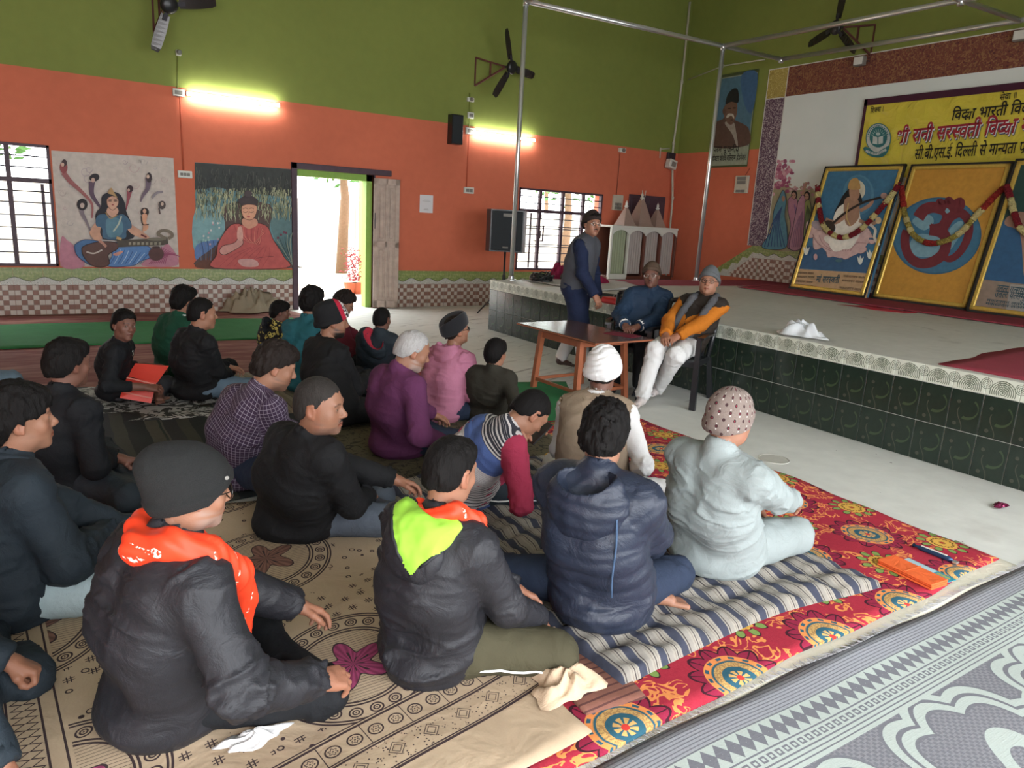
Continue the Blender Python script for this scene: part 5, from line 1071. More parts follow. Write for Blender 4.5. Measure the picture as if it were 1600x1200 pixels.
    torso(F,-.006*s); sleeve(F,-.002,SR,ER,wr); sleeve(F,-.002,SL,EL,wl_)
    for E0,W0 in ((ER,wr),(EL,wl_)): F.cone(E0,W0+(W0-E0).normalized()*.02*s,.040*s,.026*s,.02)
    leg(F,-.008*s,HR,KR,AR); leg(F,-.008*s,HL,KL,AL); F.cone(N-Ut*.02*s,Hc+Hm@Vector((0,-.02,-.06)),.058*s,.054*s,.02)
    V,Q=F.nets(); tn=np.array(TONE[tone],f4); C=np.tile(tn,(len(V),1)); parts=[(V-A3(B),Q,C)]
    hk=head_template(kind,hh or ((.0036 if h<.0095 else .0048) if face else .0065)); Hmn=np.array(Hm,f4); sb=hk[3][:,None]*stub; hc=hk[2]*tn; hc=hc*(1-sb)+np.array(stubc,f4)*sb
    parts.append((hk[0]@Hmn.T+A3(Hc-B),hk[1],hc))
    if face: e=eyeballs(*gaze); parts.append((e[0]@Hmn.T+A3(Hc-B),e[1],e[2]))
    for i,(E0,W0,sgn) in enumerate(((ER,wr,1),(EL,wl_,-1))):
        if hands[i] is None: continue
        V,Q=hand_template(hands[i],.0036 if h<.0095 else .0048); d=(W0-E0).normalized(); hd=hdir[i]; 
        if hd is not None: d=(Rt*hd[0]+Fw*hd[1]+U_*hd[2]).normalized()
        up=U_-d*U_.dot(d); up=up.normalized() if up.length>.2 else (Fw-d*Fw.dot(d)).normalized(); up=(up*.85+Rt*sgn*.35).normalized(); up=(up-d*up.dot(d)).normalized(); x=d.cross(up)
        M=np.array([[x[j],d[j],up[j]] for j in range(3)],f4)*s*1.0; V=V.copy(); V[:,0]*=sgn; parts.append((V@M.T+A3(W0+d*.012*s-B),Q if sgn>0 else Q[:,::-1],np.tile(tn*np.array((1.06,.97,.95),f4),(len(V),1))))
    if feet:
        ft=foot_template()
        for i,(K0,A0,sgn) in enumerate(((KR,AR,1),(KL,AL,-1))):
            if pose=='floor': d=(-Rt*sgn*.8+Fw*.55) if not isinstance(feet,dict) else None
            else: d=Fw.copy()+Rt*sgn*.2
            if isinstance(feet,dict): d=Rt*feet['d'][i][0]+Fw*feet['d'][i][1]
            d=Vector((d.x,d.y,0)).normalized(); x=d.cross(U_); M=np.array([[x[j],d[j],U_[j]] for j in range(3)],f4)*s; V=ft[0].copy(); V[:,0]*=sgn; zb=min(A0.z-.06*s,B.z+.03)
            c_=tn if sock is None else np.array(sock,f4); parts.append((V@M.T+A3(Vector((A0.x,A0.y,max(zb,B.z+.006)))-B),ft[1] if sgn>0 else ft[1][:,::-1],np.tile(c_,(len(V),1))))
    off=0; VV=[];QQ=[];CC=[]
    for v,q,c in parts: VV.append(v);QQ.append(q+off);CC.append(c);off+=len(v)
    VV=np.concatenate(VV); VV[:,2]=np.maximum(VV[:,2],.003); body=link('person',npmesh('body',VV,np.concatenate(QQ),M_SKIN,col=np.concatenate(CC)),None,tuple(B)); tag(body,label,'person',group)
    HM=Matrix.Translation(Hc-B)@Hm.to_4x4()
    def onhead(name,VQ,mat):
        o=link(name,npmesh(name,VQ[0],VQ[1],mat),body); o.matrix_local=HM; return o
    if hair[0]: onhead('hair',hair_mesh(hair[0],sd%3),hair[1] or H_BLK)
    if cap: onhead(cap[0],cap[1],cap[2])
    if gl: glasses(body,HM,gl,glr)
    if must:
        F=Fld((-.05,.05,-.08),(.05,.13,-.03),.0028)
        for q in (-1,1): F.cone((0,.094,-.049),(q*.018,.088,-.053),.0072,.0066,.004); F.cone((q*.018,.088,-.053),(q*.030,.077,-.062),.0066,.0035,.004)
        onhead('moustache',F.nets(),must)
    ref=Fc; tseg=[(P-U_*.1*s,M1,.14*s,0,'torso',-Fw),(M1,N,.14*s,(M1-P).length+.1*s,'torso',-Fw)]
    aseg=[(SR,ER,.06*s,.2,'limb',Rt),(ER,wr,.05*s,.2+.285*s,'limb',Rt),(SL,EL,.06*s,.2,'limb',-Rt),(EL,wl_,.05*s,.2+.285*s,'limb',-Rt)]
    lseg=[(HR,KR,.09*s,0,'limb',U_),(KR,AR,.06*s,.43*s,'limb',U_),(HL,KL,.09*s,0,'limb',U_),(KL,AL,.06*s,.43*s,'limb',U_)]
    if legs:
        t=legs.get('t',.012); F=Fld(lo,hi,h*1.4); leg(F,t,HR,KR,AR); leg(F,t,HL,KL,AL); k=s*bw; F.cone(HR,HL,.098*k+t*.5,.098*k+t*.5,.04); F.ell(P-U_*.03*s-Fw*.01,(.16*k,.15*k,.085*s),sm=.04)
        if skirt: pass
        o=garment(legs.get('n','trousers'),F,legs['m'],body,B,lseg,legs.get('f',.8),sd+.5)
        if legs.get('stripe'):
            for H0,K0,A0,sg in ((HR,KR,AR,1),(HL,KL,AL,-1)):
                e=(K0-H0).normalized(); sd_=(Rt*sg-e*e.dot(Rt*sg)); sd_=(sd_*legs.get('so',1.)-U_*legs.get('sz',.3)).normalized(); b=MB(); Pn=[H0.lerp(K0,k_/9)+sd_*(.088+(.060-.088)*k_/9+t+.004)*s-B+Vector((0,0,.004*sin(k_*2.))) for k_ in range(1,10)]; b.tube(Pn,.0045*s,6); b.obj('side_piping',M_PIPE,body,smooth=True)
    if top:
        t=top.get('t',.012); F=Fld(lo,hi,h); torso(F,t,top.get('hem',1.)); 
        if pose!='floor' and top.get('long'): 
            for g,H0,K0 in ((1,HR,KR),(-1,HL,KL)): F.cone(H0,H0.lerp(K0,top['long']),.105*s+t,.088*s+t,.06,flat=True)
        if top.get('sleeves',True): sleeve(F,t,SR,ER,wr,top.get('cuff',.0)); sleeve(F,t,SL,EL,wl_,top.get('cuff',.0))
        F.cone(N-Ut*.01*s,Hc+Hm@Vector((0,-.02,-.02)),.052*s,.05*s,.0,sub=True)
        mf=None
        if isinstance(top['m'],(list,tuple)):
            def mf(V,Q):
                c=V[Q].mean(1); seg=lambda a,b:np.linalg.norm((c-A3(a))-np.clip(((c-A3(a))@(A3(b)-A3(a)))/((b-a).length_squared),0,1)[:,None]*(A3(b)-A3(a)),axis=1); da=np.minimum.reduce([np.linalg.norm((c-A3(a))-np.clip(((c-A3(a))@(A3(b)-A3(a)))/((b-a).length_squared),0,1)[:,None]*(A3(b)-A3(a)),axis=1) for a,b in ((SR.lerp(ER,.05),ER),(ER,wr),(SL.lerp(EL,.05),EL),(EL,wl_))]); dt=np.minimum.reduce([seg(P+Rt*g*.07*s,M1+Rt*g*.07*s) for g in (-1,1)]+[seg(M1+Rt*g*.06*s,T+Rt*g*.085*s) for g in (-1,1)]); du=np.minimum(seg(SR.lerp(ER,.05),ER),seg(SL.lerp(EL,.05),EL)); df=np.minimum(seg(ER,wr),seg(EL,wl_)); return ((du-.030*s<dt-.098*s)|(df<.046*s+t)).astype(np.int32)
        garment(top.get('n','jacket'),F,top['m'],body,B,tseg+aseg,top.get('f',1.),sd,top.get('puff',0.),mi=mf)
        if top.get('cuffs'):
            for E0,W0 in ((ER,wr),(EL,wl_)): d=(W0-E0).normalized(); b=MB(); b.tube([W0-d*.035*s-B,W0+d*.004*s-B],.036*s+t*.8,14); b.obj('cuff',top['cuffs'],body,smooth=True)
    if vest:
        t=vest.get('t',.022); F=Fld(lo,hi,h); torso(F,t,vest.get('hem',1.)); F.cone(N-Ut*.01*s,Hc+Hm@Vector((0,-.02,-.02)),.062*s,.06*s,.0,sub=True)
        if vest.get('zc'): F.fn(lambda x,y,z:(vest['zc']-z)+x*0+y*0)
        for S0,g in ((SR,1),(SL,-1)): F.cone(S0+Rt*g*.035*s,S0+Rt*g*.16*s-Ut*.1*s,.070*s,.1*s,.0,sub=True)
        garment(vest.get('n','vest'),F,vest['m'],body,B,tseg,vest.get('f',1.),sd+2.)
    if collar:
        b=MB(); r=collar.get('r',.066)*s; n=22; tr=collar.get('t',.017)*s; c0=N+Ut*collar.get('up',.02)*s-B
        for dz in (0,collar.get('h',.02)*s): b.tube([c0+Ut*dz+Rt*r*1.05*cos(a)+Fc*(r*.95*sin(a)+.012*s)-Ut*(.03*s*max(0,sin(a))) for a in [TAU*k_/n for k_ in range(n)]],tr*(1 if dz==0 else .8),8,closed=True)
        b.obj('collar',collar['m'],body,smooth=True)
    if hood and hood.get('flat'):
        q=hood.get('s',1.)*s; F=Fld(N-Vector((.35,.35,.35)),N+Vector((.35,.35,.35)),.0065); lp=lambda r,f,u: N+Rt*r*q+Fc*f*q+Ut*u*q
        F.ell(lp(0,-.105,-.085),(.125*q,.062*q,.115*q),[[Rt[i],Fc[i],Ut[i]] for i in range(3)],.02); F.cone(lp(-.10,-.03,.01),lp(-.06,.06,-.03),.040*q,.026*q,.05); F.cone(lp(.10,-.03,.0),lp(.06,.06,-.03),.036*q,.026*q,.05); F.cone(lp(-.08,-.08,0),lp(.08,-.08,-.01),.04*q,.04*q,.05)
        V,Q=F.nets(); N0=vnorm(V,Q); V=V+N0*(vnoise(V,18.,sd)*.008+vnoise(V,45.,sd)*.003)[:,None].astype(f4); c=V[Q].mean(1)-A3(N); r_,f_,u_=c@A3(Rt)/q,c@A3(Fc)/q,c@A3(Ut)/q; mi=((f_<-.045)&(u_>-.150+1.25*np.abs(r_-.035))&(r_>-.11)&(r_<.135)).astype(np.int32)
        link('hood',npmesh('hood',V-A3(B),Q,[hood['m'],hood['lining']],mi=mi),body)
        b=MB()
        for e in (-1,1): 
            Pn=[]
            for k_ in range(9):
                rr_=.035+e*k_*.0155; uu_=-.150+1.25*abs(rr_-.035); d=np.hypot(r_-rr_,u_-uu_)+(f_>-.045)*9; w_=np.argmin(d); Pn.append(Vector(c[w_])+N-B)
            b.tube(Pn,.006,8)
            b.obj('hood_rim',hood['m'],body,smooth=True); b=MB()
    elif hood:
        F=Fld(N-Vector((.3,.3,.3)),N+Vector((.3,.3,.3)),.0065); Mx=[[Rt[i],Fc[i],Ut[i]] for i in range(3)]; q=hood.get('s',1.)*s
        c0=N-Fc*.085*q-Ut*.06*q; F.ell(c0,(.140*q,.085*q,.135*q),Mx,.02); F.cone(N-Rt*.085*q-Ut*.005*q,N-Rt*.05*q+Fc*.075*q-Ut*.035*q,.040*q,.026*q,.03); F.cone(N+Rt*.085*q-Ut*.005*q,N+Rt*.05*q+Fc*.075*q-Ut*.035*q,.040*q,.026*q,.03)
        cc=N-Fc*hood.get('cb',.035)*q+Ut*hood.get('cu',.055)*q; cr=(.098*q,.078*q,hood.get('cz',.12)*q); cc=cc-Fc*.055*q; F.ell(cc,cr,Mx,.006,sub=True); F.cone(N-Ut*.02*s,Hc+Hm@Vector((0,-.02,-.04)),.062*s,.06*s,.0,sub=True)
        V,Q=F.nets(); N0=vnorm(V,Q); V=V+N0*(vnoise(V,18.,sd)*.006+np.sin(V[:,2]*110+vnoise(V,9.)*4)*.0022)[:,None].astype(f4); c=V[Q].mean(1)-A3(cc); l=np.stack([c@A3(Rt),c@A3(Fc),c@A3(Ut)],1)/np.array(cr,f4); mi=(np.linalg.norm(l,axis=1)<1.025).astype(np.int32)
        link('hood',npmesh('hood',V-A3(B),Q,[hood['m'],hood.get('lining',hood['m'])],mi=mi),body)
    if scarf:
        F=Fld(lo-Vector((.1,.1,0)),hi+Vector((.1,.1,.1)),.009); W_=scarf.get('w',.038)*s; k=s
        lp=lambda r,f,u: N+Rt*r*k+Fc*f*k+Ut*u*k
        for g,pp_ in ((1,scarf['R']),(-1,scarf['L'])):
            Pn=[lp(0,-.085,.005)]+[lp(*q) for q in pp_]
            for i,(a,b_) in enumerate(zip(Pn,Pn[1:])): F.cone(a,b_,W_*(1-.03*i),W_*(.97-.03*i),.02)
        F.cone(N-Ut*.05*s,Hc+Hm@Vector((0,-.02,-.03)),.06*s,.058*s,.0,sub=True)
        V,Q=F.nets(); N0=vnorm(V,Q); V=V+N0*(np.sin(V[:,0]*120+V[:,1]*90+vnoise(V,8.)*5)*.0035)[:,None].astype(f4); link('scarf',npmesh('scarf',V-A3(B),Q,scarf['m']),body)
    J=dict(B=B,P=P,N=N,T=T,Hc=Hc,SR=SR,SL=SL,ER=ER,EL=EL,wr=wr,wl=wl_,KR=KR,KL=KL,AR=AR,AL=AL,Fw=Fw,Rt=Rt,Ut=Ut,Fc=Fc,Hm=Hm,HM=HM,body=body,s=s); return J
# ---- cloth materials ----
M_PIPE=plain('white_piping',(.7,.7,.68),.6)
C_BLK=cloth('black_fabric',(.009,.010,.012),.75,.2,spec=.2); C_BLK2=cloth('soft_black_fabric',(.012,.012,.013),.8,.2); C_CHAR=cloth('charcoal_shell',(.017,.017,.021),.55,.2,spec=.35)
C_NVY=cloth('navy_nylon',(.018,.024,.042),.45,.15,spec=.4); C_NVY2=cloth('navy_denim',(.022,.032,.058),.85,.2); C_SLATE=cloth('slate_navy',(.020,.028,.036),.7,.2)
C_KURTA=cloth('pale_grey_cotton',(.265,.30,.295),.9,.06); C_WHT=cloth('white_cotton',(.62,.61,.6),.9,.05); C_OLV=cloth('olive_fabric',(.058,.052,.030),.85,.15); C_DOLV=cloth('dark_olive_fleece',(.030,.027,.020),.9,.2)
C_PUR=cloth('plum_wool',(.105,.028,.078),.9,.12); C_PNK=cloth('pink_fleece',(.42,.16,.24),.9,.1); C_TEAL=cloth('teal_cotton',(.022,.115,.14),.85,.12); C_MAR=cloth('maroon_fabric',(.10,.012,.022),.85,.15)
C_BEI=cloth('beige_wool',(.24,.18,.125),.9,.12); C_JEAN=cloth('faded_denim',(.12,.17,.22),.9,.35); C_PJEAN=cloth('pale_denim',(.42,.52,.54),.9,.2); C_GREYJ=cloth('grey_blue_trousers',(.085,.10,.125),.85,.15); C_GRN=cloth('bottle_green_fleece',(.016,.075,.045),.9,.15)
C_GRY=cloth('mid_grey_wool',(.07,.07,.075),.9,.15); C_ORG=cloth('rust_orange_knit',(.42,.13,.012),.85,.1); C_BRV=cloth('dark_brown_quilt',(.024,.018,.014),.7,.2); C_ROSE=cloth('rose_sweater',(.34,.035,.075),.9,.1); C_GTR=cloth('dark_grey_trousers',(.055,.055,.062),.85,.2)
C_LIME=plain('lime_lining',(.30,.60,.055),.85); C_REDL=plain('red_lining',(.36,.02,.04),.8); C_KNIT=MT('charcoal_knit',.95); _n=C_KNIT.noise(420,2); C_KNIT.col(C_KNIT.mix(_n,(.005,.005,.005),(.026,.027,.027))); C_KNIT.bump(_n,.004,1.); C_KNIT=C_KNIT.m
def scarfmat(name,c):
    m=MT(name,.5,0,.3); x,y,z=m.xyz(); w_=((x*9+y*7).fr()<.10)*((z*120+x*60).sin()>-.2)*(m.noise(90,1)>.5); m.col(m.mix(w_,m.shade(m.mix(0.,c,c),m.noise(8,3),.9,1.1),(.8,.7,.6))); return m.m
C_SCF=scarfmat('orange_scarf_cloth',(.80,.055,.018))
def plaid():
    m=MT('plum_check_shirt',.85); u,v=m.uv(); a=(u/.020).fr(); b=(v/.020).fr(); l=((a<.10).mx(b<.10)); n=m.noise(300,2); m.col(m.mix(l*(n*.5+.5),(.035,.018,.040),(.34,.30,.36))); return m.m
def stripev():
    m=MT('striped_knit_vest',.9); u,v=m.uv(); t=v-.02; n=m.noise(180,3); w_=m.mix(n,(.38,.36,.36),(.62,.58,.57)); c=m.mix((t*44).fr()<.28,w_,(.02,.02,.03)); blue=m.mix(n,(.05,.09,.24),(.09,.14,.34))
    c=m.mix((t>.44)*(t<.555),c,blue); c=m.mix((t>.30)*(t<.44),c,w_); c=m.mix((t<.10)*(t>.02),c,blue); c=m.mix((t>.34)*(t<.43)*((t*110).fr()<.12),c,(.2,.18,.2)); c=m.mix((t>.555)*((t*60).fr()<.5),c,(.03,.03,.04)); m.col(c); m.bump(n,.003,.8); return m.m
def ringsm():
    m=MT('black_yellow_ring_print',.85); v=m.voro(26); m.col(m.mix(((v-.33).abs()<.11),(.010,.009,.009),(.50,.40,.10))); return m.m
def patka():
    m=MT('brown_dotted_knit',.95); x,y,z=m.xyz(); a=x.at2(y+.01)*2.4; row=(z/.032); fr=row.fr()-.5; c0=((a+(row.fl()*.5).fr()).fr()-.5); d=(c0*c0*3.+fr*fr*1.).sq(); ln=(c0.abs()<.05)*(fr.abs()<.5)*((row.fl()/2).fr()>.25)
    n=m.noise(320,2); c=m.mix(n,(.14,.105,.09),(.30,.24,.21)); c=m.mix(ln,c,(.55,.5,.46)); c=m.mix((d<.24),c,(.05,.025,.025)); c=m.mix((d<.12)*((a*.5).fr()>.5),c,(.22,.02,.04)); m.col(c); m.bump(n,.004,1.); return m.m
def cap_i():
    m=MT('black_red_beanie_knit',.9); x,y,z=m.xyz(); t=y*.9+z*.45; v=m.voro(60); n=m.noise(60,2); c=m.mix(t>.055,(.010,.010,.011),(.42,.015,.04)); c=m.mix(t>.088,c,m.mix((n>.5),(.65,.62,.6),(.03,.02,.02))); m.col(c); m.bump(m.noise(400,2),.003,1.); return m.m
def fezm():
    m=MT('black_velvet',.9); m.b.inputs['Sheen Weight'].default_value=.3; m.col((.006,.006,.008)); return m.m
C_PLAID,C_STRV,C_RING,C_PATKA,C_CAPI,C_VELV=plaid(),stripev(),ringsm(),patka(),cap_i(),fezm()
M_GLB=plain('black_glasses_frame',(.01,.01,.01),.25,spec=.6); M_GLW=plain('metal_glasses_frame',(.5,.45,.4),.25,.8)
# ================= THE PEOPLE =================
PPL={}
bn_=lambda **k: beanie_mesh(**k)
# front row and foreground
PPL['A']=person('person in the foreground in a black beanie, glasses and orange scarf over a dark jacket',(268,1120),(300,765),66,76,8,0,1.04,'mid','old',('crop',H_GRY),('beanie',bn_(front=.035,back=-.07,side=-.035,top=.02,slouch=.03,t=.016),C_KNIT),
  dict(m=C_CHAR,t=.026,f=1.3),legs=dict(m=C_BLK,t=.016),h=0.0086,R=(495,1062,.22),L=(462,945,.24),KR=(470,1085,.10),KL=(400,960,.12),hands=('relaxed','relaxed'),collar=dict(m=C_BLK,r=.085,t=.014,up=-.005),gl=M_GLB,stub=.4,stubc=(.34,.29,.26),bw=1.0,hs=.93,glr=.028,
  scarf=dict(m=C_SCF,w=.044,R=[(.085,-.05,.035),(.135,.03,.015),(.125,.14,-.07),(.09,.21,-.18),(.075,.235,-.31),(.07,.23,-.42)],L=[(-.085,-.04,.03),(-.10,.05,.01),(-.06,.17,-.08),(.05,.22,-.18)]),pole=((.5,-.5,-.7),None))
PPL['U']=person('boy with his back turned in a black jacket with lime-lined hood and orange scarf',(675,1035),(704,738),38,42,6,0,.96,'mid','child',('fade',H_BLK),None,dict(m=C_CHAR,t=.022,f=1.3),legs=dict(m=C_OLV,t=.02,stripe=1),h=0.0086,
  R=(835,965,.16),L=(820,930,.2),KR=(840,1020,.10),hood=dict(m=C_CHAR,lining=C_LIME,s=1.05,flat=1),hands=('relaxed','relaxed'),scarf=dict(m=C_SCF,w=.031,R=[(.09,-.035,.055),(.13,.05,.015),(.125,.13,-.10),(.12,.16,-.22)],L=[(-.075,-.01,.02),(-.06,.07,-.03),(-.04,.12,-.12)]))
PPL['S']=person('boy from behind in a navy hooded jacket on the striped quilt',(935,955),(945,680),18,16,8,0,1.0,'mid','youth',('fluffy',H_BLK),None,dict(m=C_NVY,t=.034,puff=.006,f=.8),legs=dict(m=C_NVY2,t=.018),h=0.0086,z0=.06,
  R=(1015,860,.22),KR=(1040,905,.13),KL=(820,900,.13),feet={'d':((.9,.3),(.9,.35))},AL=(1000,935,.08),hood=dict(m=C_NVY,s=1.15,cb=.05,cu=.06,cz=.10),collar=dict(m=C_WHT,r=.064,t=.01,up=.035,h=0.0112),pole=((1,-.2,-.4),None))
PPL['T']=person('person seen from behind in a pale grey kurta with a brown dotted knit cap',(1115,880),(1140,655),36,34,4,0,1.06,'mid','fat',('crop',H_SLT),('knit_cap',bn_(front=.03,back=-.06,side=-.035,top=.03,t=.017,seed=3),C_PATKA),dict(m=C_KURTA,t=.018,f=1.2,n='kurta'),legs=dict(m=C_KURTA,t=.024,f=1.1),h=0.0086,bw=1.10,z0=.06,sw=1.06,hs=.9,
  R=(1258,795,.25),KR=(1250,840,.12),collar=dict(m=C_KURTA,r=.068,t=.012,up=.005),pole=((.7,-.3,-.7),None),hands=('relaxed','relaxed'))
PPL['R']=person('person from behind in a white turban and beige waistcoat over a white kurta',(920,790),(942,580),14,14,6,0,.98,'dark','old',('short',H_BRN),('turban',bn_(front=.05,back=-.045,side=-.005,top=.035,t=.022,wrap=True,seed=2),C_WHT),dict(m=C_WHT,t=.014,n='kurta'),dict(m=C_BEI,t=.034,n='waistcoat'),legs=dict(m=C_WHT,t=.022),h=0.0103,
  KR=(1010,770,.1),R=(985,740,.2),collar=dict(m=C_WHT,r=.072,t=.020,up=.0,h=0.0336),face=False)
PPL['Q']=person('person bent forward in a striped knit vest, holding a phone to the face',(735,785),(828,645),62,66,48,0,1.0,'mid','youth',('crop',H_BLK),None,dict(m=C_ROSE,t=.012,n='sweater'),dict(m=C_STRV,t=.020,n='striped_vest'),legs=dict(m=C_SLATE,t=.018,stripe=1),h=0.0094,Lh=.60,
  R=('h',.05,.11,-.19),L=('h',-.02,.12,-.19),KR=(850,770,.10),KL=('l',-.28,.34,.1),hands=('hold','hold'),hdir=((.0,.2,1),(.2,.2,1)),slouch=1.9,collar=dict(m=C_BLK,r=.064,t=.009,up=0),pole=((.5,-.1,-1),(-.3,.1,-1)))
PPL['P']=person('boy from behind with thick black hair in a dark olive jumper beside the green mat',(760,655),(775,552),24,38,2,0,.86,'mid','child',('bowl',H_BLK),None,dict(m=C_DOLV,t=.016,n='jumper'),legs=dict(m=C_DOLV,t=.016),h=0.0107,face=False,Lh=.6,R=(840,665,.1))
PPL['O']=person('boy in a pink hoodie with a tall black cap and glasses',(690,655),(713,516),40,62,-8,0,.94,'mid','youth',('crop',H_BRN),('black_cap',topi_mesh(),C_VELV),dict(m=C_PNK,t=.018,n='hoodie'),legs=dict(m=C_NVY2,t=.016),h=0.0103,hood=dict(m=C_PNK,s=.9,cb=.04),gl=M_GLB,KR=(745,640,.1))
PPL['N']=person('grey-haired elderly person in a plum purple jacket looking down to the right',(625,708),(645,548),56,74,22,0,1.03,'mid','old',('balding',H_GRY),None,dict(m=C_PUR,t=.020,f=.8),legs=dict(m=C_NVY2,t=.016),h=0.0098,stub=.45,stubc=(.4,.36,.34),collar=dict(m=C_PUR,r=.064,t=.013,up=.01),R=(690,690,.2),KR=(705,690,.1))
PPL['M']=person('smiling person with moustache and cropped hair in a black jacket',(470,830),(500,634),58,112,4,4,1.04,'mid','fat',('crop',H_SLT),None,dict(m=C_BLK2,t=.020),legs=dict(m=C_GREYJ,t=.018),h=0.0094,bw=1.1,must=H_SLT,stub=.35,stubc=(.09,.075,.07),
  R=(572,775,.2),L=(632,755,.26),KR=(585,815,.1),KL=(610,775,.1),hands=('relaxed','relaxed'),collar=dict(m=C_BLK2,r=.068,t=.012,up=.01),hh=.003,pole=((.6,-.4,-.6),None))
PPL['L']=person('person in a plum checked shirt leaning forward, thick dark hair, in profile',(372,755),(430,572),58,84,20,0,1.04,'mid','adult',('thick',H_BRN),None,dict(m=C_PLAID,t=.014,n='shirt'),legs=dict(m=C_NVY2,t=.016),h=0.0094,R=(478,735,.1),L=(500,690,.2),KR=(440,760,.2),collar=dict(m=C_PLAID,r=.062,t=.012,up=.0),stub=.4,must=H_BRN)
PPL['C']=person('boy with short black hair in a black jacket, sitting behind the row at the left',(108,770),(106,568),55,58,4,0,1.0,'dark','youth',('short',H_BLK),None,dict(m=C_BLK,t=.020),legs=dict(m=C_SLATE,t=.016),h=0.0103,R=(165,722,.2),L=(180,715,.22),KR=(185,770,.12),KL=(170,690,.12),hands=('fist','fist'),face=False,collar=dict(m=C_BLK,r=.064,t=.014,up=.01))
PPL['B']=person('boy at the left edge in profile with a long black fringe and dark padded jacket',(20,960),(30,655),72,86,0,0,1.02,'mid','youth',('fringe',H_BLK),None,dict(m=C_SLATE,t=.034,f=1.1),legs=dict(m=C_PJEAN,t=.018),h=0.0094,z0=.02,KR=(128,925,.13),KL=(120,860,.1),R=(165,835,.27),L=(200,830,.22),collar=dict(m=C_SLATE,r=.08,t=.022,up=.0,h=0.0336),stub=.12,pole=((.6,-.2,-.8),None),hh=.0036)
PPL['D']=person('smiling youth in a black sweater with a thin silver chain, looking back over his shoulder',(190,622),(194,508),100,152,2,-6,.92,'dark','youth',('short',H_BLK),None,dict(m=C_BLK,t=.014,n='sweater',cuff=.09),legs=dict(m=C_GTR,t=.016),h=0.0103,Lh=.66,R=(225,605,.22),L=(232,572,.26),KR=(262,600,.1),KL=(245,560,.1),feet={'d':((.2,1),(.9,.2))},AR=(225,622,.05),gaze=(.35,0.))
PPL['F']=person('youth in a dark jacket and faded jeans beyond the checked shirt',(310,620),(316,490),62,80,4,0,1.0,'mid','child',('crop',H_BLK),None,dict(m=C_BLK2,t=.018),legs=dict(m=C_JEAN,t=.016),h=0.0111,R=(355,585,.2),KR=(365,605,.1),collar=dict(m=C_BLK2,r=.06,t=.012))
PPL['E']=person('youth in a bottle green jacket with a white collar, mostly hidden behind the dark-jacketed youth',(277,590),(288,470),60,60,4,0,1.0,'mid','youth',('thick',H_BLK),None,dict(m=C_GRN,t=.022),legs=dict(m=C_BLK2,t=.016),h=0.0119,face=False,collar=dict(m=C_WHT,r=.066,t=.012,up=.02))
PPL['G']=person('child with black hair in a black top printed with yellow rings',(430,568),(438,487),58,84,6,0,.84,'dark','child',('bowl',H_BLK),None,dict(m=C_RING,t=.016,n='top'),legs=dict(m=C_BLK2,t=.014),h=0.0111,Lh=.62,hood=dict(m=C_BLK,s=.8))
PPL['H']=person('person in a teal shirt with black hair, sitting in front of the doorway',(478,608),(488,472),38,42,4,0,1.04,'mid','adult',('thick',H_BLK),None,dict(m=C_TEAL,t=.014,n='shirt'),legs=dict(m=C_BLK2,t=.016),h=0.0111,face=False,collar=dict(m=C_TEAL,r=.062,t=.010))
PPL['I']=person('bearded person in a black jacket and a black beanie with red and white front',(525,660),(520,502),60,76,6,0,1.06,'mid','adult',('crop',H_BLK),('beanie',bn_(front=.045,back=-.06,side=-.012,top=.045,t=.016,seed=4,slouch=.01),C_CAPI),dict(m=C_BLK2,t=.022),legs=dict(m=C_BLK2,t=.016),h=0.0103,stub=1.,stubc=(.02,.015,.013),R=(575,588,.3),KR=(610,645,.1),collar=dict(m=C_BLK2,r=.07,t=.016),hh=.0036)
PPL['J']=person('bushy-haired youth in glasses and maroon top in front of the doorway',(540,580),(537,474),80,84,24,0,1.0,'mid','youth',('fluffy',H_BRN),None,dict(m=C_MAR,t=.016,n='top'),legs=dict(m=C_BLK2,t=.014),h=0.0119,gl=M_GLW)
PPL['K']=person('child from behind in a navy jacket with a red-lined hood, cropped hair',(585,590),(597,499),28,34,2,0,.9,'dark','child',('crop',H_BLK),None,dict(m=C_SLATE,t=.020),legs=dict(m=C_SLATE,t=.014),h=0.0111,face=False,hood=dict(m=C_SLATE,lining=C_REDL,s=1.1,cb=.06,cu=.06,cz=.13),Lh=.62)
# arms reaching in at the left edge and a knee of somebody outside the frame
PPL['Y']=person('person mostly outside the left edge, only a dark sleeve and a closed hand showing',(-150,1120),(-160,760),60,60,4,0,1.0,'mid','adult',('short',H_BLK),None,dict(m=C_SLATE,t=.024,cuffs=C_SLATE),legs=dict(m=C_SLATE,t=.016),h=0.0115,face=False,L=(5,1030,.18),R=(8,1225,.12),hands=('fist','fist'),KR=(-60,1200,.1),KL=(-60,1060,.1))
PPL['Z']=person('person outside the left edge, only a blue denim knee showing',(-65,620),(-70,500),60,60,4,0,1.0,'mid','adult',('short',H_BLK),None,dict(m=C_BLK2,t=.02),legs=dict(m=C_JEAN,t=.02),h=0.0123,face=False,KR=(4,596,.1),KL=(-10,560,.1),hands=(None,None),R=('l',.15,.05,.3),L=('l',-.15,.05,.3))
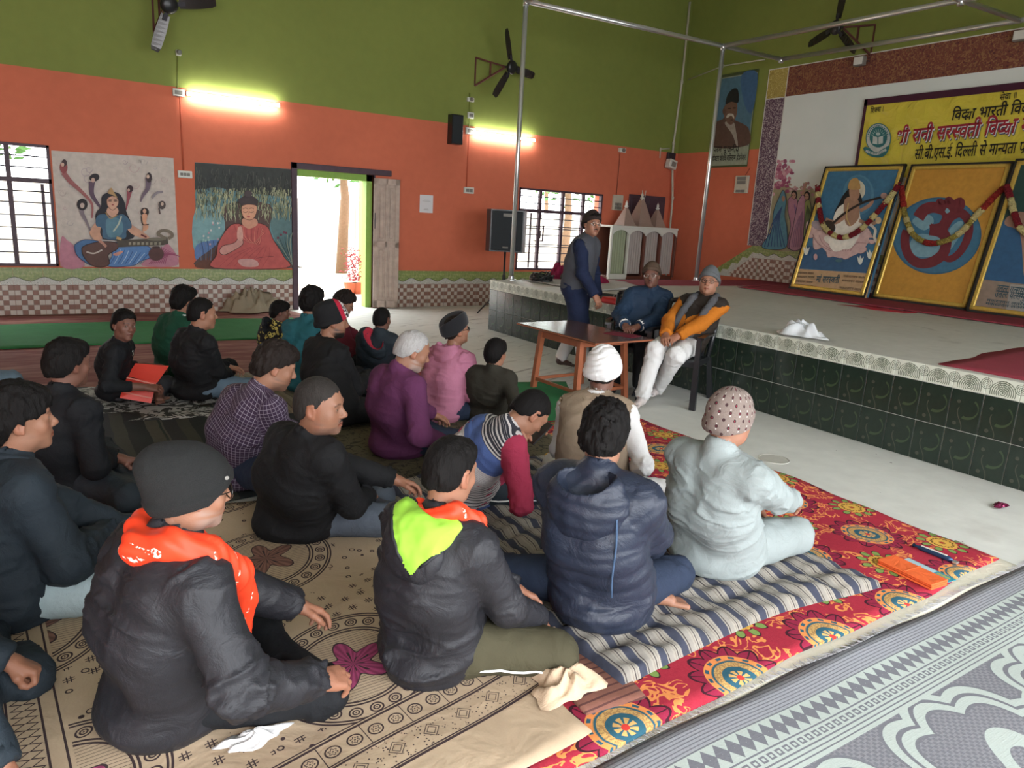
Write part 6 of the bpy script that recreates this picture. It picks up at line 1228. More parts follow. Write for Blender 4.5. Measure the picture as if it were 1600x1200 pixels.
# ================= SEATED GUESTS, TABLE, CHAIRS =================
def onR(px,py,rng): d=ray(px,py); return CO+d*(rng/math.hypot(d.x,d.y))
C_NVJ=cloth('navy_blue_jacket',(.012,.030,.062),.7,.15,spec=.3); C_DNV=cloth('deep_navy_kurta',(.012,.018,.045),.85,.15); C_GVST=cloth('grey_nehru_vest',(.060,.062,.072),.9,.12)
C_CAPB=cloth('brown_wool_cap',(.085,.055,.038),.95,.15); C_CAPG=cloth('grey_beanie_knit',(.10,.105,.11),.95,.15); C_CAPD=cloth('dark_brown_cap',(.03,.02,.018),.95,.15)
PPL['X']=person('seated person in glasses, grey beanie and orange-sleeved jacket, on the right-hand black chair',None,(1108,440),196,190,-4,-3,.98,'mid','fat',('crop',H_SLT),('beanie',bn_(front=.055,back=-.05,side=0.,top=.035,t=.015,seed=5,rim=.008),C_CAPG),
  dict(m=[C_BRV,C_ORG],t=.022,n='jacket',hem=.0),legs=dict(m=C_WHT,t=.024,f=1.2),pose='chair',h=0.0103,B=(5.03,4.74,0.),P=(0,0,.56),Hc=onR(1108,440,6.94),bw=1.08,KR=(1012,553,.5),KL=(1052,560,.48),AR=(1003,622,.09),AL=(1028,606,.09),
  R=('l',.06,.36,.67),L=('l',-.04,.34,.66),feet={'d':((0,1),(.1,1))},sock=(.52,.46,.44),gl=M_GLB,hands=('relaxed','relaxed'),scarf=dict(m=C_GRY,w=.034,R=[(.085,-.02,.02),(.10,.10,.0),(.11,.19,-.12),(.12,.24,-.27),(.12,.25,-.40)],L=[(-.085,-.02,.02),(-.10,.10,.0),(-.09,.19,-.12),(-.08,.24,-.27),(-.07,.25,-.40)]),must=None,pole=((.8,-.4,-.4),(-.8,-.4,-.4)),hh=.0042)
PPL['W']=person('seated person with a black moustache and brown cap in a navy jacket, behind the table',None,(1018,430),186,190,2,4,.97,'dark','adult',('crop',H_SLT),('cap',bn_(front=.06,back=-.035,side=.01,top=.02,t=.014,seed=6),C_CAPB),
  dict(m=C_NVJ,t=.026,n='jacket',cuffs=C_WHT),legs=dict(m=C_BLK2,t=.022),pose='chair',h=0.0103,B=(5.02,5.38,0.),P=(0,0,.56),Hc=onR(1018,430,7.32),R=('l',.07,.40,.68),L=('l',-.07,.38,.68),must=H_BLK,gl=M_GLW,pole=((.8,-.4,-.4),(-.8,-.4,-.4)),feet={'d':((0,1),(0,1))},sock=(.03,.03,.035),hands=('relaxed','relaxed'),collar=dict(m=C_NVJ,r=.066,t=.014,up=.0),hh=.0042)
PPL['V']=person('standing person in a dark cap and glasses, grey vest over a long navy kurta',None,(925,350),112,150,2,0,.985,'mid','adult',('short',H_BLK),('cap',bn_(front=.055,back=-.045,side=.01,top=.03,t=.015,seed=7),C_CAPD),
  dict(m=C_DNV,t=.020,n='kurta',long=1.0,hem=0.),dict(m=C_GVST,t=.038,n='vest',hem=0.,f=.3,zc=.86),legs=dict(m=C_WHT,t=.028),pose='stand',h=0.0111,B=(4.84,6.06,0.),P=(-.02,-.08,.93),Hc=onR(925,350,7.70),KR=('l',.12,.06,.50),KL=('l',-.10,-.08,.50),AR=('l',.12,.12,.10),AL=('l',-.12,-.26,.10),
  R=('l',.22,.22,.90),L=('l',-.2,.1,.85),must=H_BLK,gl=M_GLW,feet={'d':((0,1),(.1,1))},sock=(.06,.035,.03),collar=dict(m=C_GVST,r=.062,t=.012,up=.015),pole=((.3,-.8,-.1),(-.3,-.8,-.1)),slouch=.4,hh=.0042)
M_CHR=plain('black_moulded_plastic',(.014,.015,.017),.32,spec=.5,var=.1)
def chair(label,x,y,yaw):
    t=thing('plastic_armchair',label,'chair',(x,y,0),-yaw,'black plastic armchairs by the table')
    b=MB(); n=8
    for i in range(n+1):
        for j in range(n+1): u=-.21+.42*i/n; v=-.2+.42*j/n; b.v.append((u,v,.43-.018*(1-(u/.21)**2)*(1-((v-.01)/.21)**2)-.02*max(0,(.05-v))));b.c.append((1,1,1))
    for i in range(n):
        for j in range(n): q=i*(n+1)+j; b.f.append((q,q+n+1,q+n+2,q+1)); b.mi.append(0)
    k=len(b.v); b.v+= [(v[0],v[1],v[2]-.02) for v in b.v[:k]]; b.c+=[(1,1,1)]*k
    m=len(b.f); b.f+=[tuple(k+i for i in f[::-1]) for f in b.f[:m]]; b.mi+=[0]*m
    b.obj('seat',M_CHR,t,smooth=True); MB().box((-.225,.19,.375),(.225,.235,.435),bev=.012).obj('seat_front',M_CHR,t)
    for s_ in (-1,1):
        MB().box((s_*.215-.022,-.22,.37),(s_*.215+.022,.22,.43),bev=.01).obj('side_rail',M_CHR,t)
        b=MB(); P=[Vector((s_*.25,.22,.655)),Vector((s_*.262,.1,.67)),Vector((s_*.26,-.08,.665)),Vector((s_*.235,-.23,.655))]
        for a,c in zip(P,P[1:]): 
            e=(c-a).normalized(); sd=e.cross(Vector((0,0,1))); b.add([a-sd*.026,a+sd*.026,c+sd*.026,c-sd*.026,a-sd*.026-Vector((0,0,.02)),a+sd*.026-Vector((0,0,.02)),c+sd*.026-Vector((0,0,.02)),c-sd*.026-Vector((0,0,.02))],[(0,1,2,3),(7,6,5,4),(0,4,5,1),(2,6,7,3),(0,3,7,4),(1,5,6,2)])
        b.obj('armrest',M_CHR,t)
        for y0,y1,ft in ((.20,.27,1),(-.22,-.33,0)):
            b=MB(); top=Vector((s_*.23,y0,.655 if ft else .42)); bot=Vector((s_*.255,y1,0)); w=.024
            for a,c,wa,wc in ((top,bot,.020,.028),): b.add([a+Vector((dx*wa,dy*wa*.8,0)) for dx,dy in ((-1,-1),(1,-1),(1,1),(-1,1))]+[c+Vector((dx*wc,dy*wc*.8,0)) for dx,dy in ((-1,-1),(1,-1),(1,1),(-1,1))],[(0,1,2,3),(7,6,5,4),(0,4,5,1),(1,5,6,2),(2,6,7,3),(3,7,4,0)])
            b.obj('leg',M_CHR,t)
        b=MB(); b.tube([Vector((s_*.22,-.2,.42)),Vector((s_*.24,-.27,.65)),Vector((s_*.24,-.36,.90))],.022,8); b.obj('back_post',M_CHR,t,smooth=True)
    b=MB(); b.tube([Vector((x_,-.36-.02*(1-(x_/.24)**2),.90+.03*(1-(x_/.24)**2))) for x_ in lin(-.24,.24,8)],.024,8); b.obj('top_rail',M_CHR,t,smooth=True)
    for x_ in lin(-.15,.15,4): MB().box((x_-.026,-.008,0),(x_+.026,.008,.50),M=Matrix.Translation((0,-.215,.42))@Matrix.Rotation(.30,4,'X'),bev=.003).obj('back_slat',M_CHR,t)
    return t
for k,l in (('X','black plastic armchair of the person in orange sleeves'),('W','black plastic armchair of the person in the navy jacket')):
    J=PPL[k]; f_=J['Fw']; c=chair(l,J['B'].x+f_.x*.08,J['B'].y+f_.y*.08,math.atan2(f_.x,f_.y)+(0 if k=='X' else 0)); 
# table
M_TOP=plain('dark_laminate_top',(.085,.045,.035),.22,spec=.5,vs=8,var=.2); M_TLEG=plain('orange_brown_wood',(.32,.10,.045),.45,var=.25,vs=12)
zt=.61; ca=[onZ(818,504,zt),onZ(1013,532,zt),onZ(915,538,zt),onZ(908,502,zt)]
cx,cy=4.23,5.25; t=thing('wooden_table','small wooden table with a dark laminate top and orange-brown legs','table',(cx,cy,0),.03); L_,W_=1.17,.70
MB().box((-W_/2,-L_/2,zt-.022),(W_/2,L_/2,zt),bev=.004).obj('tabletop',M_TOP,t); MB().box((-W_/2-.004,-L_/2-.004,zt-.018),(W_/2+.004,L_/2+.004,zt-.006),bev=.003).obj('edge_strip',M_TLEG,t)
for sx in (-1,1):
    for sy in (-1,1):
        b=MB(); a=Vector((sx*(W_/2-.09),sy*(L_/2-.30),zt-.02)); c=Vector((sx*(W_/2-.05),sy*(L_/2-.26),0)); w=.024
        b.add([p+Vector((dx*w,dy*w,0)) for p in (a,c) for dx,dy in ((-1,-1),(1,-1),(1,1),(-1,1))],[(0,1,2,3),(7,6,5,4),(0,4,5,1),(1,5,6,2),(2,6,7,3),(3,7,4,0)]); b.obj('leg',M_TLEG,t)
for s_ in (-1,1):
    MB().box((s_*(W_/2-.09)-.012,-L_/2+.28,zt-.10),(s_*(W_/2-.09)+.012,L_/2-.28,zt-.02),bev=.003).obj('apron',M_TLEG,t); MB().box((-W_/2+.08,s_*(L_/2-.30)-.012,zt-.10),(W_/2-.08,s_*(L_/2-.30)+.012,zt-.02),bev=.003).obj('apron',M_TLEG,t)
    MB().box((s_*(W_/2-.06)-.012,-L_/2+.27,.09),(s_*(W_/2-.06)+.012,L_/2-.27,.12),bev=.003).obj('stretcher',M_TLEG,t); MB().box((-W_/2+.06,s_*(L_/2-.27)-.012,.09),(W_/2-.06,s_*(L_/2-.27)+.012,.12),bev=.003).obj('stretcher',M_TLEG,t)
p_=onZ(972,523,zt); tag(MB().box((-.09,-.15,0),(.09,.15,.004),M=Matrix.Rotation(.3,4,'Z')).obj('paper_sheet',plain('dark_red_paper',(.16,.012,.03),.6)),'dark red sheet lying flat on the table','paper').location=p_
# ================= MATS, RUGS AND SHEETS =================
def lattice(a,p): return ((a/p+.5).fr()-.5)*p
def carpetmat(name,dull=1.,ox=1.47,oy=1.45,px=.555,py=.53):
    m=MT(name,.9,0,.15); x,y,z=m.xyz(); n=m.noise(240,2); big=m.noise(1.2,3)
    wx=m.noise(9,2)*.02; a,b=lattice(x-ox+wx,px),lattice(y-oy+wx,py); r=(a*a+b*b).sq(); th=a.at2(b)
    c2,d2=lattice(x-ox-px/2,px),lattice(y-oy-py/2,py); r2=(c2*c2+d2*d2).sq(); t2=c2.at2(d2)
    red=m.shade(m.mix(n,(.30,.018,.035),(.42,.035,.06)),big,.8,1.2); mar=(.21,.015,.045); org=(.72,.26,.08); gold=(.55,.34,.12); teal=(.03,.10,.14); dk=(.05,.012,.02)
    sc=m.noise(8.5,1,dist=2.6); scr=((sc-.5).abs()<.042)*(m.noise(4.5,1)>.47); c=m.mix(scr,red,org)
    pr=.148+((th*6).cos().abs())*.042; pet=r<pr; c=m.mix(pet,c,m.mix(n,mar,(.33,.025,.06))); c=m.mix(((r-pr).abs()<.006)+((r>.13)*(r<pr)*((th*12).sin().abs()<.0)),c,dk); c=m.mix((r>.125)*(r<pr)*((th*6).sin().abs()<.10),c,dk)
    c=m.mix(r<.132,c,org); c=m.mix((r>.112)*(r<.126)*((th*14).sin()>.2),c,teal); c=m.mix(r<.106,c,(.35,.2,.08)); v=m.noise(130,1); c=m.mix((r<.102)*(v>.5),c,gold); c=m.mix((r<.066)+((r-.099).abs()<.004),c,teal); c=m.mix((r<.042)*((th*8).cos()>-.4),c,gold); c=m.mix(r<.014,c,(.5,.04,.03))
    lf=(r2>.078)*(r2<(.118+(t2*10).cos()*.016))*((t2*10).cos()>-.35); c=m.mix(lf,c,dk); c=m.mix((r2>.083)*(r2<(.110+(t2*10).cos()*.016))*((t2*10).cos()>-.1),c,(.20,.30,.08)); f=r2<(.074+(t2*16).cos()*.004); c=m.mix(f,c,(.62,.36,.07)); c=m.mix((((r2*150+(t2*16).cos()*.6).sin()>.75)*f),c,(.16,.08,.02)); c=m.mix(r2<.012,c,(.4,.05,.03))
    m.col(m.shade(c,m.noise(60,2),.85*dull,1.15*dull)); m.bump(n,.002,.6); return m.m
M_CARP=carpetmat('red_medallion_carpet')
M_CARPD=carpetmat('worn_medallion_carpet',.85,.2,.1,.62,.6)
G_CR='patterned red floor carpets'
drape('floor_mat','thick cream underlay peeking out between the red carpet and the grey rug','mat',[(1.0,1.355),(4.10,1.355),(4.12,1.7),(1.0,1.7)],0,cloth('cream_underlay',(.62,.59,.48)),(50,6),.003,3,edge=.012)
drape('medallion_carpet','red carpet with blue and gold medallions and green-leaved flowers, in the right foreground','carpet',[(.7,1.385),(4.04,1.465),(4.13,4.5),(2.2,4.5)],.016,M_CARP,(70,50),.010,5,edge=.012)
drape('medallion_carpet','worn red and gold patterned carpet beyond the pink hoodie','carpet',[(2.5,5.0),(3.9,5.1),(3.9,7.9),(2.6,7.9)],0,M_CARPD,(40,50),.014,8)
M_GRN=cloth('green_felt',(.028,.17,.06),.95,.15); M_GRN2=cloth('green_runner_felt',(.035,.155,.055),.95,.2)
drape('green_mat','green felt mat on the floor beside and under the wooden table','mat',[(2.7,4.0),(3.72,4.55),(4.35,5.6),(3.1,6.1)],.012,M_GRN,(24,24),.010,9)
def redstreak():
    m=MT('faded_red_mat',.95); x,y,z=m.xyz(); n=m.noise(1.,5,vec=m.vec(x*1.5,y*7),dist=1.); m.col(m.mix(((n-.4)*4).cl(),(.16,.045,.04),(.27,.13,.10))); m.bump(m.noise(80,2),.003,.6); return m.m
M_RST=redstreak()
drape('floor_mat','faded brick-red mat along the tiled wall behind the green runner','mat',[(-2.6,10.3),(3.3,10.3),(3.2,11.38),(-2.6,11.38)],0,M_RST,(40,12),.012,11)
drape('green_mat','long green felt runner parallel to the tiled wall at the back left','mat',[(-2.6,8.95),(2.9,8.8),(3.0,10.45),(-2.6,10.6)],.012,M_GRN2,(40,14),.010,12)
drape('medallion_carpet','faded red carpet between the green runner and the zebra printed sheet','carpet',[(-2.8,6.1),(2.5,6.1),(2.9,9.1),(-2.8,9.2)],0,redstreak(),(40,24),.010,13)
def prn(name,c1,c2,sc,th=.5,dist=2.,cells=False):
    m=MT(name,.9); n=m.noise(sc,3,dist=dist); m.col(m.mix((n>th),c1,c2)); m.bump(n,.01,.4); return m.m
drape('printed_sheet','black and white zebra printed sheet under the youth with the red folder','sheet',[(-.6,5.75),(1.35,5.6),(1.5,6.75),(-.5,6.9)],.012,prn('zebra_print',(.03,.03,.028),(.36,.36,.34),9),(26,14),.02,14)
def stripem(name,cols,per,ax='x',rough=.9):
    m=MT(name,rough); x,y,z=m.xyz(); w_=m.noise(3,2)*.03; t=(((x if ax=='x' else y)+w_)/per).fr(); c=m.mix(0.,cols[0][1],cols[0][1])
    for edge,col in cols[1:]: c=m.mix(t>edge,c,col)
    m.col(m.shade(c,m.noise(40,3),.8,1.2)); m.bump(m.noise(200,2),.002,.6); return m.m
drape('striped_mat','dark green and grey striped mat in the middle left','mat',[(-.9,3.9),(1.9,3.9),(1.9,5.95),(-.8,5.95)],.006,stripem('dark_stripe_weave',[(0,(.018,.022,.022)),(.30,(.075,.07,.055)),(.5,(.022,.032,.03)),(.54,(.09,.085,.07)),(.57,(.03,.032,.035)),(.8,(.05,.05,.04))],.42),(36,26),.016,15)
drape('blanket','tan crumpled blanket beyond the checked shirt','blanket',[(1.15,5.5),(2.5,5.4),(2.6,7.1),(1.3,7.0)],.016,stripem('tan_weave',[(0,(.20,.165,.11)),(.5,(.26,.22,.16)),(.9,(.10,.08,.06))],.09),(26,22),.03,16)
drape('blanket','olive brown patterned blanket under the plum jacket and pink hoodie','blanket',[(1.5,3.3),(2.95,3.2),(3.3,5.3),(1.7,5.5)],.016,prn('olive_scroll_print',(.10,.085,.05),(.035,.03,.022),13,.56),(30,30),.025,17)
def sheetm():
    m=MT('block_printed_sheet',.9); x,y,z=m.xyz(); x=x+y*.08; y=y-x*.22+.02*1.; n=m.noise(200,2); base=m.mix(m.noise(2,4),(.40,.29,.19),(.54,.42,.29)); base=m.shade(base,n,.92,1.08); ink=(.045,.028,.03)
    # ink motifs: strewn crosses, rosettes, big ring medallions with a purple flower
    cell=lambda p,ox=0.,oy=0.: (lattice(x-ox,p),lattice(y-oy,p))
    def rosette(c,a,b,R_,k): r=(a*a+b*b).sq(); th=a.at2(b); return m.mix(((r-R_).abs()<.0022)+((r-R_*.55-(th*6).cos()*R_*.12).abs()<.002)+(r<R_*.14),c,ink) if k else c
    a,b=cell(.075,.02,.02); hs_=((a.abs()-.006).abs()<.002)*(b.abs()<.018)+((b.abs()-.006).abs()<.002)*(a.abs()<.018); c=m.mix(hs_*(m.noise(3,1)>.5),base,ink)
    lv=m.voro(16); c=m.mix(((lv-.18).abs()<.035)*(m.noise(5,1)>.48),c,ink)
    P_=.92; a,b=lattice(x-.99,P_),lattice(y-1.96,.90); r=(a*a+b*b).sq(); th=a.at2(b)
    c=m.mix(r<.31,c,base); hat=(r<.20)*(((b+a*.2)*72).fr()<.14); c=m.mix(hat*(r>.0),c,ink)
    for R0 in (.20,.214,.285,.298): c=m.mix((r-R0).abs()<.0038,c,ink)
    ra=(th*22/TAU).fr()-.5; rr=(r-.25); q=(ra*ra*.0046+rr*rr).sq(); c=m.mix(((q-.021).abs()<.003)+((q-.010).abs()<.0026)+(q<.003),c,ink)
    fl=.100+((th*5).cos())*.038; c=m.mix(r<fl+.008,c,ink); pk=m.mix((y>2.4),(.36,.06,.15),(.24,.12,.09)); c=m.mix(r<fl,c,m.shade(pk,(th*25).sin(),.85,1.1)); c=m.mix((r<fl*.55)*((th*10).sin()>.75),c,ink)
    # border bands along the near edge
    e=y-1.36; bd=(e<.33); c=m.mix(bd,c,base)
    for k,h_ in ((.075,.0035),(.085,.002),(.20,.003),(.21,.002),(.315,.0035),(.328,.002)): c=m.mix((e-k).abs()<h_*1.4,c,ink)
    a=lattice(x,.075); q=(a*a+(e-.262)*(e-.262)).sq(); c=m.mix(((q-.024).abs()<.0028)+(((q-.012-(a.at2(e-.262)*6).cos()*.003).abs())<.0018)+(q<.003),c,ink); c=m.mix((lattice(x+.0375,.15).abs()<.0016)*(e>.21)*(e<.315),c,ink)
    a=lattice(x,.13); q=(a.abs()+(e-.143).abs()); vv=m.voro(75); c=m.mix((((q-.03).abs()<.002)+((q-.018).abs()<.0018)+(vv<.22)*(q>.034))*(e>.09)*(e<.195),c,ink)
    # left side border
    g=x+.06; lb=(g.abs()<.20)*(e>.0); c=m.mix(lb,c,base)
    for k in (-.19,-.182,-.174,-.10,-.092,.03,.038,.046,.054,.14,.185): c=m.mix((g-k).abs()<.0034,c,ink)
    zz=((lattice(y,.035).abs()*1.7+(g-.095)).abs()<.004)+((lattice(y,.035).abs()*-1.7+(g-.10)).abs()<.004); c=m.mix(zz*(g>.06)*(g<.135),c,ink); q=(lattice(y,.06)*lattice(y,.06)+(g+.03)*(g+.03)*.6).sq(); c=m.mix(((q-.022).abs()<.003)*(g<.02),c,ink)
    m.col(c); m.bump(m.noise(5,4,dist=.6),.03,.5); return m.m
def sheet_h(u,v): return .006*abs(sin(u*9+v*3))+.010*max(0,sin(u*4-v*7))**2
drape('bed_sheet','cream block-printed bed sheet with purple flowers under the foreground row','sheet',[(-1.6,1.25),(1.46,1.52),(1.62,2.4),(1.30,3.9),(-1.6,3.95)][:4] if False else [(-1.7,1.0),(1.36,1.50),(1.44,3.75),(-1.7,3.9)],.028,sheetm(),(70,60),.022,18,edge=.015)
# bunched end of the sheet
def bunch(name,label,cat,px,rad,mat,seed,h=0.0560,group=None,z=0.,n=34):
    c=onZ(px[0],px[1],z); b=MB(); rg=np.random.RandomState(seed); m_=n//2
    for i in range(m_+1):
        for k in range(n):
            a=TAU*k/n; q=i/m_; rr=q*(1+.22*sin(3*a+seed)+.12*sin(7*a)); x,y=rad[0]*rr*cos(a),rad[1]*rr*sin(a); zz=h*(1-q**2.2)*(1+.0)+ .35*h*(1-q**3)*sin(a*5+q*9+seed)+.25*h*(1-q**3)*sin(x*60+y*35+seed)
            b.v.append((x,y,max(zz,.001))); b.c.append((1,1,1))
    for i in range(m_):
        for k in range(n): b.f.append((i*n+k,(i+1)*n+k,(i+1)*n+(k+1)%n,i*n+(k+1)%n)); b.mi.append(0)
    o=b.obj(name,mat,smooth=True); tag(o,label,cat,group); o.location=(c.x,c.y,z+.012); return o
C_SHP=cloth('plain_sheet_end',(.56,.42,.29),.9,.1)
bunch('cloth_bundle','bunched plain cream end of the bed sheet beside the olive trousers','cloth',(880,1075),(.13,.10),C_SHP,3,.05,z=.03)
bunch('cloth_bundle','small crumpled sheet corner below the olive trousers','cloth',(862,1010),(.07,.05),C_SHP,5,.04,z=.03)
bunch('cloth_bundle','heap of crumpled pale cloth on the floor against the tiled wall','cloth',(392,487),(.42,.20),cloth('straw_cloth',(.30,.25,.18)),7,.24,z=.012)
drape('striped_mat','small brown striped cloth corner sticking out under the quilt','mat',[(1.38,1.56),(1.62,1.52),(1.70,2.0),(1.40,2.1)],.018,stripem('brown_stripe',[(0,(.20,.085,.06)),(.75,(.09,.035,.03))],.035,'y'),(10,12),.012,21)
# tufted striped quilt
def quilt():
    x0,x1,y0,y1=1.57,3.16,1.62,3.75; nx,ny=96,110; b=MB(); T_=.045
    def top(x,y):
        u,v=(x-x0),(y-y0); e=min(u,x1-x,v,y1-y); ed=min(1,max(e,0)/.05); f=math.sqrt(max(0,1-(1-ed)**2)); q=abs(sin(PI*v/.19+.3*sin(u*9)))**.5*abs(sin(PI*u/.27+.4*sin(v*7)))**.35
        return .008+f*(T_*.55+T_*.55*q+.010*sin(u*31+v*19)*sin(v*23)+.006*sin(v*60+u*8)*sin(u*17))
    for i in range(nx+1):
        for j in range(ny+1):
            x=x0+(x1-x0)*i/nx; y=y0+(y1-y0)*j/ny; sh=.02*sin(y*5)+.10*(y-y0)*0; yy=y+(.05*sin((x-x0)*2.2)-.02) ; b.v.append((x+sh,yy,.012+top(x,y))); b.c.append((1,1,1))
    for i in range(nx):
        for j in range(ny): q=i*(ny+1)+j; b.f.append((q,q+ny+1,q+ny+2,q+1)); b.mi.append(0)
    m=MT('striped_quilt_cotton',.9); x,y,z=m.xyz(); w_=m.noise(4,2)*.02; t=((x+w_)/.118).fr(); c=m.mix(0.,(.30,.275,.235),(.30,.275,.235)); c=m.mix(t>.40,c,(.045,.05,.075)); c=m.mix(t>.72,c,(.26,.24,.21)); c=m.mix(((t-.80).abs()<.02)+((t-.2).abs()<.02),c,(.05,.04,.04)); c=m.mix(((t-.3).abs()<.012)+((t-.1).abs()<.012),c,(.2,.17,.14)); m.col(m.shade(c,m.noise(50,3),.82,1.15)); m.bump(m.noise(26,4,dist=.5),.006,.6)
    o=b.obj('striped_quilt',m.m,smooth=True); tag(o,'tufted navy and cream striped quilt under the navy jacket and pale grey kurta','quilt'); return o
quilt()
# grey and mint woven rug in the foreground
def rugm():
    m=MT('grey_mint_rug_weave',.92); x,y,z=m.xyz(); v=y*-1+1.42; g=(.175,.178,.20); mi=(.45,.505,.47); n=m.noise(170,2); li=((v/.0135).fr()<.3); c=m.mix(li,m.mix(n,(.27,.28,.31),(.40,.41,.44)),g)
    c=m.mix(v>.16,c,mi); a=lattice(x,.055); d=((a.abs()*1.5+(v-.215).abs())); c=m.mix((v>.168)*(v<.262)*(((d*70).sin()>.1)),c,g); c=m.mix(((v-.164).abs()<.003)+((v-.266).abs()<.003),c,g)
    a=lattice(x,.038); q=a.abs().mx((v-.292).abs()); c=m.mix((q<.013)*(q>.006),c,g); c=m.mix(((v-.318).abs()<.003)+((v-.335).abs()<.0025)+((v-.352).abs()<.0025),c,g)
    P_=.74; a=lattice(x-.25,P_); b=v-.86; r=((a*a)+(b*b*.8)).sq(); th=a.at2(b*-1); lob=.34+(th*6).cos().abs()*.05; f=(v>.37); mh=(((x*60).fr()<.22)+((v*45+(x*60).fl()*.5).fr()<.35))>0; gg=m.mix(mh,g,(.24,.24,.26))
    c=m.mix(f,c,mi); c=m.mix(f*(r>lob+.10),c,gg); c=m.mix(f*(r<lob),c,gg); c=m.mix(f*((r-lob-.05).abs()<.008),c,g); c=m.mix(f*(r<.22+(th*4).sin()*.06),c,mi); c=m.mix(f*(r<.15+(th*4).sin()*.05),c,gg); c=m.mix(f*((r-lob-.10).abs()<.006)+f*((r-lob).abs()<.006),c,g)
    m.col(m.shade(c,n,.88,1.1)); m.bump(li*.5+n*.5,.004,.8); return m.m
M_RUG=rugm(); rg_=drape('woven_rug','pale grey and mint woven rug with arched motifs and fringed edge, bottom right','rug',[(.8,-.9),(5.2,-.9),(5.2,1.375),(.8,1.375)],.004,M_RUG,(110,50),.016,25,edge=.008)
b=MB(); rr=random.Random(4)
for i in range(620):
    x=.82+(5.18-.82)*i/620+rr.uniform(-.002,.002); L_=rr.uniform(.018,.04); y=1.370+.008*sin(x*4)+.004*sin(x*9.3); a=rr.uniform(-.6,.6); z_=.024; w=.0016
    b.add([(x-w,y,z_),(x+w,y,z_),(x+w+L_*sin(a),y+L_*cos(a),.016),(x-w+L_*sin(a),y+L_*cos(a),.016),(x,y,z_+.002),(x+L_*sin(a),y+L_*cos(a),.018)],[(0,1,4),(0,4,5,3),(4,1,2,5)])
fr_=b.obj('fringe',plain('pale_fringe',(.52,.52,.54),.9),rg_); fr_['kind']='stuff'
# ================= SMALL THINGS =================
M_OCL=cloth('orange_folded_cloth',(.72,.13,.035),.7,.08); z0=.022
c=Vector((3.42,1.585,z0)); t=thing('folded_cloth','folded bright orange cloth on the red carpet, lying half over a teal booklet','cloth',tuple(c),-.08)
for i,(dx,w) in enumerate(((0,.066),(.002,.064),(-.002,.066))): MB().box((-w+dx,-.14,.004+.011*i),(w+dx,.14,.0135+.011*i),bev=.005).obj('fold',M_OCL,t)
MB().box((-.066,-.004,.036),(.066,.004,.0385),bev=.001).obj('crease_flap',M_OCL,t)
t=thing('booklet','teal booklet half covered by the folded orange cloth','book',(3.50,1.60,z0),-.08)
MB().box((-.08,-.14,0),(.09,.14,.004)).obj('cover',plain('teal_card',(.03,.24,.30),.4),t); MB().box((-.02,-.05,.004),(.085,.10,.0047)).obj('pale_panel',plain('pale_blue_print',(.36,.52,.56),.5),t)
for k in range(3): MB().box((.0+k*.028,-.125,.004),(.018+k*.028,-.06,.0046)).obj('striped_box',plain('olive_print',(.35,.38,.12),.5),t)
for k in range(6): MB().box((.0,.0+k*.014,.0047),(.05,.004+k*.014,.005)).obj('text_line',plain('grey_print',(.2,.3,.34),.5),t)
t=thing('foil_packet','slim blue and white foil tube on the carpet near the booklet','packet',(3.76,1.66,z0),.03)
b=MB(); P=[Vector((0,y,.013)) for y in lin(-.10,.10,10)]; b.tube(P,[.004]+[.014]*8+[.006,.012],10); b.obj('tube_body',plain('blue_foil',(.03,.07,.15),.25,.5,.5),t,smooth=True); MB().box((-.006,-.07,.024),(.006,.06,.028),bev=.001).obj('white_label',M_WP,t); MB().box((-.014,-.125,.004),(.014,-.10,.014),bev=.002).obj('crimped_end',M_SIL,t)
t=bunch('sweet_wrapper','shiny maroon sweet wrapper on the bare floor at the right','wrapper',(1562,793),(.06,.035),plain('maroon_foil',(.20,.02,.07),.2,.6,.5),4,.02); 
ph=thing('mobile_phone','black phone with a bluish screen on the printed sheet, at the left','phone',tuple(onZ(113,994,.03)),.5); MB().box((-.075,-.038,0),(.075,.038,.009),bev=.006).obj('case',M_BP,ph); MB().box((-.068,-.033,.009),(.068,.033,.0098),bev=.0006).obj('screen',plain('blue_screen',(.10,.11,.22),.12),ph)
J=PPL['Q']; p_=J['Hc']+J['Hm']@Vector((.02,.118,-.03)); ph=thing('mobile_phone','black phone held to the face of the person in the striped vest','phone',tuple(p_)); q=MB().box((-.038,-.004,-.075),(.038,.005,.075),bev=.004).obj('case',M_BP,ph); q.matrix_local=J['Hm'].normalized().to_4x4(); l=MB().lathe([(.008,0),(.008,.003)],12,frame((.022,.005,.055),(1,0,0),(0,0,1),(0,1,0))).obj('camera_lens',M_SIL,q)
# red folder held by the youth with the chain
J=PPL['D']; fm=MT('red_translucent_folder',.35,0,.5); fm.col(fm.mix(fm.noise(3,2),(.62,.045,.03),(.8,.07,.045))); fm.b.inputs['Transmission Weight'].default_value=.12; fm=fm.m
def quadsheet(P,name,mat,par,th=.003):
    o_=P[0]; n=(P[1]-P[0]).cross(P[3]-P[0]).normalized()*th; b=MB(); b.add([p-o_ for p in P]+[p-o_+n for p in P],[(0,3,2,1),(4,5,6,7),(0,1,5,4),(1,2,6,5),(2,3,7,6),(3,0,4,7)]); return b.obj(name,mat,par),o_
a,b_,c,d=onR(187,622,6.05),onR(236,630,6.0),onR(264,572,6.15),onR(212,568,6.2); t=thing('document_folder','bright red plastic folder held open by the youth with the chain','folder',tuple(a)); quadsheet([a,b_,onR(245,596,6.05),onR(198,590,6.12)],'lower_cover',fm,t)
e=onR(198,588,6.13); o,_=quadsheet([e,onR(246,598,6.04),c,d],'upper_cover',fm,t); o.location=e-a
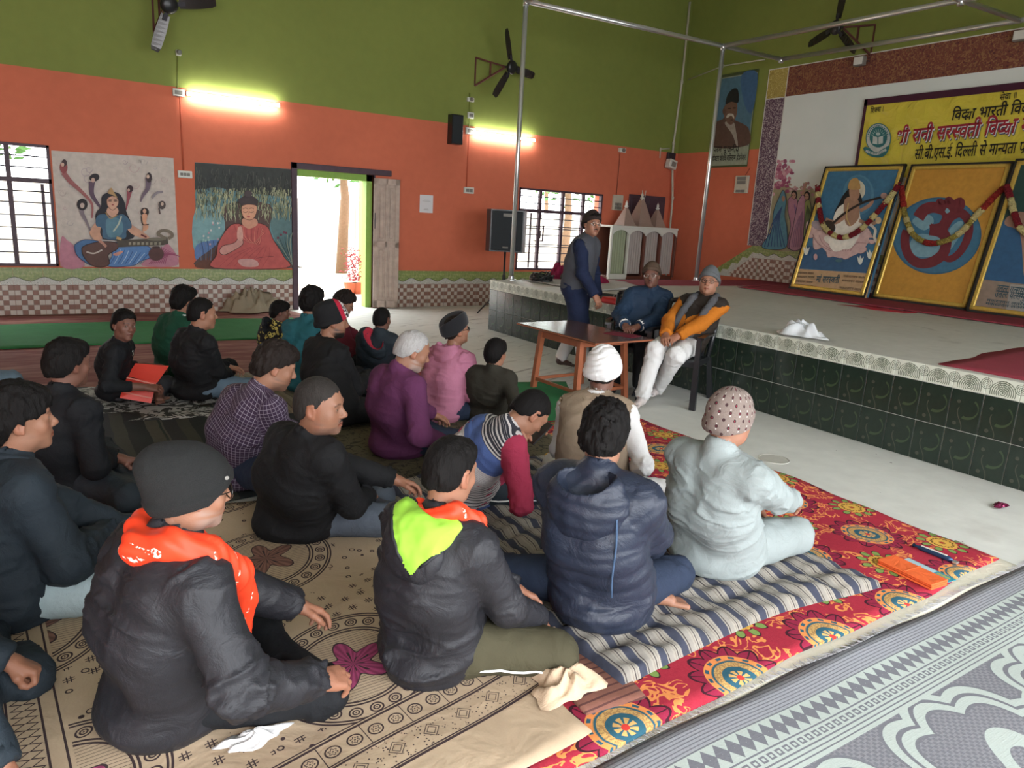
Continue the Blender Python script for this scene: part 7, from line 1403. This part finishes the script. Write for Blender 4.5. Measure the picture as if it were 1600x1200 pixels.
for p,q in (((198,590),(240,600)),((190,612),(236,622))): b=MB(); w=.012; A_,B_=onR(*p,6.03),onR(*q,5.99); b.tube([A_-a,B_-a],.006,6); b.obj('clear_pocket_edge',plain('pink_plastic',(.75,.25,.2),.3),t)
b=MB(); N_,Fc,Ut,Rt,s_=J['N'],J['Fc'],J['Ut'],J['Rt'],J['s']; b.tube([N_-J['B']+Rt*s_*.088*cos(a)+Fc*s_*(.075*sin(a)+.045)+Ut*s_*(.02-.12*max(0,sin(a))**1.5-.02) for a in [TAU*k/28 for k in range(28)]],.0035,6,closed=True); b.obj('chain',plain('silver_chain',(.6,.6,.56),.25,.8),J['body'],smooth=True)
# drawstring of the navy jacket, emblem on the black beanie
J=PPL['S']; b=MB(); P=[J['N']-J['B']+J['Rt']*.13-J['Fc']*.11-J['Ut']*.05]+[J['N']-J['B']+J['Rt']*(.14+.004*sin(k))-J['Fc']*(.155-.012*k*.4)-Vector((0,0,.09+.052*k)) for k in range(7)]; b.tube(P,.0042,6); b.obj('drawstring',plain('blue_cord',(.05,.09,.16),.7),J['body'],smooth=True)
J=PPL['A']; b=MB(); b.lathe([(.006,0),(.006,.002),(.004,.003)],14,frame((.075,.068,.055),(0,-1,.2),(.0,.2,1),(1,.25,.1))); o=b.obj('metal_emblem',M_GR,J['body']); o.matrix_local=J['HM']
# print on the pink hoodie back
# ---- on the stage ----
rp=thing('gift_packet','flat bright red packet on the stage edge behind the navy jacket','packet',tuple(onZ(965,476,SH+.004)),.1); MB().box((-.08,-.2,0),(.08,.2,.07),bev=.02).obj('packet',plain('bright_red_wrap',(.55,.02,.02),.35),rp); MB().box((-.082,-.12,.05),(.082,-.10,.072),bev=.003).obj('fold_line',plain('bright_red_wrap2',(.42,.02,.02),.35),rp)
um=thing('folded_umbrella','folded black umbrella lying beside the red packet on the stage','umbrella',tuple(onZ(952,464,SH+.04)),.2)
b=MB(); P=[Vector((.0,y,.0)) for y in lin(-.3,.32,10)]; b.tube(P,[.012,.03,.042,.045,.044,.042,.04,.038,.034,.03,.012],12); b.obj('canopy',M_BP,um,smooth=True); b=MB(); b.tube([Vector((0,-.3,0)),Vector((0,-.38,.0)),Vector((0,-.42,.02))],.01,8); b.obj('handle',M_BP,um,smooth=True); MB().tube([Vector((0,-.1,0)),Vector((0,-.085,0))],.047,12).obj('strap',M_GR,um)
rr=random.Random(9)
for k,(px,py,rx,n_,lab) in enumerate(((806,434,.22,16,'tangled black cable heap at the left end of the stage'),(842,432,.26,18,'larger tangled black cable heap further along the stage end'))):
    c=onZ(px,py,SH); c.y=min(c.y,8.55); t=thing('cable_heap',lab,'cables',(c.x,c.y,SH+.01))
    for i in range(n_):
        a0=rr.uniform(0,6); r0=rr.uniform(.5,1)*rx; P=[Vector((r0*.8*cos(a0+q*.7)+rr.uniform(-.03,.03),r0*sin(a0+q*.7)*.8+rr.uniform(-.03,.03),.015+rr.uniform(0,.14)*(1-.4*q/8))) for q in range(9)]; b=MB(); b.tube([Vector(p) for p in catm([tuple(p) for p in P],4)],rr.uniform(.008,.014),6); b.obj('cable',M_BP,t,smooth=True)
    for i in range(3): MB().box((-.05,-.03,0),(.05,.03,.05),bev=.008,M=Matrix.Translation((rr.uniform(-.15,.15),rr.uniform(-.12,.12),.0))@Matrix.Rotation(rr.uniform(0,3),4,'Z')).obj('plug',M_BP,t)
C_MRN=cloth('maroon_cloth',(.20,.012,.045),.8)
bunch('cloth_bundle','crumpled maroon cloth on the stage behind the standing person','cloth',(872,437),(.2,.16),C_MRN,8,.16,z=SH+.004); bunch('cloth_bundle','small crimson cloth on the stage just right of the standing person','cloth',(935,443),(.16,.12),C_MRN,11,.07,z=SH+.004)
bg_=MT('plastic_film',.2); bg_.col((.75,.78,.8)); bg_.b.inputs['Transmission Weight'].default_value=.35
o=bunch('plastic_bag','crumpled clear white plastic bag on the stage near its front edge','bag',(1240,526),(.12,.22),bg_.m,6,.09,z=SH+.002,n=44); o.location.x+=.08
drape('red_powder','patch of bright red powder on the stage in front of the framed pictures','powder',[(8.8,5.6),(9.2,5.5),(9.25,4.8),(8.95,4.75)],SH,plain('red_powder',(.42,.02,.04),.9),(10,12),.001,31,thick=.002,edge=.06)
b=MB(); b.tube([Vector((.105*cos(a),.105*sin(a),.001)) for a in [TAU*k/40 for k in range(40)]],.004,5,closed=True); b.lathe([(.10,.0),(.10,.002),(0,.002)],30); o=b.obj('drain_cover',plain('concrete_lid',(.44,.43,.38),.8)); tag(o,'round concrete drain lid flush in the floor beside the grey kurta','lid'); o.location=(4.36,3.1,.001)
bunch('white_cloth','small white cloth peeping out beside the foreground knee','cloth',(395,1160),(.10,.04),C_WHT,13,.02,z=.035)
# ================= OUTSIDE =================
def outg():
    m=MT('sandy_ground',.95); m.col(m.mix(m.noise(1,4),(.35,.31,.24),(.5,.45,.36))); return m.m
g=MB().box((-30,YW+2.6,-.35),(40,60,-.1)); struct('floor_outside',g,outg()); struct('floor_veranda',MB().box((-6,YW+.25,-.2),(14,YW+2.6,0)),M_FLOOR)
pc=onY(576,420,YW+2.3); t=struct('trim_2',MB().box((pc.x-.14,YW+2.2,0),(pc.x+.16,YW+2.5,3.6)),M_GREENP)
for z in (0.,): wo=link('wall_tile',check_mesh(.30,.62),t); wo.location=(pc.x-.14,YW+2.19,.0)
M_LF=plain('leaf_green',(.06,.16,.03),.7,var=.4); M_BARK=plain('bark',(.16,.10,.06),.9,var=.3)
def tree(x,y,h,seed,lab):
    t=thing('garden_tree',lab,'tree',(x,y,-.12),0,'trees outside the hall'); r_=random.Random(seed); MB().tube([(0,0,0),(.1,0,h*.4),(.0,.1,h*.75)],[.16,.12,.06],10).obj('trunk',M_BARK,t,smooth=True)
    b=MB()
    for i in range(900):
        v=Vector((r_.gauss(0,1),r_.gauss(0,1),r_.gauss(0,.7))); v=v.normalized()*r_.uniform(.5,1.)*h*.36; c=Vector((0,0,h*.82))+v; a=Vector((r_.uniform(-1,1),r_.uniform(-1,1),r_.uniform(-.6,.6))).normalized()*.14; q=a.orthogonal().normalized()*.06; b.add([c-a,c+q,c+a,c-q],[(0,1,2,3)])
    f_=b.obj('foliage',M_LF,t); f_['kind']='stuff'
tree(-1.2,17,4.2,1,'leafy tree outside the left window'); tree(6.8,19,5,2,'leafy tree seen through the doorway'); tree(13.5,18,4.6,3,'leafy tree outside the right-hand window'); tree(24,34,6,4,'farther leafy tree outside the right-hand window')
bl=thing('garden_wall','pale boundary wall far outside the doorway','wall',(8,27,-.1)); 
for k in range(9): MB().box((-18+k*4.05,0,0),(-18+k*4.05+4,.25,2.0),bev=.02).obj('wall_panel',plain('pale_wall',(.6,.56,.48),.9),bl)
for k,(px,h_) in enumerate(((547,.95),(559,.8))):
    c=onY(px,440,YW+2.0); t=thing('potted_plant',('taller','shorter')[k]+' red-leaved potted plant on the veranda in the doorway','plant',(c.x,c.y,0)); MB().lathe([(.08,0),(.12,.2),(.13,.22),(.11,.22)],16).obj('pot',plain('terracotta',(.35,.12,.06),.8),t); r_=random.Random(k); b=MB()
    for i in range(160): v=Vector((r_.gauss(0,.07),r_.gauss(0,.07),.25+r_.random()*(h_-.3))); a=Vector((r_.uniform(-1,1),r_.uniform(-1,1),r_.uniform(-.2,.8))).normalized()*.04; q=a.orthogonal().normalized()*.014; b.add([v-a,v+q,v+a,v-q],[(0,1,2,3)])
    f_=b.obj('leaves',plain('red_leaves',(.25,.03,.04),.6),t); f_['kind']='stuff'
